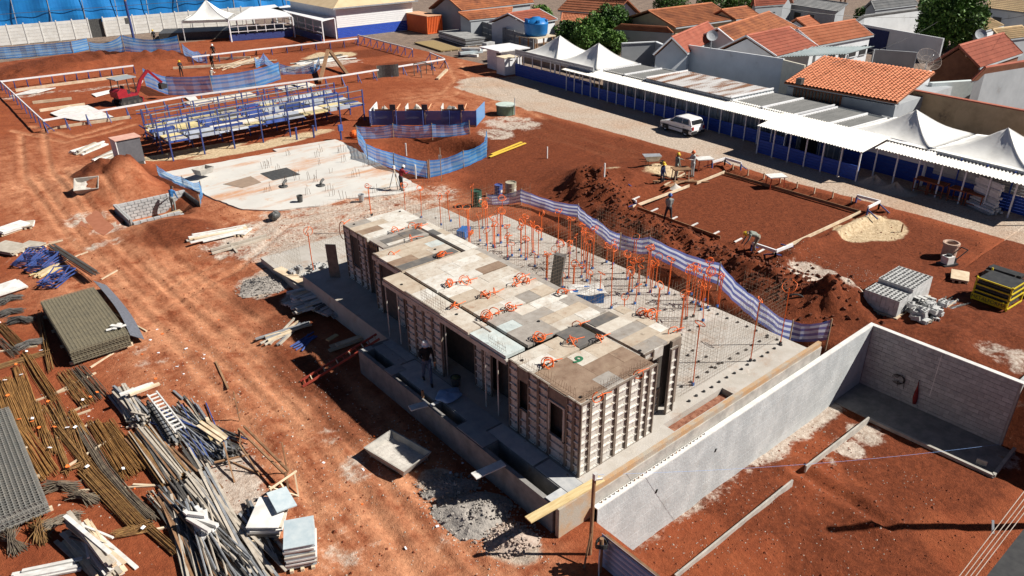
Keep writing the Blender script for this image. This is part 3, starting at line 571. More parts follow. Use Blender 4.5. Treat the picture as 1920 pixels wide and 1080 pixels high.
# sleeve caps standing on the slab in rows
capm = M('black_cap', (.03,.03,.032), (.05,.05,.05), rough=.6)
cap = MB().lathe([(0,.05),(.05,.05),(.06,.02),(.06,0)], n=8).mesh('sleeve_cap', capm); ncap = 0
def caps(p, q, n):
    for i in range(n):
        x = p[0]+(q[0]-p[0])*i/(n-1)+random.uniform(-.03,.03); y = p[1]+(q[1]-p[1])*i/(n-1)+random.uniform(-.03,.03)
        tag(inst('sleeve_cap', cap, None, (x,y,S0)), 'small round black cap in the rows along the open slab', 'cap', 'black caps on the slab')
for p,q,n in (((18.9,12.9),(24.8,12.9),14),((18.9,13.6),(24.9,13.6),13),((25.0,13.2),(25.0,18.5),12),((21.3,13.7),(21.3,18.3),9),((21.75,13.7),(21.75,18),8),((19,16),(23.5,16),9),((19.2,18.2),(23,18.2),8),((24.9,19.5),(24.9,25),9),((19.3,22.3),(23.5,22.3),8),((19.2,24.7),(25,24.7),9),((18.7,26),(18.7,30),7)): caps(p,q,n)
orn = M('orange_conduit', (.82,.16,.03), (.70,.12,.02), 6, .5, var=.08); blu = M('blue_plastic', (.02,.14,.42), (.02,.10,.32), 5, .5, var=.15); blk_c = M('black_conduit', (.02,.02,.02), (.03,.03,.03), rough=.5)
def height_at(x, y, px, py):               # height of the point above (x, y) seen at image row py
    lo, hi = 0.0, 9.0
    for _ in range(30):
        m = (lo+hi)/2; v = Vector((x,y,m-CAM_H)); r_ = 540-FPX*(v.dot(_u)/v.dot(_f))
        if r_ > py: lo = m
        else: hi = m
    return lo
def coil(mb, c, r, n, tilt=None, rad=.017):
    c = Vector(c)
    for k in range(n):
        ax = Vector((random.uniform(-1,1),random.uniform(-1,1),random.uniform(.2,1.2) if tilt is None else tilt)).normalized(); u = ax.orthogonal().normalized(); v = ax.cross(u); rr = r*random.uniform(.7,1.15)
        o = Vector((random.uniform(-.3,.3),random.uniform(-.3,.3),random.uniform(-.15,.25)))*r
        mb.tube([c+o+u*(rr*math.cos(t))+v*(rr*math.sin(t))*random.uniform(.9,1.05) for t in np.linspace(0,2*math.pi*random.uniform(.85,1.0),13)], rad, 5)
def conduit(px, py, top, n=1, loops=3, base='blue', r=.19, z=S0):
    p = P(px, py, z); h = height_at(p.x, p.y, px, top)
    lab = '%s orange conduit, %s coil%s, %s%s'%(('single','double','triple','fourfold')[n-1], 'small' if loops < 3 else 'thick', {'blue':', blue foot','black':', black foot',None:''}[base], 'next to the deck' if p.x < 21 else 'at the trench edge' if p.x > 23.6 else 'mid slab', ' by the green barrel' if p.y > 27 else ' behind the far deck' if p.y > 22 else ' near the block wall' if p.y < 16.5 else '')
    t = thing('orange_conduit', lab, 'conduit', (p.x,p.y,z), 0, 'orange conduits standing on the slab')
    mb = MB(); lean = Vector((random.uniform(-.06,.06),random.uniform(-.06,.06),0)); e = None
    for k in range(n):
        o = Vector((random.uniform(-.06,.06),random.uniform(-.06,.06),0)) if n > 1 else Vector()
        e = Vector((p.x,p.y,h))+lean+o
        mb.tube([p+o, p+o+Vector((0,0,.5*(h-z)))+lean*random.uniform(.2,1.2), e], .023, 6)
    mb.build('riser', orn, t); c = MB(); coil(c, e+Vector((0,0,.08)), r, max(1,loops-1)); c.build('coil', orn, t)
    if base: MB().cbox((p.x,p.y,z+.05),(.09*(1+.3*(n>1)),.09,.12)).build('box_base', blu if base == 'blue' else capm, t)
for a in ((697,404,350,2,3,'black'),(827,422,371),(886,386,352,1,1,None),(882,468,392,2,2),(905,428,383,1,2),(915,428,378,1,2),(934,442,396,1,2),(951,462,446,1,3),(1000,474,424,3,4),(1046,456,400,1,3),(1068,476,412,2,3),(1081,492,446,1,2),(1097,492,439,1,2),(1111,504,432,2,4),(1024,525,481,4,5),(1075,546,497,3,3),
          (1123,560,516,1,2),(1137,492,464,1,3),(1149,496,458,1,3),(1146,578,468,1,1),(1177,524,478,2,3),(1186,512,448,2,2),(1215,521,468,3,5),(1232,608,540,2,2,'black'),(1275,620,552,2,3),(1287,598,506,2,4,'black'),(1300,594,535,1,2,'black'),(1310,572,533,1,3),(1318,602,543,1,2),(1345,575,522,3,4),(1407,677,566,1,1,'black'),(1463,645,540,1,2,'black',.28),(1299,722,612,1,2),(1040,500,470,1,2),(1090,520,500,1,3),(1105,540,515,1,2),(1170,600,560,1,1),(1055,540,520,1,2),(960,480,462,1,2),(1190,570,540,1,2),(1250,660,640,1,2)): conduit(*a)
for px,py in ((760,398),(790,408),(845,415),(862,432),(900,452),(925,462),(975,470),(985,455),(942,425),(1015,450)): conduit(px,py,py-random.uniform(40,62),random.choice((1,2)),3,z=S0 if px > 830 else .34)
for k in range(30):
    u = random.random(); px = 915+u*420+random.uniform(-25,25); py = 452+u*118+random.uniform(-8,26); conduit(px,py,py-random.uniform(35,75),random.choice((1,1,1,2)),random.choice((2,3,4)))
conduit(590,519,436,1,3,None,.2,.34); conduit(1003,500,478,1,2)
DC = ((740,432,3),(771,423,2),(784,424,3),(771,446,1),(826,478,6),(842,532,5),(873,527,3),(909,552,5),(925,549,2),(851,573,4),(968,532,3),(985,528,3),(911,594,6),(928,587,2),(957,577,5),(1012,633,6),(1072,640,4),(1123,634,3),(1028,681,5),(1205,587,6),(1219,589,5),(1084,609,2),(1055,548,4),(975,520,3),(1120,745,1),(1195,700,1),(1262,622,1))
for px,py,n in DC:
    p = P(px,py,S1+.08); mb = MB(); coil(mb, p, .19, max(1,n-1), .5 if n > 2 else -.05); mb.tube([p, p+Vector((.35,.05,-.05)), p+Vector((.6,random.uniform(-.1,.1),-.06))], .017, 5)
    t = thing('conduit_coil', ('thin' if n < 3 else 'full' if n < 5 else 'bulky')+' orange conduit coil lying on '+('the far small deck' if p.y > 27 else 'the dark deck strip beside the notch' if p.y > 23.8 else 'the dark edge joint of the pale deck' if p.y > 20.5 else 'the joint in the middle of the pale deck' if p.y > 17.5 else 'the near end of the pale deck' if p.y > 16 else 'the brown front deck'), 'conduit coil', tuple(p), 0, 'orange coils on the deck'); mb.build('orange_loop', orn, t)
    if n > 3: b = MB(); coil(b, p+Vector((-.15,.05,-.03)), .13, 1, 1.5, .014); b.build('black_loop', blk_c, t)
for px,py,lab,r in ((735,492,'long orange conduit loop hanging over the shaded deck edge',.34),(643,432,'orange conduit loop hanging from the far corner of the deck',.3)):
    p = P(px,py,S1-.35); mb = MB(); u = Vector((_r.x,_r.y,0)).normalized()
    mb.tube([p+u*(r*.55*math.cos(t))+Vector((0,0,r*1.5*math.sin(t))) for t in np.linspace(-.2,5.6,18)], .02, 6); mb.tube([p+Vector((.05,0,r)),p+Vector((.5,.1,.4))],.02,6); tag(mb.build('conduit_loop', orn), lab, 'conduit coil')
# netting fences
net_b = M('blue_netting', (.04,.22,.56), (.08,.32,.66), 2.5, .6, alpha=.82); net_lb = M('light_netting', (.16,.40,.70), (.28,.52,.78), 2.5, .6, alpha=.66); net_w = M('white_netting', (.70,.72,.78), (.60,.62,.70), 2.5, .6, alpha=.94); net_n = M('navy_netting', (.055,.065,.24), (.09,.10,.30), 2.5, .6, alpha=.94)
post_b = M('blue_post', (.03,.045,.16), (.045,.07,.22), 5, .6, var=.2, c3=(.18,.19,.24)); post_w = M('timber_post', (.35,.25,.17), (.22,.15,.10), 5, .85)
def net_mat(name, c, alpha):              # thin woven plastic: light passes through it
    m = M(name, c, tuple(x*1.15 for x in c), 6, .6, alpha=alpha); nt_ = m.node_tree; n = nt_.nodes; b = n['Principled BSDF']; tr = n.new('ShaderNodeBsdfTranslucent'); tr.inputs[0].default_value = (*[min(1,x*1.3) for x in c],1)
    mx = n.new('ShaderNodeMixShader'); mx.inputs[0].default_value = .5; tp = n.new('ShaderNodeBsdfTransparent'); m2 = n.new('ShaderNodeMixShader'); m2.inputs[0].default_value = alpha; b.inputs['Alpha'].default_value = 1
    o = n['Material Output']; nt_.links.new(b.outputs[0], mx.inputs[1]); nt_.links.new(tr.outputs[0], mx.inputs[2]); nt_.links.new(tp.outputs[0], m2.inputs[1]); nt_.links.new(mx.outputs[0], m2.inputs[2]); nt_.links.new(m2.outputs[0], o.inputs[0]); return m
net_b = net_mat('blue_net_weave',(.05,.27,.66),.8); net_lb = net_mat('light_net_weave',(.22,.50,.82),.62); net_w = net_mat('white_net_weave',(.52,.57,.67),.84); net_n = net_mat('navy_net_weave',(.10,.14,.36),.78)
def net_fence(name, label, pts, h, bands, sag=.12, group=None, pm=None, tops=None, rows=None, base=.05, z=None):
    B = [PG(*q) if z is None else P(*q,z) for q in pts]; t = thing(name, label, 'netting', tuple(B[0]), 0, group); rows = rows or len(bands)
    mats = [net_b, net_lb, net_w, net_n]
    for i in range(len(B)-1):
        a, b = B[i], B[i+1]; L = (b-a).length; d = (b-a).normalized(); nrm = Vector((-d.y,d.x,0)); mb = MB(); nu = max(3, int(L/.35)); ph = random.uniform(0,6)
        ha = tops[i] if tops else h; hb = tops[i+1] if tops else h
        for k in range(rows):
            mb.k = bands[k % len(bands)]
            def fn(u, v):
                hh = ha+(hb-ha)*u; s = sag*4*u*(1-u); z = base+(hh-base)*(k+v)/rows
                w = .06*math.sin(u*9+ph)*math.sin(math.pi*(k+v)/rows)+.03*math.sin(u*23+ph*2)
                return a.lerp(b,u)+Vector((0,0,z-s*(.4+.6*(k+v)/rows)))+nrm*(w+.10*4*u*(1-u)*math.sin((k+v)/rows*2.5))
            mb.grid(fn, nu, 1)
        mb.build('net', mats, t)
    for i, a in enumerate(B): MB().bar(a-Vector((0,0,.2 if z is None else 1.4)), a+Vector((random.uniform(-.04,.04),0,(tops[i] if tops else h)+.06)), .05).build('post', pm or post_w, t)
    return t
ST = (3,2,3,2,3,2,3)
net_fence('striped_netting', 'blue and white striped netting fence between the trench and the spoil ridge', ((912,385),(977,380),(1083,409),(1120,440),(1162,470),(1216,478),(1345,535),(1420,605),(1480,640),(1551,640)), 1.05, ST, .22, tops=(.75,.9,.85,.92,1.0,1.08,1.2,1.1,1.0,1.05), z=.3)
BL = (0,1,0,1,1,0,1,0,1,0)
net_fence('blue_netting_fence', 'sagging blue netting fence round the near side of the round pit', ((672,268),(690,300),(740,318),(803,335)), 1.25, BL, .12)
net_fence('blue_netting_fence', 'sagging blue netting fence round the right side of the round pit', ((806,334),(870,315),(912,295),(913,275)), 1.3, BL, .2)
net_fence('blue_netting_fence', 'blue netting fence in three sagging bays in front of the debris bays', ((670,262),(738,258),(811,258),(881,252)), 1.15, BL, .22)
# yellow boards, sign stick and flag by the round pit
for p_,q_ in (((918,297),(985,271)),((922,292),(978,269))): tag(MB().bar(PG(*p_,.12),PG(*q_,.12),.2,.05).build('wooden_board', M('yellow_board',(.75,.50,.06),(.62,.40,.05),3,.7)), 'bright yellow board lying on soil beside the pit netting', 'board', 'yellow boards by the pit')
sp = PG(828,340); st = thing('marker_stake', 'thin stake with a small white card at the round pit', 'stake', tuple(sp)); MB().bar(sp,sp+Vector((0,0,2.4)),.04).build('stake', post_w, st); MB().cbox(sp+Vector((-.05,-.03,1.75)),(.22,.02,.3),rz=-YAW).build('card', wht_b, st)
for px,py in ((762,292),(780,335)): a = PG(px,py); tag(MB().tube([a,a+Vector((0,0,1.0))],.06,10).build('white_pipe', wht_b), 'white plastic pipe standing upright in the round pit', 'pipe', 'pipes in the round pit')
# ---------------------------------------------------------------- storage yard on the left
rb = M('rusty_rebar', (.30,.17,.06), (.17,.085,.035), 5, .75, var=.22, c3=(.42,.27,.10)); rb_d = M('dark_rebar', (.12,.095,.075), (.21,.17,.12), 6, .7, var=.2); rb_y = M('golden_rebar', (.36,.19,.062), (.23,.115,.04), 5, .7, var=.15)
steel = M('galvanised_steel', (.48,.50,.52), (.34,.35,.36), 4, .45, metal=.5, var=.18); dsteel = M('dark_steel2', (.06,.058,.055), (.11,.10,.09), 5, .6, var=.2); bsteel = M('blue_steel', (.04,.07,.22), (.06,.10,.30), 4, .55, var=.15)
stone = M('stone_rib', (.50,.45,.38), (.37,.32,.26), 3, .85, .1, var=.14); tag_w = M('paper_tag', (.85,.85,.88), (.75,.75,.80)); tag_o = M('orange_tag', (.85,.20,.04), (.80,.16,.03))
def rebar(pts, n, w, mat, label, h=.12, r=.012, flare=0.0, tags=1, group='bundles of reinforcing bars'):
    B = [PG(*q) for q in pts]; t = thing('rebar_bundle', label, 'rebar bundle', tuple(B[0]), 0, group); mb = MB()
    d = (B[-1]-B[0]).normalized(); s = Vector((-d.y,d.x,0))
    for k in range(n):
        a = random.uniform(-1,1)*w/2; z = random.uniform(.01,1)**.8*h*(1-.6*abs(a)/(w/2+1e-6))+.05; e0 = random.uniform(-.25,.15); e1 = random.uniform(-.15,.3); fl = 1+flare*random.uniform(-1,1)
        pp = []
        m = len(B)
        for i, q in enumerate(B):
            f = i/(m-1); pp.append(q+s*(a*(1+flare*f*1.2)+random.uniform(-.03,.03))+Vector((0,0,z+random.uniform(-.015,.015)))+d*(e0 if i == 0 else e1 if i == m-1 else 0))
        if m == 2: pp.insert(1, pp[0].lerp(pp[1],.5)+s*random.uniform(-.05,.05)+Vector((0,0,random.uniform(-.02,.02))))
        mb.tube(pp, r, 4, caps=False)
    mb.build('bars', mat, t)
    for k in range(tags):
        e = B[random.choice((0,-1))]; e = e.lerp(B[0],.06); MB().cbox(e+s*random.uniform(-w/2,w/2)+Vector((0,0,h+.10)),(.13,.09,.012),rz=random.uniform(0,3),rx=.3).build('tag', random.choice((tag_w,tag_w,tag_o)), t)
    return t
RB = (((120,702),(165,760),26,.5,rb,'short rusty rebar bundle just below the mesh stack'),((145,692),(190,746),26,.5,rb_d,'short dark rebar bundle just below the mesh stack'),((48,668),(102,752),26,.45,rb_y,'golden rebar bundle left of the short bundles below the mesh stack'),
      ((8,722),(45,812),46,.8,rb_y,'wide golden rebar mat at the left picture edge'),((28,715),(62,800),46,.7,rb_y,'wide golden rebar mat next to the left picture edge'),((0,690),(85,664),22,.35,rb,'rusty rebar bundle lying crosswise left of the mesh stack'),((2,612),(40,650),22,.4,rb,'rusty rebar bundle at the left edge above the crosswise bundle'),((0,640),(30,668),18,.3,rb_d,'small dark rebar bundle at the left picture edge'),((75,590),(95,695),14,.2,rb,'thin rebar bundle against the shaded side of the mesh stack'),
      ((68,760),(86,818),20,.3,rb_y,'narrow golden rebar bundle above the wide one'),((90,762),(120,815),24,.34,rb,'rusty rebar bundle third from the yellow mat'),((110,758),(135,812),18,.26,rb,'thin rusty rebar bundle beside the tagged ones'),((136,775),(158,815),20,.3,rb_y,'short golden rebar bundle in the middle of the yard'),((38,810),(92,893),50,.62,rb_y,'wide golden rebar bundle beside the big grey mesh stack'),((83,808),(100,850),20,.24,rb,'short upright-looking rebar bundle with white tags'),((107,822),(132,888),14,.2,rb,'thin rebar bundle with a bent end'),
      ((176,795),(240,893),40,.42,rb_y,'golden rebar bundle left of the pipe rack'),((205,797),(265,880),40,.42,rb_y,'golden rebar bundle nearest the pipe rack'),((157,885),(255,988),34,.36,rb,'rusty rebar bundle ending in the cross tuft'),((130,884),(165,868),14,.2,rb,'small rebar bundle laid crosswise over the long bundles'),((222,1004),(275,990),26,.4,rb,'fanned rebar tuft lying across the long bundles',.5))
for a in RB: rebar((a[0],a[1]), a[2], a[3], a[4], a[5], flare=(a[6] if len(a) > 6 else .1), tags=random.choice((0,1,1,2)))
rebar(((112,806),(180,892),(255,972),(327,1035)), 40, .34, rb, 'longest rusty rebar bundle running to the lower right', flare=-.2); rebar(((152,806),(200,882),(245,935),(287,974)), 34, .32, rb_d, 'long dark rebar bundle parallel to the longest one', flare=-.1)
for k,(px,py,ang,m) in enumerate(((115,918,-.6,rb_d),(160,938,-.9,rb_d),(118,982,.1,rb_d),(78,1002,-1.6,rb),(26,1022,-1.5,rb_d),(40,605,-.4,dsteel),(56,650,.2,dsteel),(20,565,.4,dsteel),(20,590,.1,dsteel))):
    c = PG(px,py); mb = MB(); d = Vector((math.cos(ang),math.sin(ang),0))
    for i in range(70):
        f = random.gauss(0,.28); v = Vector((math.cos(ang+f),math.sin(ang+f),0)); L = random.uniform(.45,.8); o = Vector((random.uniform(-.09,.09),random.uniform(-.09,.09),random.uniform(.05,.3)))
        mb.tube([c+o-v*L*.75, c+o+Vector((0,0,.03)), c+o+v*L*.75+Vector((random.uniform(-.04,.04),0,-o.z*.6))], .011, 4, caps=False)
    tag(mb.build('stirrup_bundle', m), ('dark tied tuft of short bars, fanned out, beside the rebar bundles','dark fanned tuft of short bars in the middle of the five','greyish fanned tuft of short bars above the pale stacked pallet','rusty round tuft of short bars, second from the left edge','dark tuft of short bars at the left picture edge','tangle of dark wire at the upper left of the mesh stack','tangle of dark wire above the crosswise rebar','small dark wire tangle at the left edge','small dark wire tangle under another at the left edge')[k], 'rebar bundle', 'fanned tufts of short bars')
# sleepers under the bars
for k,(p_,q_) in enumerate(((0,665),(90,640)),) if False else enumerate((((60,755),(145,725)),((90,745),(180,700)),((0,660),(70,650)),((130,775),(165,760)),((100,795),(170,770)),((95,828),(185,790)),((120,880),(215,820)),((140,922),(296,912)),((250,910),(296,912)),((235,1005),(340,985)),((170,690),(250,640)),((180,570),(275,622)),((190,525),(220,508)),((95,500),(165,473)),((30,800),(80,770)))):
    tag(MB().bar(PG(*p_,.03),PG(*q_,.03),.07,.06).build('timber_sleeper', wood_p), 'thin timber sleeper lying on the ground under or beside the rebar', 'sleeper', 'timber sleepers in the yard')
# stacks of welded mesh
def mesh_stack(x0,x1,y0,y1,n,label,mat,sp=.14,r=.02,shift=.03,dz=.032):
    c = ((x0+x1)/2,(y0+y1)/2); t = thing('mesh_stack', label, 'mesh stack', (*c,gz(*c)), 0); z = gz(*c)+.15
    for k in range(n):
        mb = MB(); ox = random.uniform(-shift,shift); oy = random.uniform(-shift,shift); top = k >= n-2; rr = r
        for x in np.arange(x0+.03,x1,sp if top else sp): mb.bar((x+ox,y0+oy,z),(x+ox,y1+oy,z),rr)
        for y in np.arange(y0+.03,y1,sp if top else .14): mb.bar((x0+ox,y+oy,z+.014),(x1+ox,y+oy,z+.014),rr)
        mb.build('mesh_sheet', mat, t); z += dz
    for y in np.linspace(y0+.3,y1-.3,4): MB().box(x0-.1,x1+.1,y-.05,y+.05,gz(*c)-.02,gz(*c)+.13).build('bearer', wood_p, t)
    mb = MB().box(x0+.06,x1-.06,y0+.06,y1-.06,gz(*c)+.14,z-.16); mb.build('inner_layers', dsteel, t)
    return z
z1 = mesh_stack(2.75,5.05,32.0,37.8,20,'big stack of dark steel mesh sheets with pale scraps on top',M('mesh_steel',(.15,.135,.10),(.22,.19,.13),4,.6,var=.15))
p0 = P(0,770,.8); 
mesh_stack(-2.4,.12,23.0,29.4,18,'grey steel mesh stack cut off by the left picture edge',M('mesh_steel2',(.20,.20,.19),(.28,.26,.23),4,.55,var=.12))
mb = MB().solid(lambda u,v: (5.12+.5*u+.25*math.sin(v*2.5), 32.2+6.8*v, .55-.42*u+.05*math.sin(v*7)), 6, 12, (0,0,-.03)); tag(mb.build('rolled_mesh', M('slate_mesh',(.09,.10,.12),(.14,.15,.18),8,.6)), 'slate grey sheet sagging off the side of the big mesh stack', 'mesh sheet')
a, b = PG(100,470,.2), PG(183,530,.45); mb = MB()
for k in range(26): o = Vector((random.uniform(-.2,.2),random.uniform(-.2,.2),random.uniform(0,.2))); mb.bar(a+o,b+o,.03)
tag(mb.build('mesh_roll', dsteel), 'long narrow dark roll of mesh above the big mesh stack', 'mesh roll')
sc_ = P(222,612,z1); t = thing('scrap_boards', 'crossed pale board scraps lying on the big mesh stack', 'boards', tuple(sc_))
for a_,l_ in ((.3,.8),(1.3,.55),(1.0,.5),(2.6,.6)): MB().cbox(sc_+Vector((random.uniform(-.15,.15),random.uniform(-.1,.1),.02+.03*a_)),(l_,.16,.025),rz=a_-.4).build('board', wht_b, t)
# piles
def pile(name, label, p0, p1, n, width, w, h, mats, part='plank', cat='pile', layers=3, jit=.03, ejit=.25, ang=.02, z=0.0, rnd=False, group=None):
    a, b = PG(*p0), PG(*p1); t = thing(name, label, cat, tuple((a+b)/2), 0, group); d = (b-a); L = d.length; d.normalize(); s = Vector((-d.y,d.x,0)); per = max(1,int(width/w)); k = 0; lay = 0
    while k < n:
        m = max(1,min(per-lay if per > 3 else per, n-k))
        for i in range(m):
            o = (i-(m-1)/2)*(width/per)*1.02+random.uniform(-jit,jit); e0, e1 = random.uniform(-ejit,ejit), random.uniform(-ejit,ejit); zz = Vector((0,0,z+.04+lay*h*1.03+h/2)); tw = random.uniform(-ang,ang)*L
            q0, q1 = a+s*(o-tw)+d*e0+zz, b+s*(o+tw)+d*e1+zz; mm = random.choice(mats)
            (MB().tube([q0,q1], w/2, 7) if rnd else MB().bar(q0,q1,w*.95,h)).build(part, mm, t)
        k += m; lay += 1
    return t
pile('pipe_stack','stack of rusty square tubes with bracket ends in the yard centre',(262,815),(335,905),66,.95,.055,.055,[wood_b,stone,dsteel,rb,stone],'tube',layers=4,ejit=.12)
pile('steel_rail_stack','row of grey steel rails against the rusty tube stack',(262,822),(322,912),8,.32,.08,.08,[steel,dsteel],'rail')
pile('prop_heap','heap of long pale props and rails in the lower yard',(322,925),(470,1110),64,1.3,.065,.065,[steel,dsteel,dsteel,wood_b,stone],'prop',ejit=.5,ang=.045,jit=.08,rnd=True)
pile('rail_heap','dark steel rails spread along the left side of the prop heap',(320,940),(400,1110),30,.9,.08,.07,[dsteel,stone,dsteel,wood_b],'rail',ejit=.5,ang=.07)
pile('timber_heap','pale timber spread over the far side of the prop heap',(372,905),(500,1080),16,.6,.08,.04,[steel,stone,stone],'batten',ejit=.6,ang=.06,z=.2)
pile('prop_pile','pile of grey telescopic props with blue ones in the yard centre',(322,775),(420,850),70,1.1,.05,.05,[steel,stone,dsteel,steel,dsteel,bsteel],'prop',ejit=.5,ang=.14,jit=.14,rnd=True)
pile('form_pile','pile of pale slotted form rails at the head of the yard centre',(228,740),(265,790),44,.8,.075,.07,[stone,steel,dsteel,stone],'rail',ejit=.2,ang=.06)
pile('form_pile','pile of ribbed form rails beside the telescopic props',(285,765),(330,835),18,.5,.08,.07,[stone,dsteel,steel],'rail',ejit=.2)
pile('timber_boards','pale boards lying across the pile of slotted rails',(240,765),(292,745),3,.3,.15,.08,[wood_p,wht_b],'board',z=.5)
t = pile('pallet_stack','pale heap of wide boards and battens at the bottom left',(140,1000),(218,1085),40,1.0,.13,.04,[wht_b,stone,wood_p,stone,stone],'board',ejit=.22,ang=.04)
pile('loose_battens','battens strewn on top of the pale board heap',(165,1010),(200,1050),7,.6,.07,.05,[wood_p,dsteel,wht_b],'batten',ejit=.3,ang=.2,z=.36)
pile('white_boards','stack of long white boards at the bottom left edge',(35,1085),(140,1065),6,.4,.12,.06,[wht_b],'board')
def panel_stack(c, L, w, n, rz, label, mats, dz=.05, sh=.04, name='panel_stack'):
    p = PG(*c); t = thing(name, label, 'panel stack', tuple(p), rz)
    for y in (-.35,0,.35): MB().box(-L/2-.08,L/2+.08,y*w-.05,y*w+.05,0,.1).build('bearer', wood_p, t, False)
    for k in range(n): MB().cbox((random.uniform(-sh,sh),random.uniform(-sh,sh),.13+k*(dz+.012)),(L,w,dz),rz=random.uniform(-sh,sh)*.6).build('panel', random.choice(mats), t, False)
    return t, .13+n*(dz+.012)
bluep = M('blue_grey_panel', (.40,.48,.52), (.52,.58,.60), 3, .5, .1, var=.06)
t,_ = panel_stack((568,1040),1.15,.85,11,R(64),'neat stack of blue-grey panels on bearers at the bottom',[wht_b,stone,bluep],.055); MB().cbox((0,0,_+.02),(1.15,.85,.03)).build('top_panel', bluep, t, False)
t,_ = panel_stack((508,985),1.3,.95,7,R(52),'low stack of white panels beside the pale debris',[wht_b,stone,wht_b],.06,.08); MB().cbox((.35,-.35,_+.08),(1.0,.62,.04),rz=R(32),rx=.08).build('top_panel', bluep, t, False)
# trestle and angle rails near the props
def frame_bars(name, label, cat, bars, w, mat, dz=0):
    q = [(PG(*a, a2), PG(*b, b2)) for a,a2,b,b2 in bars]; t = thing(name, label, cat, tuple(q[0][0]), 0)
    for a,b in q: MB().bar(a,b,w).build('bar', mat, t)
    return t
frame_bars('angle_rail','notched brown rail leaning on a trestle beside the haul road','rail',[((452,825),.5,(537,910),.5),((462,820),.5,(545,905),.5),((452,840),0,(452,825),.5),((540,915),0,(540,912),.6)],.07,wood_b)
frame_bars('trestle','low rusty trestle beside the white panel stack','trestle',[((510,940),.5,(560,905),.5),((510,945),0,(512,938),.5),((560,932),0,(556,905),.5),((508,935),.5,(558,932),.05),((530,928),.5,(545,935),0)],.05,wood_p)
frame_bars('steel_trestle','rusty angle frame standing on the pale debris','trestle',[((425,855),.6,(440,905),0),((405,880),.3,(470,865),.3),((440,880),.3,(490,890),0),((455,860),.6,(490,895),0)],.05,wood_b)
for p_,q_,l,m in (((405,680),(428,730),'single brown pole lying below the mesh stack',wood_b),((326,735),(343,750),'short grey rail off the end of the prop pile',steel),((345,745),(375,775),'dark rail lying between the props and the road',dsteel),((20,480),(118,452),'pale batten crossing the far end of the mesh stack',wood_p),((450,790),(456,745),'thin stake standing by the notched rail',wood_b),((540,890),(544,860),'thin stake standing at the trestle',wood_b)):
    a = PG(*p_,.05); b = PG(*q_,.05) if 'stake' not in l else a+Vector((0,0,1.3)); tag(MB().bar(a,b,.08 if 'stake' not in l else .04,.07 if 'stake' not in l else .04).build('loose_rail', m), l, 'rail')
p = PG(300,938,.05); mb = MB(); coil(mb,p,.26,4,4.0,.018); tag(mb.build('conduit_coil',orn),'orange conduit coil lying on bare soil beside the long rebar','conduit coil')
# upper-left: white form panels, blue frames
for c,L,w,n,rz,l in (((25,432),1.6,1.0,3,R(20),'white flat panels at the left edge below the spoil heap'),((20,470),1.9,1.2,3,R(-60),'pale flat panels at the left edge above the blue frames'),((50,425),1.0,.8,2,R(75),'white ribbed panel beside the flat white panels'),((60,465),1.2,.9,2,R(-55),'slotted white panel beside the rebar yard'),((15,545),1.4,1.2,2,R(10),'white sheet at the left edge near the wire tangles')): panel_stack(c,L,w,n,rz,l,[wht_b,stone],.05,.05,'board_stack')
for cx,cy,l in ((60,490,'pile of blue steel frames beside the pale panels'),(85,500,'blue steel frame lying on pale slats'),(110,528,'blue steel frames stacked at the far end of the mesh stack')):
    c = PG(cx,cy,.1); t = thing('blue_trestle', l, 'steel frame', tuple(c))
    for k in range(5):
        a = random.uniform(.3,.9)+k*.05; d = Vector((math.cos(a),math.sin(a),0)); s = Vector((-d.y,d.x,0)); z = Vector((0,0,.09*k))
        for q0,q1 in ((d*.8+s*.35,d*-.8+s*.35),(d*.9-s*.4,d*-.9-s*.4),(d*.9+s*.4,d*.9-s*.4),(d*-.9+s*.4,d*-.9-s*.4),(s*.4,s*-.4)): MB().bar(c+z+q0,c+z+q1,.045).build('bar', bsteel, t)
pile('white_timber','pile of white slotted boards beside the haul road',(362,452),(462,430),14,1.2,.16,.07,[wht_b,stone,wood_p],'board',ejit=.4,ang=.08); panel_stack((455,438),.9,.7,1,R(40),'single white board leaning on the white slotted boards',[wht_b],.04)
frame_bars('form_rail','long slotted form rail lying beside the white boards','rail',[((398,478),.1,(508,447),.1),((396,472),.1,(500,444),.1),((430,455),.03,(445,475),.03)],.12,stone)

# more goods in the yard
a, b = PG(292,762,.62), PG(345,832,.62); t = thing('steel_ladder','pale steel ladder lying along the yard centre piles','ladder',tuple(a)); d = (b-a).normalized(); s_ = Vector((-d.y,d.x,0))*.17
for q in (s_,-s_): MB().bar(a+q,b+q,.05,.06).build('rail', wht_b, t)
for k in range(11): q = a.lerp(b,(k+.5)/11); MB().bar(q-s_,q+s_,.07,.03).build('rung', wht_b, t)
pile('steel_rail_stack','dark steel rails between the rusty tubes and the prop heap',(340,850),(400,930),14,.5,.07,.06,[dsteel,wood_b,stone],'rail',ejit=.3,ang=.06); pile('prop_heap','crossed pale props on the near end of the prop heap',(360,960),(440,1090),14,.8,.06,.06,[steel,stone,dsteel],'prop',ejit=.4,ang=.10,z=.35,rnd=True); pile('clamp_heap','heap of short dark clamps at the end of the grey props',(415,850),(435,862),40,.7,.06,.06,[dsteel,steel,dsteel],'clamp',ejit=.12,ang=.4,jit=.12)
pile('clamp_heap','heap of short grey clamps at the foot of the slotted rails',(255,795),(275,800),36,.5,.06,.06,[steel,dsteel,stone],'clamp',ejit=.12,ang=.4,jit=.1); pile('timber_boards','pale boards along the right side of the grey props',(385,800),(415,835),6,.4,.12,.05,[wood_p,wood_y],'board',ejit=.2,ang=.1,z=.2); pile('lath_heap','broken pale laths among the slats above the mesh stack',(70,520),(110,500),12,.8,.09,.05,[wood_p,wood_y],'lath',ejit=.2,ang=.1)
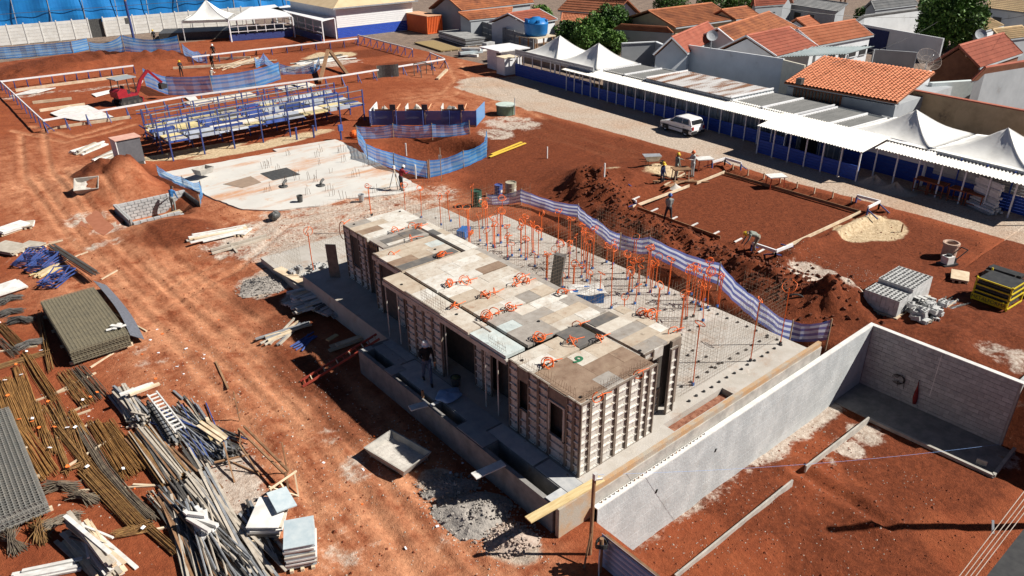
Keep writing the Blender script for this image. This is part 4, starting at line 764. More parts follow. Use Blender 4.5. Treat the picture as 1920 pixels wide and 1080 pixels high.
pile('offcut_heap','white block offcuts lying on the dark rails of the prop heap',(368,985),(395,1015),10,.4,.13,.11,[wht_b],'offcut',ejit=.3,ang=.3,z=.3); pile('dark_rail_heap','dark rails at the bottom edge beside the white panel stack',(455,960),(520,1050),12,.7,.08,.07,[dsteel,dsteel,steel],'rail',ejit=.3,ang=.12)
for px,py,n,w,l in ((15,800,40,.7,'wide golden rebar mat above the grey mesh stack'),(50,735,26,.4,'golden rebar bundle beside the left golden mats'),(25,760,30,.5,'golden rebar bundle between the two golden mats'),(150,850,20,.3,'thin rusty rebar bundle crossing the yard middle')): rebar(((px-14,py-45),(px+16,py+40)),n,w,rb_y if 'golden' in l else rb,l)
mb = MB()
for px,py in ((600,980),(560,1000)): pass
# ---------------------------------------------------------------- rear part of the site
rs = M('rear_slab', (.52,.50,.465), (.58,.56,.52), .5, .9, .2, 20, c3=(.50,.40,.30), contrast=(.34,.60), detail=9, stain=((.22,(.50,.24,.115),(.35,1.5,1),.50,.62,.85),(.9,(.52,.29,.16),(1,1,1),.58,.70,.7),(3,(.62,.60,.56),(1,1,1),.56,.7,.6)))
poly = [tuple(P(*q,.08)[:2]) for q in ((300,324),(520,284),(512,280),(629,261),(660,275),(792,352),(740,364),(650,372),(600,385),(520,394),(455,392),(400,372),(330,340))]
jp = []
for (ax,ay),(bx,by) in zip(poly,poly[1:]+poly[:1]):      # ragged cast edge
    L = math.hypot(bx-ax,by-ay); m = max(1,int(L/.35))
    for i in range(m): f = i/m; w_ = random.gauss(0,.035); jp.append((ax+(bx-ax)*f-(by-ay)/L*w_, ay+(by-ay)*f+(bx-ax)/L*w_))
tag(MB().prism(jp,-.2,.08).build('concrete_slab', rs), kind='structure')
grey_p = M('dark_plastic', (.05,.05,.05), (.09,.09,.085), 6, .5, c3=(.16,.16,.15))
for q,l,m in (([(488,325),(537,314),(563,327),(512,338)],'dark grey square plate lying on the rear slab',grey_p),([(418,345),(470,330),(490,342),(455,352)],'brown damp sheet lying on the rear slab',M('brown_sheet',(.26,.19,.14),(.32,.23,.17)))):
    tag(MB().prism([tuple(P(*a,.1)[:2]) for a in q],.085,.10).build('flat_sheet', m), l, 'sheet')
for px,py,l in ((532,350,'black pipe elbow sticking out of the rear slab, left one'),(602,348,'black pipe elbow sticking out of the rear slab, right one'),(563,378,'dark bucket on the near edge of the rear slab'),(678,376,'grey bucket standing on the dirt ramp'),(516,410,'black bag lying on the dirt ramp')):
    p = P(px,py,.1); mb = MB()
    if 'elbow' in l: mb.tube([p,p+Vector((0,0,.18)),p+Vector((.15,.1,.3)),p+Vector((.32,.2,.33))],.09,8); mb.lathe([(.3,.0),(.26,.06),(.1,.07)],tuple(p),10)
    elif 'bucket' in l: mb.lathe([(0,.0),(.16,.0),(.2,.42),(.18,.42),(.14,.05),(0,.05)],tuple(p),12)
    else: mb.grid(lambda u,v: p+Vector((.38*math.cos(6.283*u)*math.sin(3.14*v)*(1+.15*math.sin(u*19)), .3*math.sin(6.283*u)*math.sin(3.14*v), .2+.26*-math.cos(3.14*v)*(1+.2*math.sin(u*13)))),14,8)
    tag(mb.build('black_bag' if 'bag' in l else 'bucket' if 'bucket' in l else 'pipe_elbow', grey_p if 'grey' not in l else steel), l, 'bag' if 'bag' in l else 'bucket' if 'bucket' in l else 'pipe')
mbk = 0
for k in range(26):
    px,py = random.uniform(480,700),random.uniform(285,375); p = P(px,py,.08); n = random.choice((2,3,4)); mb = MB()
    for i in range(n): q = p+Vector((.18*i,random.uniform(-.1,.1),0)); mb.tube([q,q+Vector((random.uniform(-.1,.1),random.uniform(-.1,.1),random.uniform(.3,.7)))],.012,4)
    tag(mb.build('starter_bars', wire), 'thin starter bars sprouting from the pale rear slab', 'rebar', 'starter bars on the rear slab')
# box kiosk and material around it
k0 = P(250,318); t = thing('site_cabinet', 'tall white cabinet with dark front and a blue brace', 'cabinet', tuple(k0), R(4))
MB().box(-.8,.85,-.35,.75,.55,2.35).build('box_body', M('cabinet_grey',(.10,.10,.11),(.13,.13,.14),rough=.6), t, False); MB().box(-.86,-.8,-.4,.8,0,2.36).build('side_panel', wht_b, t, False); MB().box(-.9,.92,-.45,.85,2.36,2.42).build('lid', M('pinkish_lid',(.62,.38,.30),(.55,.30,.24)), t, False)
for x in (-.75,.8): MB().box(x-.04,x+.04,-.36,-.28,0,.55).build('leg', wht_b, t, False)
MB().bar((-.8,-.42,.6),(.8,-.5,.15),.09).build('brace', bsteel, t, False); MB().box(.35,.75,-.4,-.1,.2,.6).build('motor', grey_p, t, False)
pile('board_pile','pile of white boards left of the tall white cabinet',(145,290),(190,272),12,1.3,.2,.10,[wht_b,stone],'board',ejit=.4,ang=.1); pile('board_pile','pile of white boards close behind the tall white cabinet',(180,305),(235,285),14,1.4,.2,.10,[wht_b,stone,dsteel],'board',ejit=.4,ang=.1)
# tilted mortar trough, flat trough by the foundation
def trough(c, L, w, h, rz, rx, label, fill, lift=.05):
    p = PG(*c); t = thing('mortar_trough', label, 'trough', (p.x,p.y,p.z+lift), rz); m = Matrix.Rotation(rx,4,'X'); mb = MB(); tk = .05; f = .8
    o = [(-L/2,-w/2),(L/2,-w/2),(L/2,w/2),(-L/2,w/2)]
    V = [(x*f,y*f,0) for x,y in o]+[(x,y,h) for x,y in o]+[((abs(x)-tk)*(1 if x>0 else -1),(abs(y)-tk)*(1 if y>0 else -1),h) for x,y in o]+[(x*f*.94,y*f*.94,.05) for x,y in o]
    F = [(3,2,1,0),(12,13,14,15)]+[(i,(i+1)%4,4+(i+1)%4,4+i) for i in range(4)]+[(4+i,4+(i+1)%4,8+(i+1)%4,8+i) for i in range(4)]+[(8+i,8+(i+1)%4,12+(i+1)%4,12+i) for i in range(4)]
    mb.add([m @ Vector(v) for v in V], F); mb.build('tub', conc, t, False)
    z = h*.45; n = 10
    MB().grid(lambda u,v: m @ Vector(((u-.5)*L*.86,(v-.5)*w*.86,z*(.7+.5*float(noise2(np.array(u*5),np.array(v*4),1,3))))),n,n).build('mortar', fill, t, False)
dustm = M('dry_mortar',(.56,.53,.48),(.44,.40,.36),9,.95,.5,30)
trough((747,862),2.0,1.3,.38,R(-79),0,'large grey mortar trough with dry mortar beside the haul road',dustm,.06)
trough((168,362),1.5,1.25,.5,R(-20),R(24),'tilted square concrete tub below the spoil heap',dustm,.3); trough((384,335),1.2,.9,.4,R(20),0,'small grey wheelbarrow tub behind the block pit',dustm,.4)
# block-lined pit
bp = thing('block_pit', 'shallow pit lined with grey concrete blocks below the spoil heap', 'pit', (11.3,48.7,-.9)); lay = MB().box(0,.365,-.11,.11,0,.17).mesh('block', blk)
def brow(a, b, z, off, n=None):
    a = Vector((*a,z)); b = Vector((*b,z)); d = (b-a).normalized(); L = (b-a).length; x = -off; ang = math.atan2(d.y,d.x)
    while x < L-.1:
        q = a+d*max(x,0); inst('block', lay, bp, (q.x-11.3,q.y-48.7,z+.9), (0,0,ang)); x += .4
for c in range(6):
    z = -.8+c*.2; o = .2*(c%2)
    brow((9.3,50.25),(13.4,50.25),z,o); brow((9.2,47.1),(9.2,50.2),z,o); brow((9.3,47.0),(12.2,47.0),z,o) if c < 5 else None
MB().box(9.25,13.5,50.21,50.29,-.9,.36).box(9.16,9.24,47,50.2,-.9,.38).build('mortar_core', mort, bp)
MB().box(13.4,13.5,47.4,50.2,-.8,.3).build('pit_board', grey_p, bp)
net_fence('blue_netting_fence','crumpled blue netting heaped around the far corner of the block pit',((298,330),(345,352),(378,362),(376,388)),.8,BL,.25)
panel_stack((335,403),1.6,.7,2,R(15),'timber pallet lying at the near edge of the block pit',[wood_p],.05,.05,'timber_pallet')
p = PG(190,412); tag(MB().solid(lambda u,v: P(165+u*50+(v-.5)*40,398+u*22+(1-v)*30-8,.04+gz(p.x,p.y)),2,2,(0,0,.02)).build('brown_sheet', M('red_dust_sheet',(.36,.14,.08),(.30,.11,.06))), 'flat reddish sheet lying beside the block pit','sheet')
# ---- batter boards: white boards on blue braced posts
bwhite = M('batter_white', (.78,.78,.78), (.66,.66,.68), 3, .6, .05, var=.06)
def batter(pts, z, label, n, board=.16, side=1, group='white setting-out boards on blue posts'):
    B = [Vector((*P(a,b,z)[:2],z)) for a,b in pts]; t = thing('batter_board', label, 'batter board', (B[0].x,B[0].y,0), 0, group)
    for a,b,k in zip(B[:-1],B[1:],n):
        MB().bar(a,b,.09,board).build('board', bwhite, t); d = (b-a).normalized(); s = Vector((-d.y,d.x,0))*side
        for i in range(k+1):
            q = a.lerp(b,i/max(1,k)); g = gz(q.x,q.y); MB().bar((q.x,q.y,g-.1),(q.x,q.y,z-.06),.085).build('post', post_b, t); MB().bar((q.x+s.x*.7,q.y+s.y*.7,g-.05),(q.x,q.y,z-.15),.06).build('brace', post_b, t)
    return t
batter(((0,153),(250,123)),1.0,'white setting-out board along the far edge of the big excavated plot',[11]); batter(((80,226),(0,152)),1.0,'white setting-out board down the left side of the big plot',[10],side=-1)
batter(((80,226),(340,182),(640,142),(834,111)),1.0,'longest white setting-out board across the front of the big plot',[7,9,7],side=-1); batter(((834,111),(806,99)),1.0,'short white setting-out board at the right corner of the big plot',[2]); batter(((773,92),(671,66)),1.0,'white setting-out board on the right side of the big plot',[8])
batter(((360,107),(480,93),(670,72)),1.0,'white setting-out board along the rear right of the big plot',[5,7],side=1)
batter(((1160,362),(1193,352)),.75,'white corner setting-out board at the left corner of the soil pad',[1]); batter(((1160,365),(1193,378)),.75,'white corner setting-out board beside the left corner of the soil pad',[1],side=-1)
batter(((1336,304),(1360,297)),.75,'white corner setting-out board by the pad workers',[1]); batter(((1360,297),(1390,306)),.75,'white corner setting-out board nearest the parked car',[1])
batter(((1607,367),(1650,378)),.8,'white corner setting-out board beside the pale sand',[1]); batter(((1650,378),(1628,389)),.8,'white return board beside the pale sand',[1]); batter(((1410,456),(1455,471)),.7,'white corner setting-out board beside the bending worker',[1]); batter(((1455,471),(1486,459)),.7,'white return board beside the bending worker',[1])
# timber along the plots
for k,(p_,q_,w,m,l) in enumerate((((1186,392),(1292,352),.12,wood_p,'pale plank on the left front edge of the soil pad'),((1306,347),(1358,326),.12,wood_p,'pale plank on the left rear edge of the soil pad'),((1358,328),(1612,402),.14,wood_b,'dark plank along the rear edge of the soil pad'),((1450,478),(1612,402),.14,wood_p,'pale plank along the right edge of the soil pad'),((1195,394),(1350,450),.12,wood_b,'dark plank along the near edge of the soil pad'),
     ((30,172),(240,144),.25,wood_p,'long pale plank inside the left part of the big plot'),((62,195),(135,187),.2,wood_p,'short pale plank inside the left part of the big plot'),((75,210),(160,198),.2,wood_p,'pale plank in front of the short one in the big plot'),((90,245),(245,222),.2,wood_p,'pale plank below the front setting-out board'),((325,130),(440,123),.2,wood_p,'pale plank near the workers in the big plot'),((405,112),(470,110),.2,wood_p,'pale plank behind the two workers in the big plot'))):
    a, b = PG(*p_,.14), PG(*q_,.14); tag(MB().bar(a,b,.05 if k < 5 else .12,w+.06).build('edge_plank', m), l, 'plank')
for k in range(7):
    u = k/6; p = Vector((34.0,28.6-u*9.0,0)); p.z = gz(p.x-.3,p.y)+.05; tag(MB().bar(p+Vector((-.55,0,.06)),p+Vector((.1,0,.1)),.1,.05).build('edge_peg', wht_b),'small pale brace along the near edge of the soil pad','brace','braces of the soil pad')
for k in range(8):
    p = Vector((44.3,28.9-k*1.25,0)); p.z = gz(p.x,p.y); tag(MB().bar(p,p+Vector((0,0,.45)),.07).build('edge_peg', wood_p),'small timber peg behind the rear plank of the soil pad','peg','pegs of the soil pad')
# ---- rack of scaffold tables
rk = thing('formwork_rack', 'long blue steel rack carrying boxes and pale form boards', 'rack', (24,61,0)); bx_b = M('blue_box', (.04,.08,.30), (.09,.14,.36), 2, .5, var=.25, c3=(.5,.55,.62), contrast=(.5,.72)); bx_w = M('pale_box', (.50,.53,.58), (.35,.40,.50), 2, .6, var=.2, c3=(.15,.22,.45)); bx_y = M('yellow_form', (.70,.58,.26), (.60,.50,.30), 2, .7, var=.15); bx_p = M('pale_form', (.68,.62,.52), (.56,.50,.42), 2, .8, var=.15)
RX0, RX1 = 15.4, 32.4; rows_y = (58.6,61.2,63.8,66.4)
def ry(x, k): return rows_y[k]+(x-16.2)*.05
for k in range(4):
    for i,x in enumerate(np.linspace(RX0+(k>1)*.4,RX1-(k>2)*1.5,8)):
        MB().bar((x,ry(x,k),gz(x,ry(x,k))-.1),(x,ry(x,k),2.75-.1*k),.10).build('post', post_b, rk); MB().bar((x,ry(x,k),.6),(x-.1,ry(x,k)+.9,0),.06).build('brace', post_b, rk)
    for z in (2.15,2.7-.1*k): MB().bar((RX0,ry(RX0,k),z),(RX1-(k>2)*1.5,ry(RX1,k),z),.06).build('rail', steel if z > 2.3 else post_b, rk)
    for x in np.arange(RX0+.5,RX1-1,1.0):
        if random.random() < .75: MB().bar((x,ry(x,k),1.35),(x,ry(x,k),2.7-.1*k),.045).build('upright', post_b, rk)
for k in range(3):
    x = RX0-.3*(k==1)
    while x < RX1-1:
        w = random.choice((1.5,2.0,2.4)); y = ry(x,k)
        for (ya,yb,z,mm) in ((.1,.24,1.35,[bx_b,bx_w]),(.3,1.15,1.36,[bx_p,bx_y,bx_y,stone,dsteel]),(1.2,1.32,1.4,[bx_b,bx_w]),(1.4,2.35,1.38,[bx_p,bx_y,stone,bx_p,dsteel])):
            if random.random() < .9: MB().box(x+.03,x+w-.05,y+ya,y+yb,z,z+random.choice((.12,.22,.28)) if ya in (.1,1.2) else z+.1).build('form_box' if ya in (.1,1.2) else 'form_board', random.choice(mm), rk)
        MB().bar((x,y,1.22),(x,y+2.5,1.22),.08).build('joist', post_b, rk); MB().bar((x+.2,y+.3,1.4),(x+.5,y+1.8,2.2),.05).build('diagonal', dsteel, rk); x += w
for x in (21,23,25,29.5,31): MB().cbox((x,68.2,1.9),(1.9,1.5,.14),rz=.05).build('top_board', bx_p, rk)
for q,l in (([(95,215),(130,203),(165,200),(215,222),(150,228),(110,222)],'crumpled white plastic sheet inside the front of the big plot'),([(20,181),(60,170),(105,166),(70,176)],'narrow white sheet inside the left part of the big plot'),([(172,178),(215,168),(222,172),(180,183)],'narrow white sheet left of the red digger'),([(345,182),(365,180),(378,196),(368,200)],'white sheet hanging behind the formwork rack')):
    Q_ = [PG(*a) for a in q]; tag(MB().prism([(v.x,v.y) for v in Q_],max(v.z for v in Q_)+.04,max(v.z for v in Q_)+.1).build('white_sheet', wht_b), l, 'plastic sheet')
for px,py,l in ((557,262,'blue post in front of the rack, left one'),(589,258,'blue post in front of the rack, right one'),(640,262,'post with a blue switch box in front of the rack')):
    p = PG(px,py); t = thing('blue_stake', l, 'post', tuple(p)); MB().bar(p,p+Vector((0,0,1.0)),.12).build('post', post_b, t); MB().cbox(p+Vector((0,-.06,1.0)),(.35 if 'box' in l else .14,.2,.5 if 'box' in l else .06)).build('switch_box' if 'box' in l else 'post_cap', bsteel, t)
p = PG(665,258); tag(MB().grid(lambda u,v: p+Vector((.4*math.cos(6.283*u)*math.sin(3.14*v),.4*math.sin(6.283*u)*math.sin(3.14*v),.3-.34*math.cos(3.14*v))),12,8).build('orange_tub', orn), 'round orange tub between the rack and the debris bays','tub')
# ---- debris bays
A0 = P(695,237); A1 = P(893,237); B0 = P(728,205); B1 = P(913,205)
t = thing('debris_bays', 'row of timber debris bays behind a navy sheet fence', 'debris bay', (A0.x,A0.y,0)); d = (A1-A0).normalized(); s = Vector((-d.y,d.x,0)); L = (A1-A0).length
for i in range(4): MB().solid(lambda u,v: A0+d*(L*(i+u)/4)+Vector((0,0,.1+v*1.25)),6,2,s*.03).build('front_sheet', net_n, t)
for i in range(5): MB().bar(A0+d*(L*i/4)-s*.05,A0+d*(L*i/4)-s*.05+Vector((0,0,1.4)),.07).build('post', post_b, t)
for o,l in ((A0,0),(A1,1)): MB().solid(lambda u,v: o+s*(3.2*u)+d*(.5*u*l)+Vector((0,0,.05+1.35*v)),4,1,d*.05).build('end_panel', net_lb if l else bwhite, t)
brn = M('bay_timber',(.20,.09,.05),(.28,.14,.08)); pnk = M('peach_board',(.75,.42,.24),(.66,.34,.18))
for u,wd in ((.12,1.7),(.42,1.7),(.76,1.7)):
    c = A0+d*(L*u)+s*1.4; rzz = math.atan2(d.y,d.x)
    MB().cbox(c-s*.55+Vector((0,0,.75)),(wd,.06,1.1),rz=rzz).build('bay_side', brn, t); MB().cbox(c+d*(wd/2+.05)+Vector((0,0,.85)),(.06,1.9,1.3),rz=rzz,ry=.5).build('bay_divider', pnk, t); MB().cbox(c-d*(wd/2)+Vector((0,0,.85)),(.06,1.6,1.3),rz=rzz).build('bay_side', wht_b, t)
    MB().grid(lambda a,b_: c+d*((a-.5)*wd)+s*((b_-.5)*1.4)+Vector((0,0,.5+.9*math.sin(3.14*a)*math.sin(3.14*b_)*(.6+.8*float(noise2(np.array(a*6),np.array(b_*6),1,int(u*50)))))),12,12).build('rubble', M('rubble',(.58,.54,.47),(.40,.34,.28),7,.9,.6,25) if u < .7 else M('grey_rubble',(.26,.25,.23),(.40,.38,.35),9,.9,.6,25), t)
    MB().cbox(A0+d*(L*u+wd*.55)+Vector((0,0,1.65)),(.5,.05,.5),rz=rzz).build('sign', grey_p, t); MB().bar(A0+d*(L*u+wd*.55),A0+d*(L*u+wd*.55)+Vector((0,0,1.5)),.05).build('sign_post', post_w, t)
p = PG(948,214); t = thing('round_tank','pale green round tank with a white lid on the soil','tank',tuple(p)); MB().lathe([(.82,0),(.85,.85),(.9,.87)],tuple(p),20).build('tank_body',M('green_tank',(.10,.16,.12),(.15,.22,.16)),t,smooth=True); MB().lathe([(.92,.86),(.92,.93),(0,.97)],tuple(p),20).build('lid',M('pale_lid',(.50,.58,.52),(.42,.50,.46)),t); MB().bar(p+Vector((.3,-.95,0)),p+Vector((.3,-.95,1.6)),.06).build('pole',steel,t)
# ---- netting at the back
net_fence('blue_netting_fence','light blue netting fence along the far left of the site',((-5,112),(70,106),(138,100),(168,93)),1.5,BL,.06); net_fence('blue_netting_fence','drooping blue netting fence above the far left soil bank',((170,98),(235,97),(340,100)),1.6,BL,.55,tops=(1.3,2.0,2.2)); net_fence('blue_netting_fence','long curved blue netting fence beside the red digger',((275,162),(317,179),(400,177),(480,165),(527,149)),1.9,BL,.1)
net_fence('blue_netting_fence','torn blue netting hanging near the rear workers',((345,103),(375,118),(390,118)),1.4,BL,.4); net_fence('blue_netting_fence','crumpled blue netting in the middle of the big plot',((480,128),(497,120),(525,140),(590,138),(600,128)),1.3,BL,.5)
pile('plank_heap','heap of pale planks lying behind the crumpled netting',(530,132),(590,118),9,2.0,.2,.06,[wood_p,stone],'plank',ejit=.8,ang=.2); pile('plank_heap','heap of pale planks beside the two rear workers',(410,128),(490,112),16,3.0,.15,.07,[wood_p,stone,wood_b],'plank',ejit=.8,ang=.25); pile('sheet_heap','grey boards and sheets behind the brown beams',(560,120),(640,108),12,3.5,.5,.05,[stone,wht_b,dsteel],'board',ejit=1,ang=.2)
for p_,q_,h1,h2,l in (((600,158),(618,124),.2,1.8,'leaning brown beam standing near the middle of the big plot'),((652,142),(622,122),.1,1.6,'fallen brown beam behind the front setting-out board')): tag(MB().bar(PG(*p_,h1),PG(*q_,h2),.35,.3).build('timber_beam', wood_b), l, 'beam')
p0, p1 = PG(708,147), PG(748,143); t = thing('dark_screen','dark screen sheet behind the front setting-out board','sheet',tuple(p0)); MB().solid(lambda u,v: p0.lerp(p1,u)+Vector((0,.1*math.sin(u*6),1.35*v)),8,3,(0,.03,0)).build('sheet',grey_p,t); MB().bar(p0,p0+Vector((0,0,1.4)),.05).build('post',post_w,t)
frame_bars('steel_trestle','dark steel trestle frames at the right end of the front setting-out board','trestle',[((777,142),0,(777,140),1.2),((800,138),0,(800,137),1.2),((777,140),1.2,(800,137),1.2),((790,146),0,(790,143),1.2),((812,141),0,(812,140),1.2),((790,143),1.2,(812,140),1.2)],.09,dsteel)
tag(MB().bar(PG(820,150,.1),PG(838,135,.25),.3,.2).build('timber_beam',wood_p),'thick pale beam lying at the right corner of the big plot','beam')
# ---- white precast wall, blue screen, hall, container
pre = M('precast_white', (.66,.65,.62), (.56,.54,.50), 1.5, .85, .1, var=.05); wall = thing('precast_wall','white precast panel wall along the rear of the site','wall',(25,129,0)); W0, W1 = Vector((4,131.4,0)), Vector((52,127.0,0)); wd = (W1-W0).normalized(); WL = (W1-W0).length; n = int(WL/2.05)
slat = MB().box(0,1.9,-.05,.05,0,.42).mesh('slat', pre); wrz = math.atan2(wd.y,wd.x)
for i in range(n):
    q = W0+wd*(i*2.05); MB().cbox(q+Vector((0,0,1.4)),(.16,.2,2.9),rz=wrz).build('post', pre, wall)
    if i == 11: MB().cbox(q+wd*1.0+Vector((0,.3,1.3)),(1.9,.1,2.6),rz=wrz).build('gate', grey_p, wall); continue
    for k in range(6): r_ = q+wd*.08; inst('slat', slat, wall, (r_.x-25,r_.y-129,.05+k*.44), (0,0,wrz))
blue_t = M('blue_tarpaulin', (.01,.14,.40), (.015,.20,.52), .35, .45, .3, 3, var=.04)
t = thing('blue_screen','tall bright blue tarpaulin screen behind the white wall','screen',(25,150,0))
MB().solid(lambda u,v: (-30+u*110,152-u*7+.12*math.sin(u*160+v*3)+.2*math.sin(v*9+u*30),14*v),220,10,(0,.05,0)).build('tarpaulin', blue_t, t)
for i in range(23): x = -30+i*5; MB().bar((x,151.7-(x+30)/110*7,0),(x+.5,151.7-(x+30)/110*7,14),.10).build('pole', steel, t)
for k in range(4): MB().bar((-30,151.6,2.5+3*k),(80,144.6,2.2+3*k),.06).build('rope', dsteel, t)
a = P(252,78); b = Vector((a.x,a.y,10)); t = thing('utility_pole','brown pole with a blue painted foot in front of the white wall','pole',tuple(a)); MB().tube([a,a+Vector((0,0,5.5))],.18,10).build('blue_foot',post_b,t); MB().tube([a+Vector((0,0,5.5)),a+Vector((0,0,11))],.17,10).build('shaft',wood_b,t); MB().cbox(a+Vector((-.4,-.2,2.9)),(.5,.35,.8)).build('meter_box',grey_p,t)
tentm = M('tent_canvas', (.74,.73,.70), (.66,.65,.62), .9, .7, .3, 4, var=.04, c3=(.50,.48,.43), contrast=(.40,.68), stain=((.5,(.46,.44,.40),(1,1,1),.55,.75,.5),))
def tent(cx, cy, hx, hy, rz, ze, za, label, legs=True, drop=.35):
    t = thing('pyramid_tent', label, 'tent', (cx,cy,0), rz, 'white pyramid tents'); C = [(-hx,-hy),(hx,-hy),(hx,hy),(-hx,hy)]
    for i in range(4):
        a, b = Vector((*C[i],ze)), Vector((*C[(i+1)%4],ze)); ap = Vector((0,0,za))
        def fn(u,v):
            p = a.lerp(b,u).lerp(ap,v); p.z -= .28*(za-ze)*math.sin(math.pi*v)*(.55+.45*math.sin(math.pi*u)) ; p.z += .02*math.sin(u*25+v*9); return p
        MB().solid(fn,12,8,(0,0,-.015)).build('canopy_side', tentm, t, False, True); MB().solid(lambda u,v: a.lerp(b,u)+Vector((0,0,-drop*v)),4,1,(0,.0,.01)).build('valance', tentm, t, False)
        if legs: MB().bar((C[i][0],C[i][1],0),(C[i][0],C[i][1],ze),.09).build('leg', bwhite, t, False)
    return t
tent(40.2,117.6,3.2,3.2,R(-30),2.8,5.2,'white pyramid tent in front of the white precast wall')
p = P(400,60); tag(MB().cbox((P(385,68).x,P(385,68).y,.5),(12,5,1.0),rz=R(-25)).build('dark_tarpaulin', grey_p), 'black tarpaulin covering goods under the far tent','tarpaulin')
for q,l in (([(428,39),(470,14),(515,9),(548,31)],'flat white canopy roof left of the hall'),([(508,16),(540,10),(627,34),(603,40)],'white lean-to roof against the hall')):
    Q_ = [P(*a,2.9) for a in q]; t = thing('flat_canopy', l, 'canopy', (Q_[0].x,Q_[0].y,0)); MB().prism([(v.x,v.y) for v in Q_],2.85,2.95).build('roof_sheet', bwhite, t)
    for v in Q_: MB().bar((v.x,v.y,0),(v.x,v.y,2.85),.15).build('post', bwhite, t)
    a, b = Q_[0], Q_[3]; MB().bar(a+Vector((0,.6,-2.4)),b+Vector((0,.6,-2.4)),.1,.9).build('low_wall', post_b, t)
    for z in (-1.6,-.9): MB().bar(a+Vector((0,.4,z)),b+Vector((0,.4,z)),.08).build('frame_rail', bwhite, t)
    for i in range(1,7): MB().bar(a.lerp(b,i/7)+Vector((0,.4,-1.8)),a.lerp(b,i/7)+Vector((0,.4,-.1)),.08).build('mullion', bwhite, t)
hall = thing('site_hall','white boarded hall with a blue lower band and tan roof','hall',(59,108,0)); hw_ = M('hall_white',(.80,.80,.80),(.72,.72,.73),2,.7); hb_ = M('hall_blue',(.025,.07,.42),(.03,.09,.48),2,.6)
def planks(x0,x1,y,z0,z1,n,mat,parent,name='board'):
    m = MB().box(x0,x1,y-.04,y,0,(z1-z0)/n-.03).mesh(name, mat)
    loc = XF[parent.name].translation
    for k in range(n): inst(name, m, parent, (-loc.x,-loc.y+random.uniform(-.01,.01),z0+k*(z1-z0)/n-loc.z))
planks(53.2,66.2,103.0,.1,1.5,6,hb_,hall); planks(53.2,66.2,103.0,1.5,4.2,10,hw_,hall); MB().box(53.3,66.1,103.02,118,0,4.2).build('hall_walls', hw_, hall)
tanr = M('tan_roof',(.62,.48,.30),(.54,.40,.24),.8,.85,.1,8); MB().add([(52.6,102.4,4.2),(66.8,102.4,4.2),(66.8,118.5,4.2),(52.6,118.5,4.2),(58.5,108.5,6.6),(61,112.5,6.6)],[(0,1,5,4),(1,2,5),(2,3,4,5),(3,0,4),(3,2,1,0)]).build('hip_roof', tanr, hall); MB().bar((52.5,102.35,4.2),(66.9,102.35,4.2),.18).build('gutter', steel, hall)
ctm = M('container_orange',(.66,.13,.03),(.56,.10,.025),1.5,.6,c3=(.36,.10,.05),contrast=(.45,.75)); ct = thing('shipping_container','orange corrugated shipping container beside the hall','container',(66.3,100.4,0))
def corr(a, b, z0, z1, dep, n, nrm):
    a = Vector(a); b = Vector(b); nrm = Vector(nrm); mb = MB(); pts = []
    for i in range(n):
        for f,o in ((0,0),(.3,0),(.5,dep),(.8,dep)): pts.append(a.lerp(b,(i+f)/n)+nrm*o)
    pts.append(b); m = len(pts); mb.add([p+Vector((0,0,z0)) for p in pts]+[p+Vector((0,0,z1)) for p in pts],[(i,i+1,m+i+1,m+i) for i in range(m-1)]); return mb
corr((65.0,97.3,0),(67.6,97.3,0),.15,2.5,.07,9,(0,1,0)).build('end_wall', ctm, ct); corr((65.0,103.4,0),(65.0,97.3,0),.15,2.5,.06,20,(1,0,0)).build('side_wall', ctm, ct); corr((67.6,97.3,0),(67.6,103.4,0),.15,2.5,.06,20,(-1,0,0)).build('side_wall', ctm, ct)
MB().box(64.97,67.63,97.27,103.43,2.5,2.6).build('roof', M('container_roof',(.62,.36,.22),(.55,.30,.18)), ct); MB().box(64.97,67.63,97.27,103.43,.05,.16).build('floor_frame', ctm, ct)
for x,y in ((64.99,97.29),(67.61,97.29),(64.99,103.41),(67.61,103.41)): MB().cbox((x,y,1.3),(.12,.12,2.5)).build('corner_post', ctm, ct)
gf_ = M('grey_fence',(.17,.175,.185),(.23,.235,.24),1.2,.9,.1,var=.08); gfn = thing('concrete_fence','grey concrete panel fence behind the orange container','fence',(69,90,0)); F0, F1 = Vector((72.5,107,0)), Vector((66.3,75,0))
for i in range(13):
    a, b = F0.lerp(F1,i/13), F0.lerp(F1,(i+.94)/13); hgt = 2.6-.05*i
    for k in range(3): MB().bar(a+Vector((0,0,hgt*(k+.5)/3)),b+Vector((0,0,hgt*(k+.5)/3)),.08,hgt/3-.03).build('fence_panel', gf_, gfn)
    MB().bar(F0.lerp(F1,(i+.97)/13),F0.lerp(F1,(i+.97)/13)+Vector((0,0,hgt+.1)),.18).build('post', gf_, gfn)
t,_ = panel_stack((866,78),8.6,3.2,7,R(80),'big dark stack of grey panels beside the orange container',[dsteel,steel],.11,.04); MB().cbox((0,0,_+.02),(8.6,3.2,.05)).build('cover_sheet', M('grey_cover',(.34,.34,.33),(.22,.22,.22),1.5), t, False)
panel_stack((820,88),8.2,3.0,2,R(81),'flat yellowish mat of mesh in front of the dark panel stack',[M('straw_mesh',(.34,.25,.12),(.24,.17,.08),6)],.06,.05)
pile('rubbish_heap','white sacks and scraps on the soil beside the dark panel stack',(865,105),(900,104),7,1.6,.45,.3,[wht_b,bluep,dsteel],'sack',ejit=.4,ang=.3); pile('timber_offcuts','white boards lying by the dark panel stack',(890,98),(912,95),5,1.0,.25,.08,[wht_b],'board')
t = thing('block_pallet','grey concrete blocks stacked beside the white kiosk','blocks',tuple(PG(918,92)),R(10))
for i in range(4):
    for j in range(2):
        for k in range(4): MB().cbox((i*.42-.6,j*.42,.1+k*.22),(.4,.4,.2)).build('block', blk, t, False)
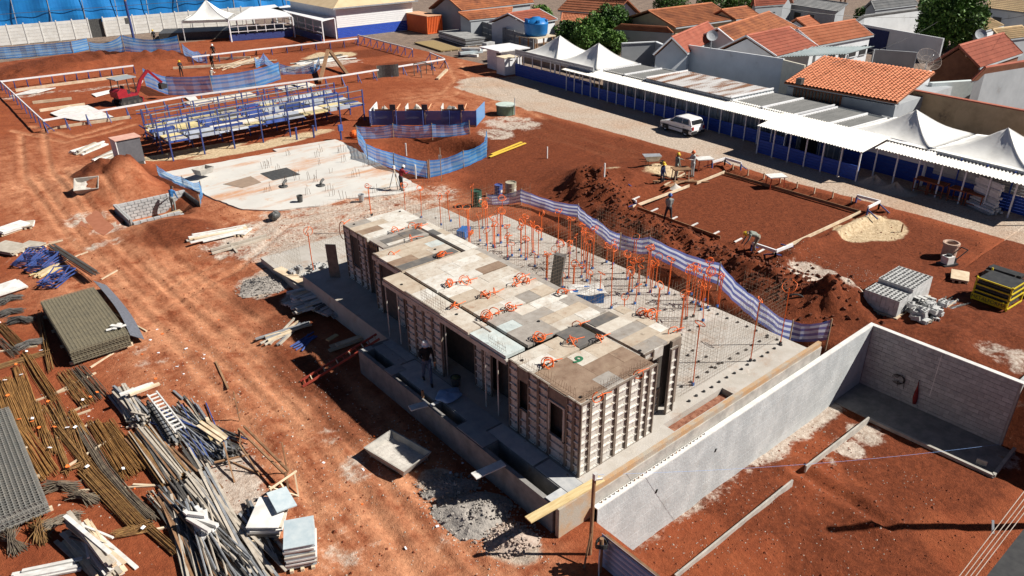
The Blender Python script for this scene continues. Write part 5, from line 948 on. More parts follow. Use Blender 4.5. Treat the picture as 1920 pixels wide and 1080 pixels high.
# ---------------------------------------------------------------- row of site cabins along the gravel road
RO = Vector((51.25,30.9,0)); RT = Vector((.088,.996,0)).normalized(); RN = Vector((.996,-.088,0)).normalized(); RRZ = math.atan2(RT.y,RT.x)
def RW(s, d, z=0): return RO+RT*s+RN*d+Vector((0,0,z))
cw = M('canopy_white',(.60,.59,.565),(.53,.515,.48),1.5,.6,var=.03,stain=((.6,(.42,.38,.33),(1,1,1),.52,.72,.6),)); cblue = M('cabin_blue',(.018,.055,.30),(.022,.07,.36),2,.55); cgrey = M('cabin_grey',(.40,.42,.43),(.32,.34,.35),2,.6,.05,var=.06); groof = M('weathered_roof',(.23,.23,.22),(.33,.325,.31),1.2,.85,.1,c3=(.17,.16,.15),stretch=(.6,4,1)); wroof = M('rust_streaked_roof',(.78,.76,.74),(.72,.69,.66),.9,.6,c3=(.33,.17,.10),stretch=(.22,1.6,1),contrast=(.38,.47)); teal = M('pale_teal_side',(.55,.63,.66),(.46,.54,.58),2,.6)
def corr_roof(s0,s1,d0,d1,z0,z1,name,mat,parent,pitch=.22,amp=.035):
    n = int((s1-s0)/pitch)*4
    return MB().solid(lambda u,v: RW(s0+(s1-s0)*u,d0+(d1-d0)*v,z0+(z1-z0)*v+amp*math.sin(u*n/4*2*math.pi)),n,1,(0,0,-.015)).build(name, mat, parent, smooth=True)
def slatwall(s0,s1,d,z0,z1,mat,parent,name='cladding_board',h=.2):
    n = max(1,int((z1-z0)/h)); m = MB().box(0,s1-s0,-.03,.03,0,(z1-z0)/n-.02).mesh(name, mat); loc = XF[parent.name].translation
    for k in range(n): q = RW(s0,d,z0+k*(z1-z0)/n)-loc; inst(name, m, parent, tuple(q), (0,0,RRZ))
def box_rw(s0,s1,d0,d1,z0,z1):
    mb = MB(); V = [RW(s,d,z) for z in (z0,z1) for s,d in ((s0,d0),(s1,d0),(s1,d1),(s0,d1))]
    return mb.add(V,[(0,1,2,3),(7,6,5,4),(0,4,5,1),(1,5,6,2),(2,6,7,3),(3,7,4,0)])
def canopy(s0,s1,d0,d1,z,label,posts,wall=True,wd=.15):
    t = thing('walkway_canopy', label, 'canopy', tuple(RW(s0,d0)), 0); corr_roof(s0,s1,d0,d1,z,z+.16*(d1-d0),'roof_sheet',cw,t)
    for s in np.linspace(s0+.15,s1-.15,posts): MB().bar(RW(s,d0+wd,0),RW(s,d0+wd,z),.08).build('post', bwhite, t)
    if wall: slatwall(s0+.1,s1-.1,d0+wd+.06,.08,1.12,cblue,t)
    return t
canopy(-1.5,25.4,.0,2.1,2.2,'long white corrugated canopy over the blue-fronted cabins behind the car',22,wd=.55)
canopy(-8.9,-.3,-1.6,1.6,2.15,'middle white canopy standing out in front of the blue boarded wall',7)
canopy(-19.5,-8.9,-.15,1.5,2.2,'right-hand white corrugated canopy below the two big tents',8,wall=False)
def cabin(s0,s1,d0,d1,z,roof,label,side=cgrey,cor=True):
    t = thing('site_cabin', label, 'cabin', tuple(RW(s0,d0)), 0); box_rw(s0,s1,d0,d1,0,z-.12).build('cabin_body', side, t)
    n = int((d1-d0)/.3)*4; MB().solid(lambda u,v: RW(s0+(s1-s0)*v,d0+(d1-d0)*u,z-.05+.03*math.sin(u*n/4*6.283)),n,1,(0,0,-.02)).build('roof_sheet', roof, t)
    for k in range(int((s1-s0)/.5)): q = s0+.25+k*.5; MB().bar(RW(q,d0-.03,.1),RW(q,d0-.03,z-.15),.10).build('wall_rib', side, t)
    for k in range(int((d1-d0)/.4)): q = d0+.2+k*.4; MB().bar(RW(s0-.03,q,.1),RW(s0-.03,q,z-.15),.14,.06).build('side_rib', teal, t)
    MB().bar(RW(s0,d0,z),RW(s0,d1,z),.1,.14).build('roof_edge', bwhite, t); MB().bar(RW(s1,d0,z),RW(s1,d1,z),.1,.14).build('roof_edge', bwhite, t)
    for k in range(2): q = s0+(s1-s0)*(.3+.4*k); box_rw(q-.4,q+.4,d0-.06,d0-.02,.1,2.1).build('door', M('cabin_door',(.20,.23,.27),(.15,.17,.20)), t)
cabin(18.1,21.0,1.75,6.7,2.60,groof,'grey-roofed cabin next to the left tents'); cabin(15.3,18.0,1.75,6.7,2.60,groof,'grey-roofed cabin left of the rust-streaked roof'); cabin(5.2,15.1,1.75,7.2,2.80,wroof,'long cabin with a white roof streaked with rust'); cabin(2.1,5.0,1.75,7.0,2.55,groof,'first grey-roofed cabin right of the rusty roof'); cabin(-.9,2.0,1.75,7.0,2.55,groof,'second grey-roofed cabin right of the rusty roof'); cabin(-3.9,-1.3,1.75,6.8,2.50,groof,'third grey-roofed cabin right of the rusty roof'); cabin(-5.6,-4.0,1.75,6.6,2.50,groof,'grey-roofed cabin next to the right tents')
for s,d,label in ((31.1,4.2,'leftmost white pyramid tent of the cabin row'),(24.7,4.2,'second white pyramid tent of the cabin row, behind the canopy start'),(-8.75,4.4,'large white pyramid tent above the right-hand canopy'),(-14.75,4.5,'rightmost white pyramid tent at the picture edge')):
    c = RW(s,d); tent(c.x,c.y,3.1,3.15 if s > 0 else 2.98,RRZ-math.pi/2,2.5,4.45 if s > 0 else 4.1,label,drop=.3)
t = thing('cabin_front','blue lower wall with open windows under the left tents','wall',tuple(RW(28,.8)))
slatwall(21.6,34.9,.95,.0,1.35,cblue,t); slatwall(21.6,34.9,.95,2.3,2.85,cgrey,t); box_rw(21.6,34.9,1.9,1.95,1.3,2.4).build('back_board', M('brown_shade',(.22,.17,.14),(.28,.22,.18)), t)
for s in np.linspace(22,34.8,9): MB().bar(RW(s,.9,1.3),RW(s,.9,2.4),.09).build('mullion', bwhite, t)
t = thing('cabin_front','white and blue boarded wall under the right-hand canopy','wall',tuple(RW(-12,1.3))); slatwall(-12.4,-.5,1.75,1.3,2.6,hw_,t,h=.26); slatwall(-12.4,-.5,1.75,.0,1.3,cblue,t,h=.26); slatwall(-19.4,-12.4,1.2,1.1,2.6,cgrey,t,h=.18); slatwall(-19.4,-12.4,1.15,.0,1.1,cblue,t,h=.18)
for s in (-14,-15.6,-17.2,-19): MB().bar(RW(s,1.05,0),RW(s,1.05,2.5),.07).build('batten', cblue, t)
box_rw(-3.4,-2.0,1.66,1.7,.1,2.2).build('doorway', MATS['void'], t); box_rw(-11.6,-10.6,1.66,1.7,1.75,2.15).build('notice_board', M('notice_dark',(.03,.03,.06),(.05,.05,.08)), t); box_rw(-9.0,-8.7,1.66,1.7,2.1,2.15).build('lamp', grey_p, t)
box_rw(.2,1.3,.6,.68,1.6,2.2).build('notice_board', MATS['notice_dark'], t)
# goods by the cabins
for k,(s,l) in enumerate(((-12.4,'rusty steel table frame, first in the row under the canopy'),(-13.4,'rusty steel table frame, second in the row under the canopy'),(-14.7,'rusty steel table frame, third in the row under the canopy'),(-15.8,'rusty steel table frame, nearest the white tube stack'))):
    t = thing('steel_table', l, 'table', tuple(RW(s,.3)), RRZ, 'rusty tables under the canopy'); rust = M('rust_red',(.30,.09,.04),(.22,.07,.035))
    MB().box(-.5,.5,-.4,.4,.82,.9).build('table_top', rust, t, False)
    for a in (-.45,.45):
        for b in (-.35,.35): MB().box(a-.03,a+.03,b-.03,b+.03,0,.82).build('leg', rust, t, False)
    MB().bar((-.45,-.35,.2),(.45,-.35,.2),.05).build('stretcher', rust, t, False); MB().bar((-.45,.35,.2),(.45,.35,.2),.05).build('stretcher', rust, t, False)
pile('tube_stack','stack of long pale square tubes at the end of the canopy',(1820,383),(1865,403),24,1.0,.17,.13,[wht_b,steel],'tube',ejit=.1)
for s,d,rr,l in ((-9.6,-.6,1.3,'low heap of grey sand in the shade of the cabins'),(-11.2,-.8,1.1,'low heap of gravel in the shade beside the rusty tables')):
    c = RW(s,d); tag(MB().grid(lambda u,v: c+Vector((rr*v*math.cos(6.283*u),rr*v*math.sin(6.283*u)*1.3,.55*(1-v)**1.3*(.8+.3*math.sin(u*20))+.0)),20,8).build('sand_heap', M('grey_sand',(.34,.29,.24),(.44,.38,.31),8,.95,.5,30)), l, 'sand heap')
p = RW(-1.0,-.4); t = thing('white_drum','white plastic drum standing at the cabin entrance','drum',tuple(p)); MB().lathe([(0,0),(.25,0),(.28,.3),(.25,.62),(.2,.64)],tuple(p),14).build('drum_body',wht_b,t,smooth=True); MB().lathe([(.2,.64),(.2,.68),(0,.69)],tuple(p),14).build('lid',wht_b,t)
# kiosk, white cabinet, water tank on its stand
c = P(975,118); k_ = PG(958,122)
t = thing('white_kiosk','small white kiosk with a flat white roof beside the tents','kiosk',tuple(RW(38,2)),RRZ-math.pi/2); MB().box(-1.2,1.6,-.6,2.4,0,2.3).build('kiosk_body', hw_, t, False); MB().box(-1.9,2.4,-1.2,3.0,2.3,2.42).build('roof_sheet', bwhite, t, False); MB().box(-1.25,-1.2,-.4,.4,.1,2).build('door', grey_p, t, False)
t = thing('white_cabinet','tall white box cabinet in front of the kiosk','cabinet',tuple(RW(35.9,.6)),RRZ-math.pi/2); MB().box(-.9,.9,-.7,.9,.05,1.9).build('box_body', hw_, t, False); MB().box(-.95,.95,-.75,.95,1.9,1.96).build('lid', M('cream_lid',(.70,.60,.44),(.62,.52,.38)), t, False); MB().box(-.2,.2,-.73,-.71,1.6,1.68).build('slot', grey_p, t, False)
wt = P(1005,66,3.0); t = thing('water_tank','round blue water tank on a timber platform behind the tents','water tank',(wt.x,wt.y,0)); bt = M('tank_blue',(.015,.15,.42),(.02,.19,.50),1.2,.4)
MB().lathe([(0,3.0),(1.25,3.0),(1.38,3.3),(1.45,4.3),(1.5,4.4),(1.42,4.5),(1.15,4.85),(.55,5.0),(.5,5.1),(0,5.12)],(wt.x,wt.y,0),24).build('tank_body', bt, t, smooth=True)
for k in range(6): a = k*1.047; MB().cbox((wt.x+1.25*math.cos(a),wt.y+1.25*math.sin(a),4.72),(.3,.3,.3),rz=a).build('lid_lug', bt, t)
MB().cbox((wt.x,wt.y,2.92),(3.4,3.4,.12),rz=.1).build('platform', wood_p, t)
for a in (-1.4,0,1.4):
    for b in (-1.4,1.4): MB().bar((wt.x+a,wt.y+b,0),(wt.x+a,wt.y+b,2.9),.14).build('leg', wood_b, t)
# ---- parked hatchback
def hatchback(loc, rz, label):
    t = thing('parked_car', label, 'car', loc, rz); paint = M('car_white',(.80,.80,.80),(.76,.76,.77),1,.25,spec=.5); glass = M('car_glass',(.015,.017,.02),(.02,.022,.025),1,.12,spec=.6); blkp = M('bumper_black',(.03,.03,.032),(.045,.045,.045),3,.6)
    L, w = 3.65, .78
    prof = [(-1.80,.30,.93),(-1.82,.55,.95),(-1.76,.80,.97),(-1.70,.92,.96),(-1.3,.95,1),(-.2,.94,1),(.78,.93,1),(1.1,.88,.99),(1.68,.74,.95),(1.80,.58,.92),(1.81,.38,.90)]
    mb = MB(); n = len(prof); V = []; 
    for x,z,f in prof:
        V += [(x,-w*f,z),(x,w*f,z)]
    low = [(-1.78,.22),(1.78,.22)]
    base = len(V); V += [(-1.78,-w*.93,.24),(-1.78,w*.93,.24),(1.78,-w*.9,.24),(1.78,w*.9,.24)]
    F = [(2*i,2*i+2,2*i+3,2*i+1) for i in range(n-1)]
    F += [tuple([base]+[2*i for i in range(n)]+[base+2]), tuple(reversed([base+1]+[2*i+1 for i in range(n)]+[base+3])), (base,base+1,1,0), (base+2,2*n-2,2*n-1,base+3), (base,base+2,base+3,base+1)]
    mb.add(V,F); mb.build('body', paint, t, False)
    c = [(-1.74,.93,.94),(-1.50,1.36,.86),(-1.30,1.43,.82),(-.1,1.44,.82),(.15,1.40,.83),(.82,.93,.95)]; V = []; 
    for x,z,f in c: V += [(x,-w*f,z),(x,w*f,z)]
    MB().add(V,[(2*i,2*i+2,2*i+3,2*i+1) for i in range(5)]+[tuple(2*i for i in range(6)),tuple(reversed([2*i+1 for i in range(6)]))]).build('cabin', paint, t, False)
    def pane(q, off): MB().add([Vector(v) for v in q]+[Vector(v)+Vector(off) for v in q],[(0,1,2,3),(7,6,5,4),(0,4,5,1),(1,5,6,2),(2,6,7,3),(3,7,4,0)]).build('window', glass, t, False)
    for s in (-1,1):
        e = .012*s; pane([(-1.42,s*w*.945,.98),(-.72,s*w*.955,.98),(-.72,s*w*.855,1.35),(-1.30,s*w*.86,1.35)],(0,e,0)); pane([(-.64,s*w*.955,.98),(.58,s*w*.955,.98),(.12,s*w*.86,1.34),(-.64,s*w*.855,1.35)],(0,e,0))
        MB().box(.35,.5,s*.80-.06,s*.80+.06,.95,1.05).build('mirror', blkp, t, False); MB().box(-1.0,-.86,s*.785-.008,s*.785+.008,.78,.81).build('door_handle', blkp, t, False); MB().box(-1.8,1.8,s*.765-.012,s*.765+.012,.50,.56).build('rub_strip', blkp, t, False)
        MB().cbox((1.76,s*.55,.64),(.06,.3,.16)).build('headlight', M('lamp_glass',(.6,.62,.65),(.7,.7,.7),rough=.2), t, False); MB().cbox((-1.80,s*.62,.72),(.05,.2,.28)).build('tail_light', M('tail_red',(.35,.02,.02),(.28,.02,.02),rough=.3), t, False)
    pane([(-1.70,-.62,1.0),(-1.70,.62,1.0),(-1.54,.58,1.32),(-1.54,-.58,1.32)],(-.02,0,.01)); pane([(.76,-.66,.98),(.76,.66,.98),(.2,.60,1.38),(.2,-.60,1.38)],(.015,0,.015))
    MB().cbox((-1.80,0,.40),(.14,1.46,.22)).build('bumper', blkp, t, False); MB().cbox((1.78,0,.38),(.14,1.42,.20)).build('bumper', blkp, t, False); MB().cbox((-1.88,0,.5),(.02,.45,.12)).build('number_plate', wht_b, t, False)
    for x in (-1.15,1.12):
        for s in (-1,1):
            c_ = Matrix.Translation((x,s*.70,.28)) @ Matrix.Rotation(math.pi/2,4,'X'); mb = MB().lathe([(.16,-.09),(.27,-.09),(.285,-.05),(.285,.05),(.27,.09),(.16,.09)],n=18); mb.v = [tuple(c_ @ Vector(v)) for v in mb.v]; wh = mb.build('wheel', M('tyre',(.02,.02,.02),(.03,.03,.03)), t, False, True)
            mb = MB().lathe([(0,.06),(.12,.07),(.165,.085),(.165,-.085),(.12,-.07),(0,-.06)],n=14); mb.v = [tuple(c_ @ Vector(v)) for v in mb.v]; o = mb.build('rim', steel, None, False); o.parent = wh
            MB().box(x-.33,x+.33,s*.775-.006,s*.775+.006,.22,.60).build('wheel_arch', blkp, t, False)
hatchback((50.35,38.25,.0), RRZ, 'small white three-door hatchback parked before the blue-fronted cabins')
# ---------------------------------------------------------------- neighbouring houses
def rmat(n, a, b, c): return M(n, a, b, .8, .9, .15, 10, c3=c, var=.05, contrast=(.38,.66), detail=8, stain=((.35,(b[0]*.62,b[1]*.62,b[2]*.62),(1,1,1),.5,.68,.7),(2.2,(.20,.085,.05),(1,1,1),.60,.72,.7),(1.1,(a[0]*.95,a[1]*1.35,a[2]*1.5),(1,1,1),.58,.7,.5)))
r_or = rmat('tile_orange',(.50,.185,.095),(.42,.145,.072),(.38,.125,.065)); r_rd = rmat('tile_red',(.42,.135,.085),(.33,.10,.065),(.26,.08,.05)); r_old = rmat('tile_old',(.50,.19,.085),(.30,.11,.06),(.13,.06,.04)); r_tan = rmat('tile_tan',(.58,.42,.24),(.46,.33,.19),(.36,.27,.17)); r_gry = M('sheet_grey',(.17,.175,.18),(.25,.25,.25),1,.8,.1,c3=(.36,.34,.31)); r_grn = M('sheet_green',(.20,.25,.26),(.26,.30,.31),1,.7)
w_wht = M('plaster_white',(.66,.68,.70),(.58,.60,.62),.7,.9,.1,c3=(.42,.41,.39)); w_gry = M('plaster_grey',(.40,.42,.44),(.33,.35,.37),.6,.9,.1,c3=(.26,.26,.26)); w_crm = M('plaster_cream',(.52,.42,.27),(.42,.34,.22),.7,.9,.1); w_brk = M('brick_brown',(.26,.11,.06),(.20,.08,.045),2,.9,.2); w_brn = M('stained_wall',(.60,.44,.27),(.46,.33,.20),.7,.95,.3,8,c3=(.14,.105,.08),contrast=(.40,.62)); dkw = M('window_dark',(.03,.03,.035),(.05,.05,.05),3,.3)
def roof_patch(name, A, B, RA, RB, mat, parent, th=.06, roll=.24, step=.42):
    # rows of tiles: rolls across the slope, small steps down it
    L = max((B-A).length,(RB-RA).length); H = max((RA-A).length,(RB-B).length); nu = max(6,min(150,int(L/roll)))*2; nv = max(3,min(40,int(H/step))); N = (B-A).cross(RA-A).normalized(); N = N if N.z > 0 else -N; mb = MB()
    for j in range(nv):
        def fn(u,v,j=j):
            f = (j+v)/nv; p = A.lerp(RA,f).lerp(B.lerp(RB,f),u); k = round(u*nu); return p+N*((.045 if k % 2 else -.02)+.05*(1-v))
        mb.grid(fn, nu, 1)
    mb.build(name, mat, parent); MB().add([A-N*th,B-N*th,RB-N*th,RA-N*th,A-N*(th+.06),B-N*(th+.06),RB-N*(th+.06),RA-N*(th+.06)],[(0,1,2,3),(7,6,5,4),(0,4,5,1),(1,5,6,2),(2,6,7,3),(3,7,4,0)]).build('roof_deck', w_brk if mat is not r_gry else mat, parent)
def house(label, e0, e1, r0, r1, ze, zr, rm, wm, name='tiled_house', back=True, windows=(), sheet=False, ridge=True, verge=None):
    A, B, RA, RB = P(*e0,ze), P(*e1,ze), P(*r0,zr), P(*r1,zr)
    # square it up: the ridge runs parallel to the eave
    d = (B-A).normalized(); L = (B-A).length; o = (RA-A).dot(d)*.5+((RB-B).dot(d))*.5; pn = (RA+RB-A-B)*.5; pn = pn-d*pn.dot(d); pn.z = zr-ze
    RA, RB = A+d*min(max((RA-A).dot(d),-1.2),1.2)+pn, B+d*min(max((RB-B).dot(d),-1.2),1.2)+pn
    t = thing(name, label, 'house', (A.x,A.y,0)); roof_patch('roof_tiles', A, B, RA, RB, rm, t)
    FA, FB = RA+(RA-A)*Vector((1,1,-1)) if False else None, None
    FA = Vector((2*RA.x-A.x,2*RA.y-A.y,ze)); FB = Vector((2*RB.x-B.x,2*RB.y-B.y,ze))
    if back: roof_patch('roof_tiles', FB, FA, RB, RA, rm, t)
    else: FA = Vector((RA.x,RA.y,zr)); FB = Vector((RB.x,RB.y,zr))
    if ridge: MB().tube([RA+Vector((0,0,.03)),RB+Vector((0,0,.03))],.13,6).build('ridge_tiles', rm, t)
    c = (A+B+FA+FB)/4; ins = lambda p: c+(p-c)*.93
    a,b,fa,fb,ra,rb = [ins(p) for p in (A,B,FA,FB,RA,RB)]; dz = Vector((0,0,-.2)); g = lambda p: Vector((p.x,p.y,-.1))
    mb = MB()
    for q in ([g(a),g(b),b+dz,a+dz],[g(b),g(fb),fb+dz,b+dz],[g(fb),g(fa),fa+dz,fb+dz],[g(fa),g(a),a+dz,fa+dz]): mb.add(q,[(0,1,2,3)])
    mb.add([a+dz,fa+dz,ra+dz],[(0,1,2)]); mb.add([b+dz,fb+dz,rb+dz],[(0,1,2)]); mb.build('walls', wm, t)
    MB().bar(A+Vector((0,0,-.1)),B+Vector((0,0,-.1)),.12,.14).build('gutter', w_gry, t)
    for p_,q_ in ((A,RA),(B,RB))+(((FA,RA),(FB,RB)) if back else ()): MB().bar(p_+Vector((0,0,.03)),q_+Vector((0,0,.03)),.16,.14).build('verge', verge or rm, t)
    out = (A-c); out.z = 0; out = (out-d*out.dot(d)).normalized()
    for u in windows: q = a.lerp(b,u)+Vector((0,0,-1.5))+out*.04; wdo = MB().cbox(q,(1.3,.06,1.0),rz=math.atan2(d.y,d.x)).build('window', dkw, t); MB().bar(q+d*-.7+Vector((0,0,-.55))+out*.03,q+d*.7+Vector((0,0,-.55))+out*.03,.12,.08).build('sill', w_wht, t)
    return t, (A,B,RA,RB)
# big orange roof nearest the cabins, its nearest tiles laid one by one
A, B, RA, RB = P(1470,155,3.0), P(1682,193,3.0), P(1535,105,4.4), P(1738,130,4.4); RA = Vector((RA.x,A.y+.3,4.4)); RB = Vector((RA.x,B.y+.3,4.4)); 
t = thing('tiled_house','house with a big bright orange tiled roof right behind the grey-roofed cabins','house',(A.x,A.y,0)); N = (B-A).cross(RA-A).normalized(); N = N if N.z > 0 else -N
nu, nv = 30, 20; du = (B-A)/nu; tw = du.length
tl = MB().solid(lambda u,v: Vector((-tw/2+tw*u, (RA-A).length/nv*1.12*v, .09*math.sin(math.pi*u)+.05*(1-v))),6,1,(0,0,-.02)).mesh('tile', r_or, True)
ex = du.normalized(); ey = (RA-A).normalized(); ey = (ey-ex*ey.dot(ex)).normalized(); ez = ex.cross(ey); fl = ez.z < 0
rotm = Matrix(((ex.x,ey.x,ez.x),(ex.y,ey.y,ez.y),(ex.z,ey.z,ez.z))); eul = rotm.to_euler(); st = MB(); cnt = 0
for j in range(nv):
    for i in range(nu):
        p = A+du*(i+.5)+(RA-A)*(j/nv)+Vector((0,0,random.uniform(-.008,.008)))+N*.04
        if cnt < 300: inst('tile', tl, t, tuple(p-Vector((A.x,A.y,0))), eul, (1,1,-1 if fl else 1)); cnt += 1
        else:
            m = Matrix.Translation(p) @ rotm.to_4x4(); s_ = -1 if fl else 1; st.add([m @ Vector((v.co.x,v.co.y,v.co.z*s_)) for v in tl.vertices],[tuple(q.vertices) for q in tl.polygons])
tag(st.build('roof_tiles', r_or, t, smooth=True), kind='stuff')
MB().add([A,B,RB,RA,A-N*.1,B-N*.1,RB-N*.1,RA-N*.1],[(0,1,2,3),(7,6,5,4),(0,4,5,1),(1,5,6,2),(2,6,7,3),(3,7,4,0)]).build('roof_deck', w_brk, t)
MB().box(A.x+.5,RA.x+4.5,B.y+.35,A.y-.1,-.1,2.6).build('walls', w_gry, t); MB().box(A.x+.35,A.x+.48,A.y-5.2,A.y-.8,1.6,2.7).build('vent_band', w_brk, t)
for k in range(14): MB().box(A.x+.30,A.x+.36,A.y-5.1+k*.31,A.y-4.9+k*.31,1.65,2.65).build('vent_brick', dkw, t)
MB().box(A.x+.15,A.x+.28,B.y,A.y,2.78,2.93).build('gutter', w_gry, t); tc_ = P(1500,152,3.4); MB().cbox(tc_,(.5,.5,.5)).build('vent_box', grey_p, t)
def quadwall(label, pts, z0, z1, th, mat, name='boundary_wall', cap=None, zs=None):
    t = thing(name, label, 'wall', (pts[0][0],pts[0][1],0))
    for a,b in zip(pts[:-1],pts[1:]):
        a, b = Vector((*a,0)), Vector((*b,0)); MB().bar(a+Vector((0,0,(z0+z1)/2)),b+Vector((0,0,(z0+z1)/2)),th,z1-z0).build('wall_face', mat, t)
        if cap: MB().bar(a+Vector((0,0,z1+.04)),b+Vector((0,0,z1+.04)),th+.16,.10).build('wall_cap', cap, t)
    return t
def wp(px, py, z): p = P(px,py,z); return (p.x,p.y)
# wall pieces: big grey-white gable wall, stained boundary wall, grey row behind the cabins
quadwall('large blank pale wall behind the rust-streaked cabin roof',[wp(1292,84,4.0),wp(1470,110,4.0)],-.1,4.0,.2,w_wht,'blank_wall')
quadwall('pale cream end wall beside the big orange roof',[wp(1470,110,4.0),wp(1510,122,3.9)],-.1,3.9,.2,M('pale_cream',(.72,.68,.56),(.62,.58,.48)),'blank_wall')  # paler cream than the cream house plaster
quadwall('brown stained boundary wall behind the big right tents',[wp(1688,165,2.9),wp(1800,186,2.9),wp(1935,211,2.9)],-.1,2.9,.25,w_brn,'stained_wall',r_rd)
quadwall('low blue-grey panel fence between the cabins and the houses',[tuple(RW(22,9.3)[:2]),tuple(RW(-7,9.0)[:2])],-.1,1.9,.1,M('bluegrey_fence',(.22,.27,.32),(.27,.31,.36)),'panel_fence',steel)
quadwall('grey stepped plaster wall beside the shrubs',[wp(1166,82,3.0),wp(1230,72,3.4),wp(1290,104,3.0)],-.1,3.0,.2,w_gry,'plaster_wall',w_wht)
HS = [('house with a long orange roof behind the concrete fence',(866,20),(1000,5),(838,-8),(985,-24),3.2,5.2,r_old,w_gry,{}),('low house with a weathered orange roof above the concrete fence',(880,38),(957,30),(866,25),(992,9),2.6,3.6,r_old,w_gry,dict(back=False)),('small house with a white-edged roof behind the water tank',(988,45),(1045,36),(955,26),(1008,17),2.8,4.0,r_rd,w_wht,dict(verge=w_wht)),
 ('house with a pale orange roof at the top edge behind the shrubs',(1046,19),(1150,27),(1075,-6),(1185,1),3.0,4.8,r_or,w_wht,dict(windows=(.7,))),('low orange lean-to roof behind the water tank and shrubs',(1052,40),(1100,44),(1040,22),(1105,29),2.6,3.4,r_or,w_gry,dict(back=False)),('cream gabled house with a mossy orange roof behind the shrubs',(1267,52),(1378,36),(1221,21),(1328,5),3.0,4.6,r_old,w_crm,dict(windows=(.3,.7))),('narrow house with a mossy orange roof right of the cream gable',(1380,37),(1427,30),(1350,19),(1394,13),3.0,4.2,r_old,w_crm,{}),
 ('low orange roof between the shrubs and the cream gable',(1150,55),(1262,62),(1165,46),(1250,52),2.4,3.0,r_or,w_gry,dict(back=False)),('house with a red roof and pale gable wall left of the satellite dish',(1288,100),(1352,68),(1240,70),(1322,52),3.4,5.0,r_rd,w_wht,dict(verge=w_wht)),('house with a dark weathered red roof in the middle of the block',(1396,95),(1500,53),(1334,48),(1457,26),3.2,5.0,r_old,w_wht,dict(verge=w_wht)),('house with a pinkish red roof above the blank pale wall',(1456,106),(1534,87),(1366,75),(1466,53),3.2,5.0,r_rd,w_wht,dict(verge=w_wht)),
 ('house with a red roof above the grey sheet shed',(1532,86),(1638,66),(1482,59),(1576,40),3.2,4.8,r_or,w_wht,dict(windows=(.3,.5,.7,.9),verge=w_wht)),('tiny orange roof between two larger red roofs',(1513,51),(1537,45),(1484,38),(1508,32),3.0,4.0,r_or,w_wht,{}),('brick house with a red roof behind the big mesh dish',(1837,127),(1917,100),(1776,92),(1862,69),3.6,5.4,r_rd,w_brk,{}),('house with a dark red roof at the right picture edge',(1822,151),(1935,132),(1850,128),(1960,108),3.4,4.4,r_rd,w_gry,dict(windows=(.2,.35),back=False)),
 ('house with a tan roof at the top right corner',(1845,14),(1940,26),(1830,-14),(1935,-2),4.0,5.4,r_tan,w_wht,dict(windows=(.3,))),('low tan roof below the top right house',(1838,60),(1882,48),(1836,36),(1875,32),2.6,3.2,r_tan,w_wht,dict(back=False)),('tan-roofed porch at the right picture edge',(1880,75),(1935,68),(1895,52),(1940,45),2.8,3.6,r_tan,w_gry,dict(back=False)),('grey sheet-roofed house at the top edge behind the telegraph poles',(1478,8),(1570,22),(1500,-4),(1590,6),3.0,3.8,r_gry,w_gry,dict(back=False,windows=(.2,.5))),('grey sheet-roofed house at the top edge left of the big tree',(1640,18),(1722,8),(1630,2),(1712,-6),3.2,4.2,r_gry,w_gry,dict(windows=(.4,.8))),
 ('white house with a grey roof left of the big tree',(1602,40),(1735,22),(1650,28),(1740,12),3.0,3.6,r_gry,w_wht,dict(back=False)),('dark-walled house with a red roof at the top edge',(1415,12),(1470,8),(1418,-4),(1480,-10),3.4,4.6,r_rd,w_gry,dict(windows=(.6,)))]
for l,e0,e1,r0,r1,ze,zr,rm,wm,kw in HS: house(l,e0,e1,r0,r1,ze,zr,rm,wm,**kw)
Q_ = [P(1460,107,3.1),P(1590,101,3.1),P(1640,87,3.3),P(1486,87,3.3)]; t = thing('metal_shed','grey-green corrugated sheet roof shed behind the big orange roof','shed',(Q_[0].x,Q_[0].y,0))
MB().solid(lambda u,v: Q_[0].lerp(Q_[1],u).lerp(Q_[3].lerp(Q_[2],u),v)+Vector((0,0,.05*math.sin(u*160))),100,2,(0,0,-.04)).build('roof_sheet', r_grn, t, smooth=True)
for q in Q_: MB().bar((q.x,q.y,0),(q.x,q.y,3.0),.14).build('post', w_gry, t)
a, b = P(1600,42,2.8), P(1770,72,2.8); t = quadwall('pale blue yard wall with a navy gate left of the big tree',[(a.x,a.y),(b.x,b.y)],-.1,2.8,.2,w_wht,'yard_wall'); d = (b-a).normalized(); c = a+d*((b-a).length*.26)-Vector((d.y*-1,d.x,0)).normalized()*0; nn = Vector((-d.y,d.x,0)); nn = nn if nn.dot(-a) > 0 else -nn
MB().cbox(c+nn*.14+Vector((0,0,-1.5)),(5.4,.06,2.4),rz=math.atan2(d.y,d.x)).build('gate', M('navy_gate',(.02,.03,.10),(.03,.04,.13)), t)
quadwall('white yard wall beside the right end of the big orange roof',[wp(1700,150,3.4),wp(1745,132,3.4)],-.1,3.4,.2,w_wht,'yard_wall'); quadwall('pale stepped wall behind the stained boundary wall',[wp(1745,155,2.9),wp(1825,148,3.0)],-.1,2.9,.5,M('pale_blue_wall',(.60,.66,.66),(.52,.57,.58)),'yard_wall')
quadwall('low grey yard wall behind the orange roof',[wp(1640,92,2.2),wp(1720,98,2.2)],-.1,2.2,.2,w_gry,'yard_wall')
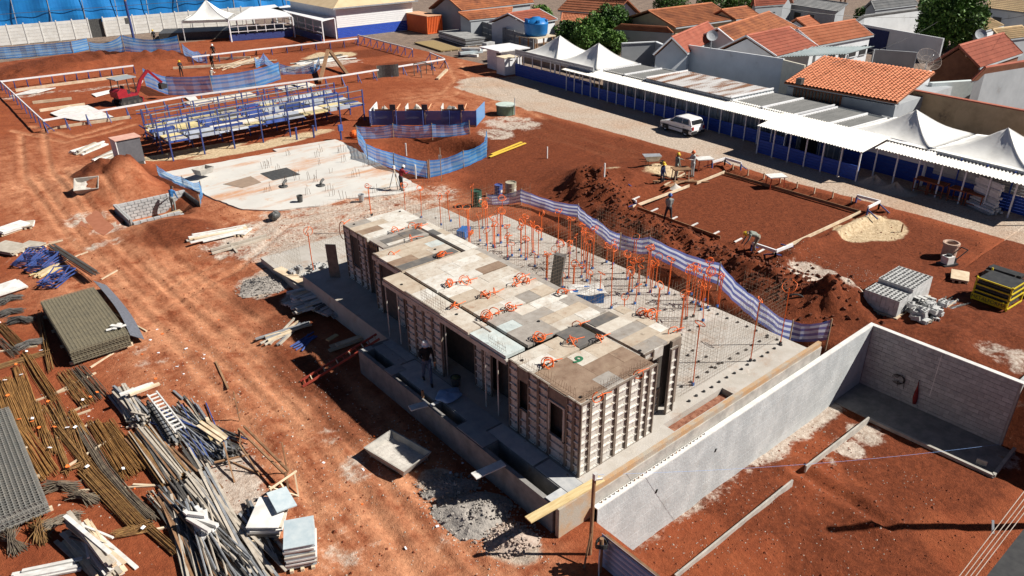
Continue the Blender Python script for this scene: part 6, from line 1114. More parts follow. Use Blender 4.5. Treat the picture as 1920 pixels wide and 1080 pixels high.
# dishes, poles and wires
c = P(1738,115,4.6); t = thing('mesh_dish','large wire mesh satellite dish behind the stained wall','satellite dish',(c.x,c.y,0)); ax = Vector((-.35,-.6,.7)).normalized(); u_ = ax.orthogonal().normalized(); v_ = ax.cross(u_)
mb = MB()
for k in range(12):
    a = k*math.pi/6; mb.tube([c+(u_*math.cos(a)+v_*math.sin(a))*r_+ax*(.28*r_*r_) for r_ in (0,.4,.8,1.1)],.010,4)
for r_ in (.55,1.1): mb.tube([c+(u_*math.cos(a)+v_*math.sin(a))*r_+ax*(.28*r_*r_) for a in np.linspace(0,6.283,25)],.010,4)
mb.build('dish_ribs', M('dish_wire',(.50,.42,.36),(.42,.35,.30)), t); MB().grid(lambda a,b_: c+(u_*math.cos(a*6.283)+v_*math.sin(a*6.283))*(1.1*b_)+ax*(.28*1.21*b_*b_),24,6).build('dish_mesh', M('dish_screen',(.42,.36,.32),(.36,.30,.27),8,.7,alpha=.14), t); MB().bar(c,(c.x,c.y,0),.1).build('mast', steel, t); MB().bar(c,c+ax*.9,.05).build('feed_arm', steel, t)
for px,py,l in ((1335,68,'small grey satellite dish on the red roofs'),(1838,66,'small white satellite dish on the brick house')):
    c = P(px,py,5.4); t = thing('satellite_dish',l,'satellite dish',tuple(c)); mb = MB().lathe([(0,0),(.3,.03),(.55,.14),(.56,.16),(.3,.06),(0,.03)],n=16); m = Matrix.Translation(c) @ Vector((-.6,-.6,.6)).to_track_quat('Z','Y').to_matrix().to_4x4(); mb.v = [tuple(m @ Vector(v)) for v in mb.v]; mb.build('dish', w_gry, t); MB().bar(c,c-Vector((0,0,1.2)),.06).build('mast', steel, t)
cpole = M('concrete_pole',(.46,.44,.41),(.38,.36,.34),2,.9)
for px,py,top,l in ((1762,92,24,'pale concrete utility pole in front of the big tree'),(1570,38,-20,'dark telegraph pole at the top edge'),(1578,40,-20,'second telegraph pole at the top edge')):
    p = P(px,py); p.z = 0; h = height_at(p.x,p.y,px,top); t = thing('utility_pole',l,'pole',tuple(p)); MB().tube([p,p+Vector((0,0,h))],.2,8,.13).build('shaft', cpole if 'pale' in l else wood_b, t); MB().bar(p+Vector((-.9,.5,h-.3)),p+Vector((.9,-.5,h-.3)),.1).build('crossarm', wood_b, t)
p = P(1762,92); h = height_at(p.x,p.y,1762,24)
for k,(q,l) in enumerate(((P(1440,10,6.5),'overhead wire running left from the concrete pole'),(P(1560,118,5.0),'overhead wire sagging down from the concrete pole'),(P(1960,20,8),'overhead wire running right from the concrete pole'))):
    a = p+Vector((0,0,h-.3)); tag(MB().tube([a.lerp(q,f)-Vector((0,0,1.2*4*f*(1-f)*.6)) for f in np.linspace(0,1,9)],.02,4).build('overhead_wire', blk_c), l, 'wire')
# ---- trees and shrubs
leaf = M('leaf_green',(.045,.115,.018),(.085,.17,.03),2.0,.6,spec=.25,var=.0); leaf_y = M('leaf_light',(.09,.18,.03),(.14,.23,.05),2.0,.6,spec=.25); leaf_d = M('leaf_dark',(.025,.06,.014),(.05,.095,.022),2.0,.6,spec=.2); barkm = M('bark',(.10,.07,.05),(.16,.12,.09),6,.95,.4)
def tree(px, py, ztop, rad, label, mats, n=9000, leafs=.22, zs=1.0, trunk=None, name='leafy_tree', seed=1):
    rg = np.random.default_rng(seed); c = P(px,py,ztop-rad*zs); base = Vector((c.x,c.y,0)); t = thing(name, label, 'tree' if trunk else 'shrub', tuple(base))
    K = 46; cl = rg.normal(size=(K,3)); cl /= np.linalg.norm(cl,axis=1)[:,None]; cl *= (rg.uniform(.45,1.0,K)**.6)[:,None]*rad*.78; cl[:,2] *= zs; cr = rg.uniform(.22,.40,K)*rad
    mb = MB(); th = trunk or .1*rad; mb.tube([base,base+Vector((.1,0,max(.3,c.z-rad*.5))),c],th,8,th*.5)
    for k in range(0,K,4): mb.tube([c-Vector((0,0,rad*.5)),c+Vector(cl[k])*.5-Vector((0,0,.2)),c+Vector(cl[k])],th*.4,5,th*.12)
    mb.build('trunk', barkm, t)
    for gi,m in enumerate(mats):
        ks = rg.integers(0,K,n//len(mats)); d = rg.normal(size=(len(ks),3)); d /= np.linalg.norm(d,axis=1)[:,None]; rr = rg.uniform(.35,1.0,len(ks))**.45
        p = cl[ks]+d*(rr*cr[ks])[:,None]*np.array([1,1,.9])+np.array([c.x,c.y,c.z]); p = p[p[:,2] > .1]; m_ = len(p)
        nn_ = d[:m_]*.6+rg.normal(size=(m_,3))*.6+np.array([0,0,.5]); nn_ /= np.linalg.norm(nn_,axis=1)[:,None]; a = np.cross(nn_,rg.normal(size=(m_,3))); a /= np.linalg.norm(a,axis=1)[:,None]; b = np.cross(nn_,a); s = leafs*rg.uniform(.55,1.2,m_)[:,None]
        V = np.stack([p-a*s,p-b*s*.5,p+a*s,p+b*s*.5],1).reshape(-1,3); me_ = bpy.data.meshes.new('crown'); me_.from_pydata(V.tolist(),[],np.arange(m_*4).reshape(-1,4).tolist()); me_.materials.append(m); o = inst('crown', me_, t, (-base.x,-base.y,0))
    return t
tree(1782,38,8.0,4.6,'big round dark green tree beside the concrete pole',[leaf,leaf_d,leaf_y],16000,.26,.95,.35,seed=3)
for k,(px,py,zt,rd_,m,l,n) in enumerate(((1115,58,4.6,3.0,[leaf,leaf_y],'tall bushy tree behind the pyramid tents',7000),(1145,35,5.5,2.6,[leaf,leaf_d],'upright tree above the bushes behind the tents',5000),(1068,62,3.4,2.2,[leaf_d,leaf],'dark bush right of the blue water tank',4500),(1100,78,3.4,2.4,[leaf_y,leaf],'light green bush just behind the second tent',5000),(1150,82,3.0,2.0,[leaf_y,leaf],'light green bush beside the grey plaster wall',4500),(1180,72,3.0,2.2,[leaf,leaf_y],'bush touching the grey plaster wall',4500),(1015,28,4.5,1.9,[leaf_y,leaf],'small tree directly behind the blue water tank',3500),(1215,65,2.6,1.3,[leaf,leaf_y],'small bush below the cream gable',1800),(1260,6,5.0,3.4,[leaf,leaf_d],'tree at the top edge left of the mossy roofs',4500),(1340,4,6.0,3.4,[leaf,leaf_d],'tree at the top edge behind the mossy roofs',4500),(1395,10,5.5,3.2,[leaf,leaf_y],'bright tree at the top edge right of the mossy roofs',4500),(1690,80,2.0,1.4,[leaf_d,leaf],'low bush before the pale blue yard wall',1500),(1730,85,2.2,1.5,[leaf_d,leaf],'low bush below the big tree',1500),(1620,25,3.0,1.6,[leaf_d,leaf],'dark bush at the top edge by the white house',1500),(1558,36,2.5,1.2,[leaf_d,leaf],'small dark bush by the telegraph poles',1200))):
    tree(px,py,zt,rd_,l,m,n,.2,.85,name='leafy_tree' if 'tree' in l else 'leafy_bush',trunk=.15 if 'tree' in l else None,seed=10+k)
# ---------------------------------------------------------------- people
skinm = M('skin',(.30,.16,.10),(.26,.13,.08),4,.6); hairm = M('hair',(.02,.015,.012),(.03,.02,.015),8,.7); bootm = M('boot',(.03,.022,.018),(.05,.035,.028),5,.7)
def cloth(n,c): return M('cloth_'+n,c,tuple(x*.7 for x in c),7,.9,.25,20)
C_ = dict(black=cloth('black',(.018,.018,.02)),navy=cloth('navy',(.02,.03,.09)),jeans=cloth('jeans',(.07,.10,.17)),grey=cloth('grey',(.30,.31,.29)),pale=cloth('pale',(.50,.51,.50)),blue=cloth('blue',(.04,.16,.38)),red=cloth('red',(.30,.03,.04)),dark=cloth('dark',(.04,.042,.05)),sage=cloth('sage',(.27,.30,.26)),khaki=cloth('khaki',(.30,.26,.20)),cream=cloth('cream',(.55,.50,.42)))
def helm(n,c): return M('helmet_'+n,c,tuple(x*.9 for x in c),3,.35,spec=.5)
H_ = dict(white=helm('white',(.82,.82,.80)),yellow=helm('yellow',(.75,.50,.03)),blue=helm('blue',(.03,.10,.34)),orange=helm('orange',(.70,.16,.05)))
def person(loc, rz, label, shirt, trousers, hat=None, pose='stand', arms=None, hgt=1.74, sleeves=True, hatless=None):
    k = hgt/1.74; t = thing('person', label, 'person', tuple(loc), rz); S = []     # segments: (p, q, r0, r1, material)
    V3 = lambda x,y,z: Vector((x,y,z))
    hip = V3(0,0,.93); spine = V3(0,-.01,1.2); neck = V3(0,-.01,1.47); head = V3(0,-.03,1.62)
    fl, fr = V3(.13,0,.05), V3(-.13,.03,.05); kl, kr = V3(.12,-.03,.5), V3(-.12,-.01,.5); hl, hr = V3(.09,0,.92), V3(-.09,0,.92)
    if pose == 'walk': fl, fr, kl, kr = V3(.11,-.22,.05), V3(-.11,.28,.08), V3(.11,-.16,.5), V3(-.11,.04,.5)
    if pose == 'bend': hip = V3(0,.18,.88); hl, hr = V3(.09,.18,.88), V3(-.09,.18,.88); spine = V3(0,-.02,1.05); neck = V3(0,-.32,1.14); head = V3(0,-.47,1.13); fl, fr = V3(.16,-.08,.05), V3(-.16,.16,.05); kl, kr = V3(.16,-.02,.46), V3(-.15,.10,.48)
    if pose == 'lean': spine = V3(0,-.06,1.18); neck = V3(0,-.16,1.42); head = V3(0,-.24,1.54)
    if pose == 'wide': fl, fr, kl, kr = V3(.22,-.08,.05), V3(-.2,.08,.05), V3(.17,-.07,.5), V3(-.15,.0,.5)
    side = V3(1,0,0); sl, sr = neck+side*.19+V3(0,0,-.05), neck-side*.19+V3(0,0,-.05)
    A = dict(down=((.25,-.0,-.29),(.27,-.10,-.54)),hips=((.30,.06,-.27),(.16,-.12,-.46)),fwd=((.22,-.10,-.26),(.16,-.36,-.22)),reach=((.20,-.24,-.16),(.14,-.48,-.24)),low=((.18,-.08,-.30),(.10,-.16,-.56)),up=((.24,-.16,-.18),(.14,-.34,.05)))
    al, ar = arms or ('down','down'); tr = C_[trousers]; sh = C_[shirt]
    mats = [sh,tr,skinm,bootm,hairm]
    def seg(p,q,a,b,m): S.append((p,q,a,b,m))
    for h,kk,f in ((hl,kl,fl),(hr,kr,fr)):
        seg(h,kk,.092,.066,1); seg(kk,f+V3(0,.01,.06),.066,.046,1); seg(f+V3(0,.05,-.005),f+V3(0,-.16,-.015),.05,.042,3)
    seg(hl,hr,.10,.10,1); seg(hip,hip+V3(0,0,.05),.135,.13,1); seg(hip+(spine-hip)*.3,spine,.125,.14,0); seg(spine,neck+(spine-neck)*.3,.145,.15,0); seg(sl+V3(-.06,0,-.02),sr+V3(.06,0,-.02),.085,.085,0); seg(spine+side*.07,neck+side*.10+(spine-neck)*.25,.09,.10,0); seg(spine-side*.07,neck-side*.10+(spine-neck)*.25,.09,.10,0)
    seg(neck+V3(0,0,-.03),head+(neck-head)*.35,.055,.05,2); hd = (head-neck).normalized(); fw = V3(0,-1,0) if pose != 'bend' else V3(0,-.35,-.94)
    seg(head-hd*.05+fw*.015,head+hd*.06,.078,.092,2); seg(head+fw*.07-hd*.06,head+fw*.075-hd*.07,.042,.03,2); seg(head+fw*.085-hd*.005,head+fw*.112-hd*.03,.012,.017,2); seg(head+hd*.03-fw*.03,head+hd*.08-fw*.02,.09,.085,4)
    for s,a,sx in ((sl,al,1),(sr,ar,-1)):
        e, w = A[a]; e = V3(e[0]*sx,e[1],e[2]); w = V3(w[0]*sx,w[1],w[2]); b0 = neck; el = b0+e; wr = b0+w
        if pose == 'bend': el = s+V3(.03*sx,-.10,-.27); wr = s+V3(-.02*sx,-.22,-.5)
        seg(s,el,.062,.048,0); seg(el,wr,.046,.034,0 if sleeves else 2); dd = (wr-el).normalized(); pn = dd.orthogonal().normalized(); ox = dd.cross(V3(0,0,1)); ox = ox.normalized() if ox.length > .1 else side
        hand = wr+dd*.085; seg(wr,hand,.030,.036,2)
        for fi,(o,ln) in enumerate(((-.030,.075),(-.010,.09),(.010,.085),(.030,.065))):
            f0 = hand+ox*o; f1 = f0+dd*ln*.55; seg(f0,f1,.013,.012,2); seg(f1,f1+(dd*.6+V3(0,-.3,-.4)).normalized()*ln*.5,.012,.010,2)
        seg(wr+dd*.03-ox*.03*sx,wr+dd*.08-ox*.065*sx+V3(0,-.01,0),.014,.012,2)
    for sx in (-1,1): seg(head+side*.088*sx-hd*.01,head+side*.092*sx-hd*.045,.018,.014,2)
    mb = MB()
    def ball(c,r):
        n0 = len(mb.v); n, m = 10, 6
        mb.add([c+V3(r*math.sin(math.pi*j/m)*math.cos(2*math.pi*i/n),r*math.sin(math.pi*j/m)*math.sin(2*math.pi*i/n),r*math.cos(math.pi*j/m)) for j in range(m+1) for i in range(n)],[(j*n+i,j*n+(i+1)%n,(j+1)*n+(i+1)%n,(j+1)*n+i) for j in range(m) for i in range(n)])
    for p,q,a,b,m in S: mb.tube([p,q],a,10,b); ball(p,a); ball(q,b)
    me_ = mb.mesh('body', mats); tmp = bpy.data.objects.new('tmp', me_); COL.objects.link(tmp); md = tmp.modifiers.new('r','REMESH'); md.mode = 'VOXEL'; md.voxel_size = .0145; md2 = tmp.modifiers.new('s','SMOOTH'); md2.factor = .4; md2.iterations = 2
    dg = bpy.context.evaluated_depsgraph_get(); bm2 = bpy.data.meshes.new_from_object(tmp.evaluated_get(dg)); bpy.data.objects.remove(tmp); bm2.name = 'body'
    bm2.materials.clear(); [bm2.materials.append(x) for x in mats]
    cen = np.empty(len(bm2.polygons)*3); bm2.polygons.foreach_get('center', cen); cen = cen.reshape(-1,3); best = np.full(len(cen),1e9); mi = np.zeros(len(cen),np.int32)
    for p,q,a,b,m in S:
        p_, d_ = np.array(p), np.array(q-p); u = np.clip(((cen-p_)@d_)/(d_@d_+1e-9),0,1); dist = np.linalg.norm(cen-p_-u[:,None]*d_,axis=1)-(a+(b-a)*u); s_ = dist < best; best[s_] = dist[s_]; mi[s_] = m
    bm2.polygons.foreach_set('material_index', mi); bm2.polygons.foreach_set('use_smooth', np.ones(len(cen),bool))
    inst('body', bm2, t, (0,0,0), (0,0,0), (k,k,k))
    hz_ = head+hd*.045; m = Matrix.Translation(hz_*k) @ hd.to_track_quat('Z','Y').to_matrix().to_4x4()
    if hat:
        h = MB(); h.lathe([(.115,0),(.122,.03),(.112,.085),(.075,.125),(0,.138)],n=16); h.cbox((0,0,.125),(.035,.2,.03)); h.lathe([(.118,0),(.14,-.008),(.14,.004),(.118,.012)],n=16); h.v = [tuple(m @ Vector(v)) for v in h.v]; o = h.build('helmet', H_[hat], t, False, True)
        b_ = MB().grid(lambda u,v: m @ Vector(((.135)*math.sin((u-.5)*2.2)*(1+.25*v),-(.125)*math.cos((u-.5)*2.2)-.075*v*math.cos((u-.5)*2.2),-.004-.01*v)),8,2).build('brim', H_[hat], None, False); b_.parent = o
    return t
P_ = lambda px,py,z=None: (lambda p: (p.x,p.y,p.z))(PG(px,py) if z is None else P(px,py,z))
FACE = -YAW                                # facing the camera
person(P_(802,717,S0+.03), FACE+.25, 'person in a dark jacket, jeans and white helmet on the shaded footing','black','jeans','white','walk',('down','fwd'),1.78)
person(P_(753,357,.08), FACE+2.3, 'person in a red and navy jacket and white helmet working the tripod','red','dark','white','lean',('fwd','fwd'))
person(P_(327,396), FACE+2.9, 'person in a bright blue shirt laying blocks in the shallow pit','blue','grey',None,'lean',('fwd','down'),1.7)
person(P_(1240,352), FACE+.9, 'person in a navy overall and yellow helmet nearest the small mound','navy','dark','yellow','stand',('down','down'))
person(P_(1267,334), FACE+1.9, 'person in a grey-green overall with a raised arm at the work table','sage','sage','yellow','stand',('reach','down'),1.76)
person(P_(1297,331), FACE-1.2, 'person in a pale overall and orange helmet at the work table','pale','pale','orange','stand',('fwd','fwd'),1.78)
person(P_(1252,417), FACE+3.0, 'person in a grey shirt and blue helmet standing on the soil pad','grey','dark','blue','wide',('low','low'))
person(P_(1411,473), FACE-1.5, 'person bending over in a grey shirt and yellow helmet at the pad corner','sage','khaki','yellow','bend')
person(P_(341,143), FACE+.8, 'person in dark work clothes and yellow helmet inside the big plot','dark','black','yellow','stand',('down','fwd'))
person(P_(402,110), FACE+.4, 'person in black with a white helmet, farther of the two by the planks','black','black','white','stand',('down','hips'))
person(P_(400,129), FACE-.3, 'person in black, nearer of the two standing by the planks','black','black',None,'stand',('low','low'))
person(P_(399,158), FACE+2.8, 'person in a pale top and white helmet behind the curved netting','cream','khaki','white','lean',('down','fwd'))
person(P_(291,80), FACE, 'person in dark clothes and yellow helmet standing before the white precast wall','dark','black','yellow','stand',('down','down'))
# tripod
p = Vector(P_(742,353,.08)); t = thing('survey_tripod','yellow survey instrument on a tripod beside the surveying person','tripod',tuple(p))
for a in (.3,2.4,4.5): MB().bar(p+Vector((.42*math.cos(a),.42*math.sin(a),0)),p+Vector((0,0,1.35)),.045).build('leg', steel if a < 4 else wood_p, t)
MB().cbox(p+Vector((0,0,1.47)),(.14,.14,.22)).build('instrument', H_['white'], t); MB().tube([p+Vector((-.1,.05,1.5)),p+Vector((.1,-.05,1.5))],.035,8).build('telescope', grey_p, t)
# ---- red mini digger
e = PG(240,194); t = thing('mini_digger','red mini digger with a canopy and raised arm','digger',tuple(e),R(-75)); dr = M('digger_red',(.34,.02,.03),(.26,.015,.025),3,.45); dk = M('digger_black',(.025,.025,.027),(.04,.04,.04),4,.6)
for s in (-.65,.65):
    tr = MB().extr([(-1.1,.08),(-.95,0),(.95,0),(1.1,.08),(1.15,.3),(1.0,.48),(-1.0,.48),(-1.15,.3)],(s-.18,0,0),(.36,0,0),(0,1,0)).build('track', dk, t, False)
    for y in (-.8,-.3,.3,.8): o = MB().tube([(s-.2,y,.22),(s+.2,y,.22)],.14,10).build('roller', dsteel, None, False); o.parent = tr
MB().box(-.75,.75,-.9,.9,.5,.75).build('turntable', dk, t, False); MB().extr([(-1.15,.75),(-1.2,1.35),(-.9,1.55),(-.2,1.5),(-.15,.75)],(-.72,0,0),(1.44,0,0),(0,1,0)).build('engine_cover', dr, t, False); MB().box(-.72,.72,-.15,.85,.75,.95).build('floor_plate', dr, t, False)
MB().box(-.3,.3,-.15,.35,.95,1.25).build('seat', dk, t, False); MB().box(-.3,.3,-.25,-.15,1.2,1.75).build('backrest', dk, t, False)
for x in (-.68,.68):
    for y in (-.95,.8): MB().bar((x,y,1.0),(x*.95,y*.9,2.45),.07).build('canopy_post', dk, t, False)
MB().box(-.8,.8,-1.1,1.0,2.45,2.55).build('canopy_roof', M('canopy_grey',(.30,.33,.35),(.24,.27,.29)), t, False)
bp_ = [(.35,.95,.9),(.5,1.55,2.1),(.75,2.3,2.9)]; MB().bar(bp_[0],bp_[1],.24,.3).bar(bp_[1],bp_[2],.22,.28).build('boom', dr, t, False); MB().bar((.35,1.15,1.3),(.55,1.75,2.0),.1).build('boom_ram', M('ram_white',(.75,.70,.70),(.6,.6,.6),rough=.3), t, False)
st_ = MB().bar(bp_[2],(1.2,3.3,1.6),.18,.24).build('stick', dr, t, False); MB().extr([(-.3,0),(.3,.05),(.35,.45),(-.1,.6),(-.3,.45)],(.95,3.25,1.0),(.55,0,0),(0,1,0)).build('bucket', dk, t, False); MB().box(-.75,.75,1.2,1.3,.1,.5).build('dozer_blade', dr, t, False)
# ---- barrels and drums behind the slab
for px,py,h,r_,m,l in ((894,385,1.0,.33,M('barrel_green',(.02,.07,.05),(.03,.09,.06),3,.4),'dark green barrel behind the open slab'),(935,368,.8,.26,bsteel,'blue drum behind the striped netting'),(958,366,.9,.36,M('drum_cream',(.40,.37,.28),(.32,.29,.22),3,.7),'cream drum at the corner of the striped netting')):
    p = PG(px,py); t = thing('steel_drum',l,'drum',tuple(p)); MB().lathe([(0,0),(r_,0),(r_,h*.32),(r_*1.05,h*.34),(r_,h*.36),(r_,h*.64),(r_*1.05,h*.66),(r_,h*.68),(r_,h),(r_*.9,h),(r_*.9,h-.06),(0,h-.06)],tuple(p),18).build('drum_body',m,t); MB().cbox(p+Vector((.05,-r_-.005,h*.5)),(.16,.01,.16)).build('sticker',wht_b,t)
# ---------------------------------------------------------------- smaller goods and rubble
# hollow concrete blocks
def hollow():
    mb = MB(); X = [0,.03,.18,.21,.36,.39]; Y = [0,.03,.16,.19]; 
    return cells(mb, [0,.39], [0,.19], [(.03,.18,.03,.16),(.21,.36,.03,.16)], 0, .19)
hb = hollow().mesh('block', M('block_pale',(.50,.50,.49),(.40,.40,.39),5,.95,.3,30,var=.12))
o = PG(1650,588); t = thing('block_stack','neat pallet stack of hollow grey concrete blocks','blocks',tuple(o),0)
for k in range(5):
    for i in range(8):
        for j in range(8):
            if 0 < i < 7 and 0 < j < 7 and k < 4 - (i < 3): continue
            if k == 4 and i < 3: continue
            inst('block', hb, t, (i*.40+random.uniform(-.01,.01),j*.20-.7+random.uniform(-.008,.008),.12+k*.195))
MB().box(-.1,3.3,-.8,.95,0,.1).build('pallet', wood_p, t, False)
o = PG(1705,600); t = thing('block_heap','tumbled lower heap of hollow concrete blocks beside the neat stack','blocks',tuple(o),R(-8))
for k in range(62): i = random.uniform(0,2.0); j = random.uniform(-.7,.6); inst('block', hb, t, (i,j,random.choice((.02,.21,.4))*(1-.3*abs(j))), (random.choice((0,1.57,.2)),random.choice((0,0,.3)),random.choice((0,.3,1.57,-.4))))
# yellow crate of black boards with lettering
o = PG(1852,572); rzc = R(-4)+0; t = thing('panel_crate','yellow steel crate holding black form panels','crate',tuple(o),rzc); yel = M('crate_yellow',(.62,.48,.02),(.52,.40,.02),3,.5); blkb = M('black_panel',(.03,.03,.03),(.05,.05,.048),3,.5)
for k in range(9): MB().cbox((.75+random.uniform(-.05,.05),random.uniform(-.04,.04),.2+k*.11),(1.35,1.45,.075)).build('panel', blkb, t, False)
for x in (.02,1.48):
    for y in (-.76,.76): MB().cbox((x,y,.6),(.07,.07,1.2)).build('corner_post', yel, t, False)
for z in (.1,.55,.85,1.15): MB().bar((-.04,-.76,z),(-.04,.76,z),.05,.06).build('rail', yel, t, False); MB().bar((.02,-.8,z),(1.48,-.8,z),.05,.05).build('rail', yel, t, False)
MB().cbox((-.07,0,.24),(.03,1.56,.30)).build('name_board', yel, t, False)
cu = bpy.data.curves.new('lettering','FONT'); cu.body = 'METALFORMA'; cu.size = .24; cu.extrude = .003; cu.align_x = 'CENTER'; cu.align_y = 'CENTER'; to = bpy.data.objects.new('lettering', cu); COL.objects.link(to); tm = bpy.data.meshes.new_from_object(to.evaluated_get(bpy.context.evaluated_depsgraph_get())); bpy.data.objects.remove(to); tm.materials.clear(); tm.materials.append(blkb)
inst('lettering', tm, t, (-.092,0,.24), (math.pi/2,0,-math.pi/2))
pile('black_board_stack','loose stack of black boards behind the yellow crate',(1850,515),(1905,535),9,1.3,.5,.1,[blkb,blkb,dsteel],'board',ejit=.15,ang=.05); pile('scrap_heap','dark scrap frames at the right picture edge beside the crate',(1885,540),(1925,550),9,1.2,.12,.1,[dsteel,wht_b,grey_p],'bar',ejit=.4,ang=.3); panel_stack((1800,522),1.2,.8,2,R(20),'small timber pallet between the block heap and the crate',[wood_p],.04,.04,'timber_pallet'); pile('lath_heap','thin laths and offcuts at the foot of the tumbled block heap',(1735,600),(1790,565),10,.8,.06,.05,[wood_p,dsteel,steel],'lath',ejit=.3,ang=.15)
# concrete ring and compactor
p = PG(1777,482); tag(MB().lathe([(.28,0),(.36,0),(.36,.72),(.42,.74),(.42,.85),(.33,.86),(.28,.8),(.28,0)],tuple(p),24).build('concrete_ring', M('pink_concrete',(.48,.34,.26),(.40,.28,.22),4,.9,.2), smooth=False),'upright concrete ring on the soil near the gravel road','pipe')
p = PG(1775,496); t = thing('plate_compactor','black and white plate compactor beside the concrete ring','compactor',tuple(p),R(-20)); MB().box(-.45,.45,-.3,.3,0,.1).build('plate', dk, t, False); MB().box(-.25,.2,-.22,.22,.1,.5).build('engine', wht_b, t, False); MB().box(.2,.45,-.15,.15,.1,.35).build('belt_guard', dk, t, False); MB().bar((.3,-.2,.3),(1.0,-.2,.75),.04).bar((.3,.2,.3),(1.0,.2,.75),.04).bar((1.0,-.2,.75),(1.0,.2,.75),.04).build('handle', dk, t, False); MB().lathe([(0,.5),(.14,.5),(.14,.6),(0,.62)],n=12).build('air_filter', dk, t, False)
# wheelbarrow, table and red table at the pad
p = PG(1222,310); t = thing('wheelbarrow','grey wheelbarrow full of mortar beside the pad workers','wheelbarrow',tuple(p),R(-35)); MB().add([(-.4,-.25,.35),(.4,-.2,.35),(.4,.2,.35),(-.4,.25,.35),(-.65,-.4,.75),(.6,-.35,.75),(.6,.35,.75),(-.65,.4,.75)],BOXF).build('tray', steel, t, False); MB().bar((-.9,-.3,.4),(.7,-.1,.3),.04).bar((-.9,.3,.4),(.7,.1,.3),.04).build('handle', wood_b, t, False); MB().bar((-.35,-.28,0),(-.35,-.28,.4),.04).bar((-.35,.28,0),(-.35,.28,.4),.04).build('leg', wood_b, t, False); MB().tube([(.75,-.05,.18),(.75,.05,.18)],.18,12).build('wheel', dk, t, False)
for px,py,l,mt in ((1275,338,'rough timber workbench between the pad workers',wood_b),(1318,318,'white-topped red trestle table behind the pad workers',wht_b),(1452,352,'small red trestle table beside the gravel road',wht_b)):
    p = PG(px,py); t = thing('work_table',l,'table',tuple(p),R(-30)); rr = M('trestle_red',(.45,.08,.03),(.36,.06,.03)); MB().box(-.6,.6,-.4,.4,.8,.86).build('table_top', mt, t, False)
    for a in (-.5,.5):
        for b in (-.32,.32): MB().bar((a,b,0),(a*.9,b*.9,.8),.05).build('leg', rr if 'red' in l else wood_p, t, False)
pile('timber_offcuts','pale timber offcuts lying around the pad workers',(1240,345),(1300,335),8,1.4,.12,.06,[wood_p,wood_b],'offcut',ejit=.5,ang=.3); p = PG(1265,352); tag(MB().grid(lambda u,v: p+Vector((.5*v*math.cos(6.283*u),.5*v*math.sin(6.283*u),.35*(1-v)**1.4)),14,5).build('mortar_heap', dustm),'small grey mortar heap at the feet of the pad workers','mortar heap')
for px,py,h,l in ((1026,297,.9,'white marker peg on the soil left of the spoil ridge'),(1133,332,.9,'white marker peg nearest the spoil ridge'),(1690,435,.5,'brown peg standing at the edge of the pale sand')): a = PG(px,py); tag(MB().bar(a,a+Vector((0,0,h)),.07).build('marker_peg', wht_b if 'white' in l else wood_b), l, 'peg')
# ladder, steel heap, boards beside the foundation
a, b = PG(566,722,.06), P(694,640,1.15); t = thing('red_ladder','red ladder leaning from the haul road on to the footing','ladder',tuple(a)); d = (b-a).normalized(); s = Vector((-d.y,d.x,0)).normalized()*.21; lr = M('ladder_red',(.42,.075,.045),(.36,.06,.04),4,.6)
b = a+d*((b-a).length*1.12); [MB().bar(a+q,b+q,.05,.09).build('rail', lr, t) for q in (s,-s)]
for k in range(12): q = a.lerp(b,(k+.5)/12); MB().bar(q-s,q+s,.035).build('rung', wood_p if k % 2 else lr, t)
pile('steel_heap','tangled heap of grey steel bars beside the ladder',(505,645),(565,608),12,.7,.09,.07,[stone,steel,wood_p],'bar',ejit=.3,ang=.3); pile('tube_heap','blue and grey tubes lying right of the tangled steel heap',(555,655),(590,630),6,.5,.08,.07,[bsteel,bsteel,wht_b],'tube',ejit=.15,ang=.2,rnd=True)
pile('board_heap','heap of white boards beside the lower slab',(556,578),(655,545),34,2.2,.2,.09,[wht_b,wht_b,stone,wood_p],'board',ejit=.5,ang=.12,jit=.12,z=.1); pile('panel_heap','shaded grey form panels lying next to the heap of white boards',(610,598),(690,565),9,1.5,.5,.08,[ply,steel,stone],'panel',ejit=.4,ang=.12,z=.1); pile('plank_pair','shaded planks leaning toward the formwork house',(600,590),(665,560),5,1.0,.22,.07,[ply,dsteel],'plank',z=.25,ang=.1,ejit=.3); pile('plank_pair','long shaded planks on the ground behind the ladder',(625,655),(725,618),3,.5,.24,.06,[ply,wood_p],'plank',ejit=.3); tag(MB().bar(PG(616,655,.45),PG(634,644,.45),.2,.05).build('short_plank',wood_y),'short yellow board standing on a stake above the ladder','board')
for k in range(26):
    x, y = random.uniform(13.2,15.6), random.uniform(30.4,33.6); tag(inst('loose_block', hb, None, (x,y,.36+.19*random.choice((0,0,1))), (0,0,random.choice((0,.3,1.57)))),'hollow block in the shaded pile behind the formwork house','block','shaded blocks behind the house')
tag(MB().bar(P(520,503,.4),P(590,540,.4),.5,.05).build('slab_board', wood_p),'wide pale board along the edge of the lower slab','board')
p = P(842,745,S0+.05); tag(MB().grid(lambda u,v: p+Vector((.50*math.cos(6.283*u)*math.sin(3.14*v)*(1+.12*math.sin(u*31)),.42*math.sin(6.283*u)*math.sin(3.14*v)*(1+.1*math.sin(u*19+2)),.10-.12*math.cos(3.14*v)*(1+.3*math.sin(u*25)*math.sin(3.14*v)))),28,10).build('blue_sheet', M('blue_film',(.16,.28,.48),(.26,.40,.60),3,.35,.3,12), smooth=True),'crumpled light blue plastic sheet on the shaded footing','plastic sheet')
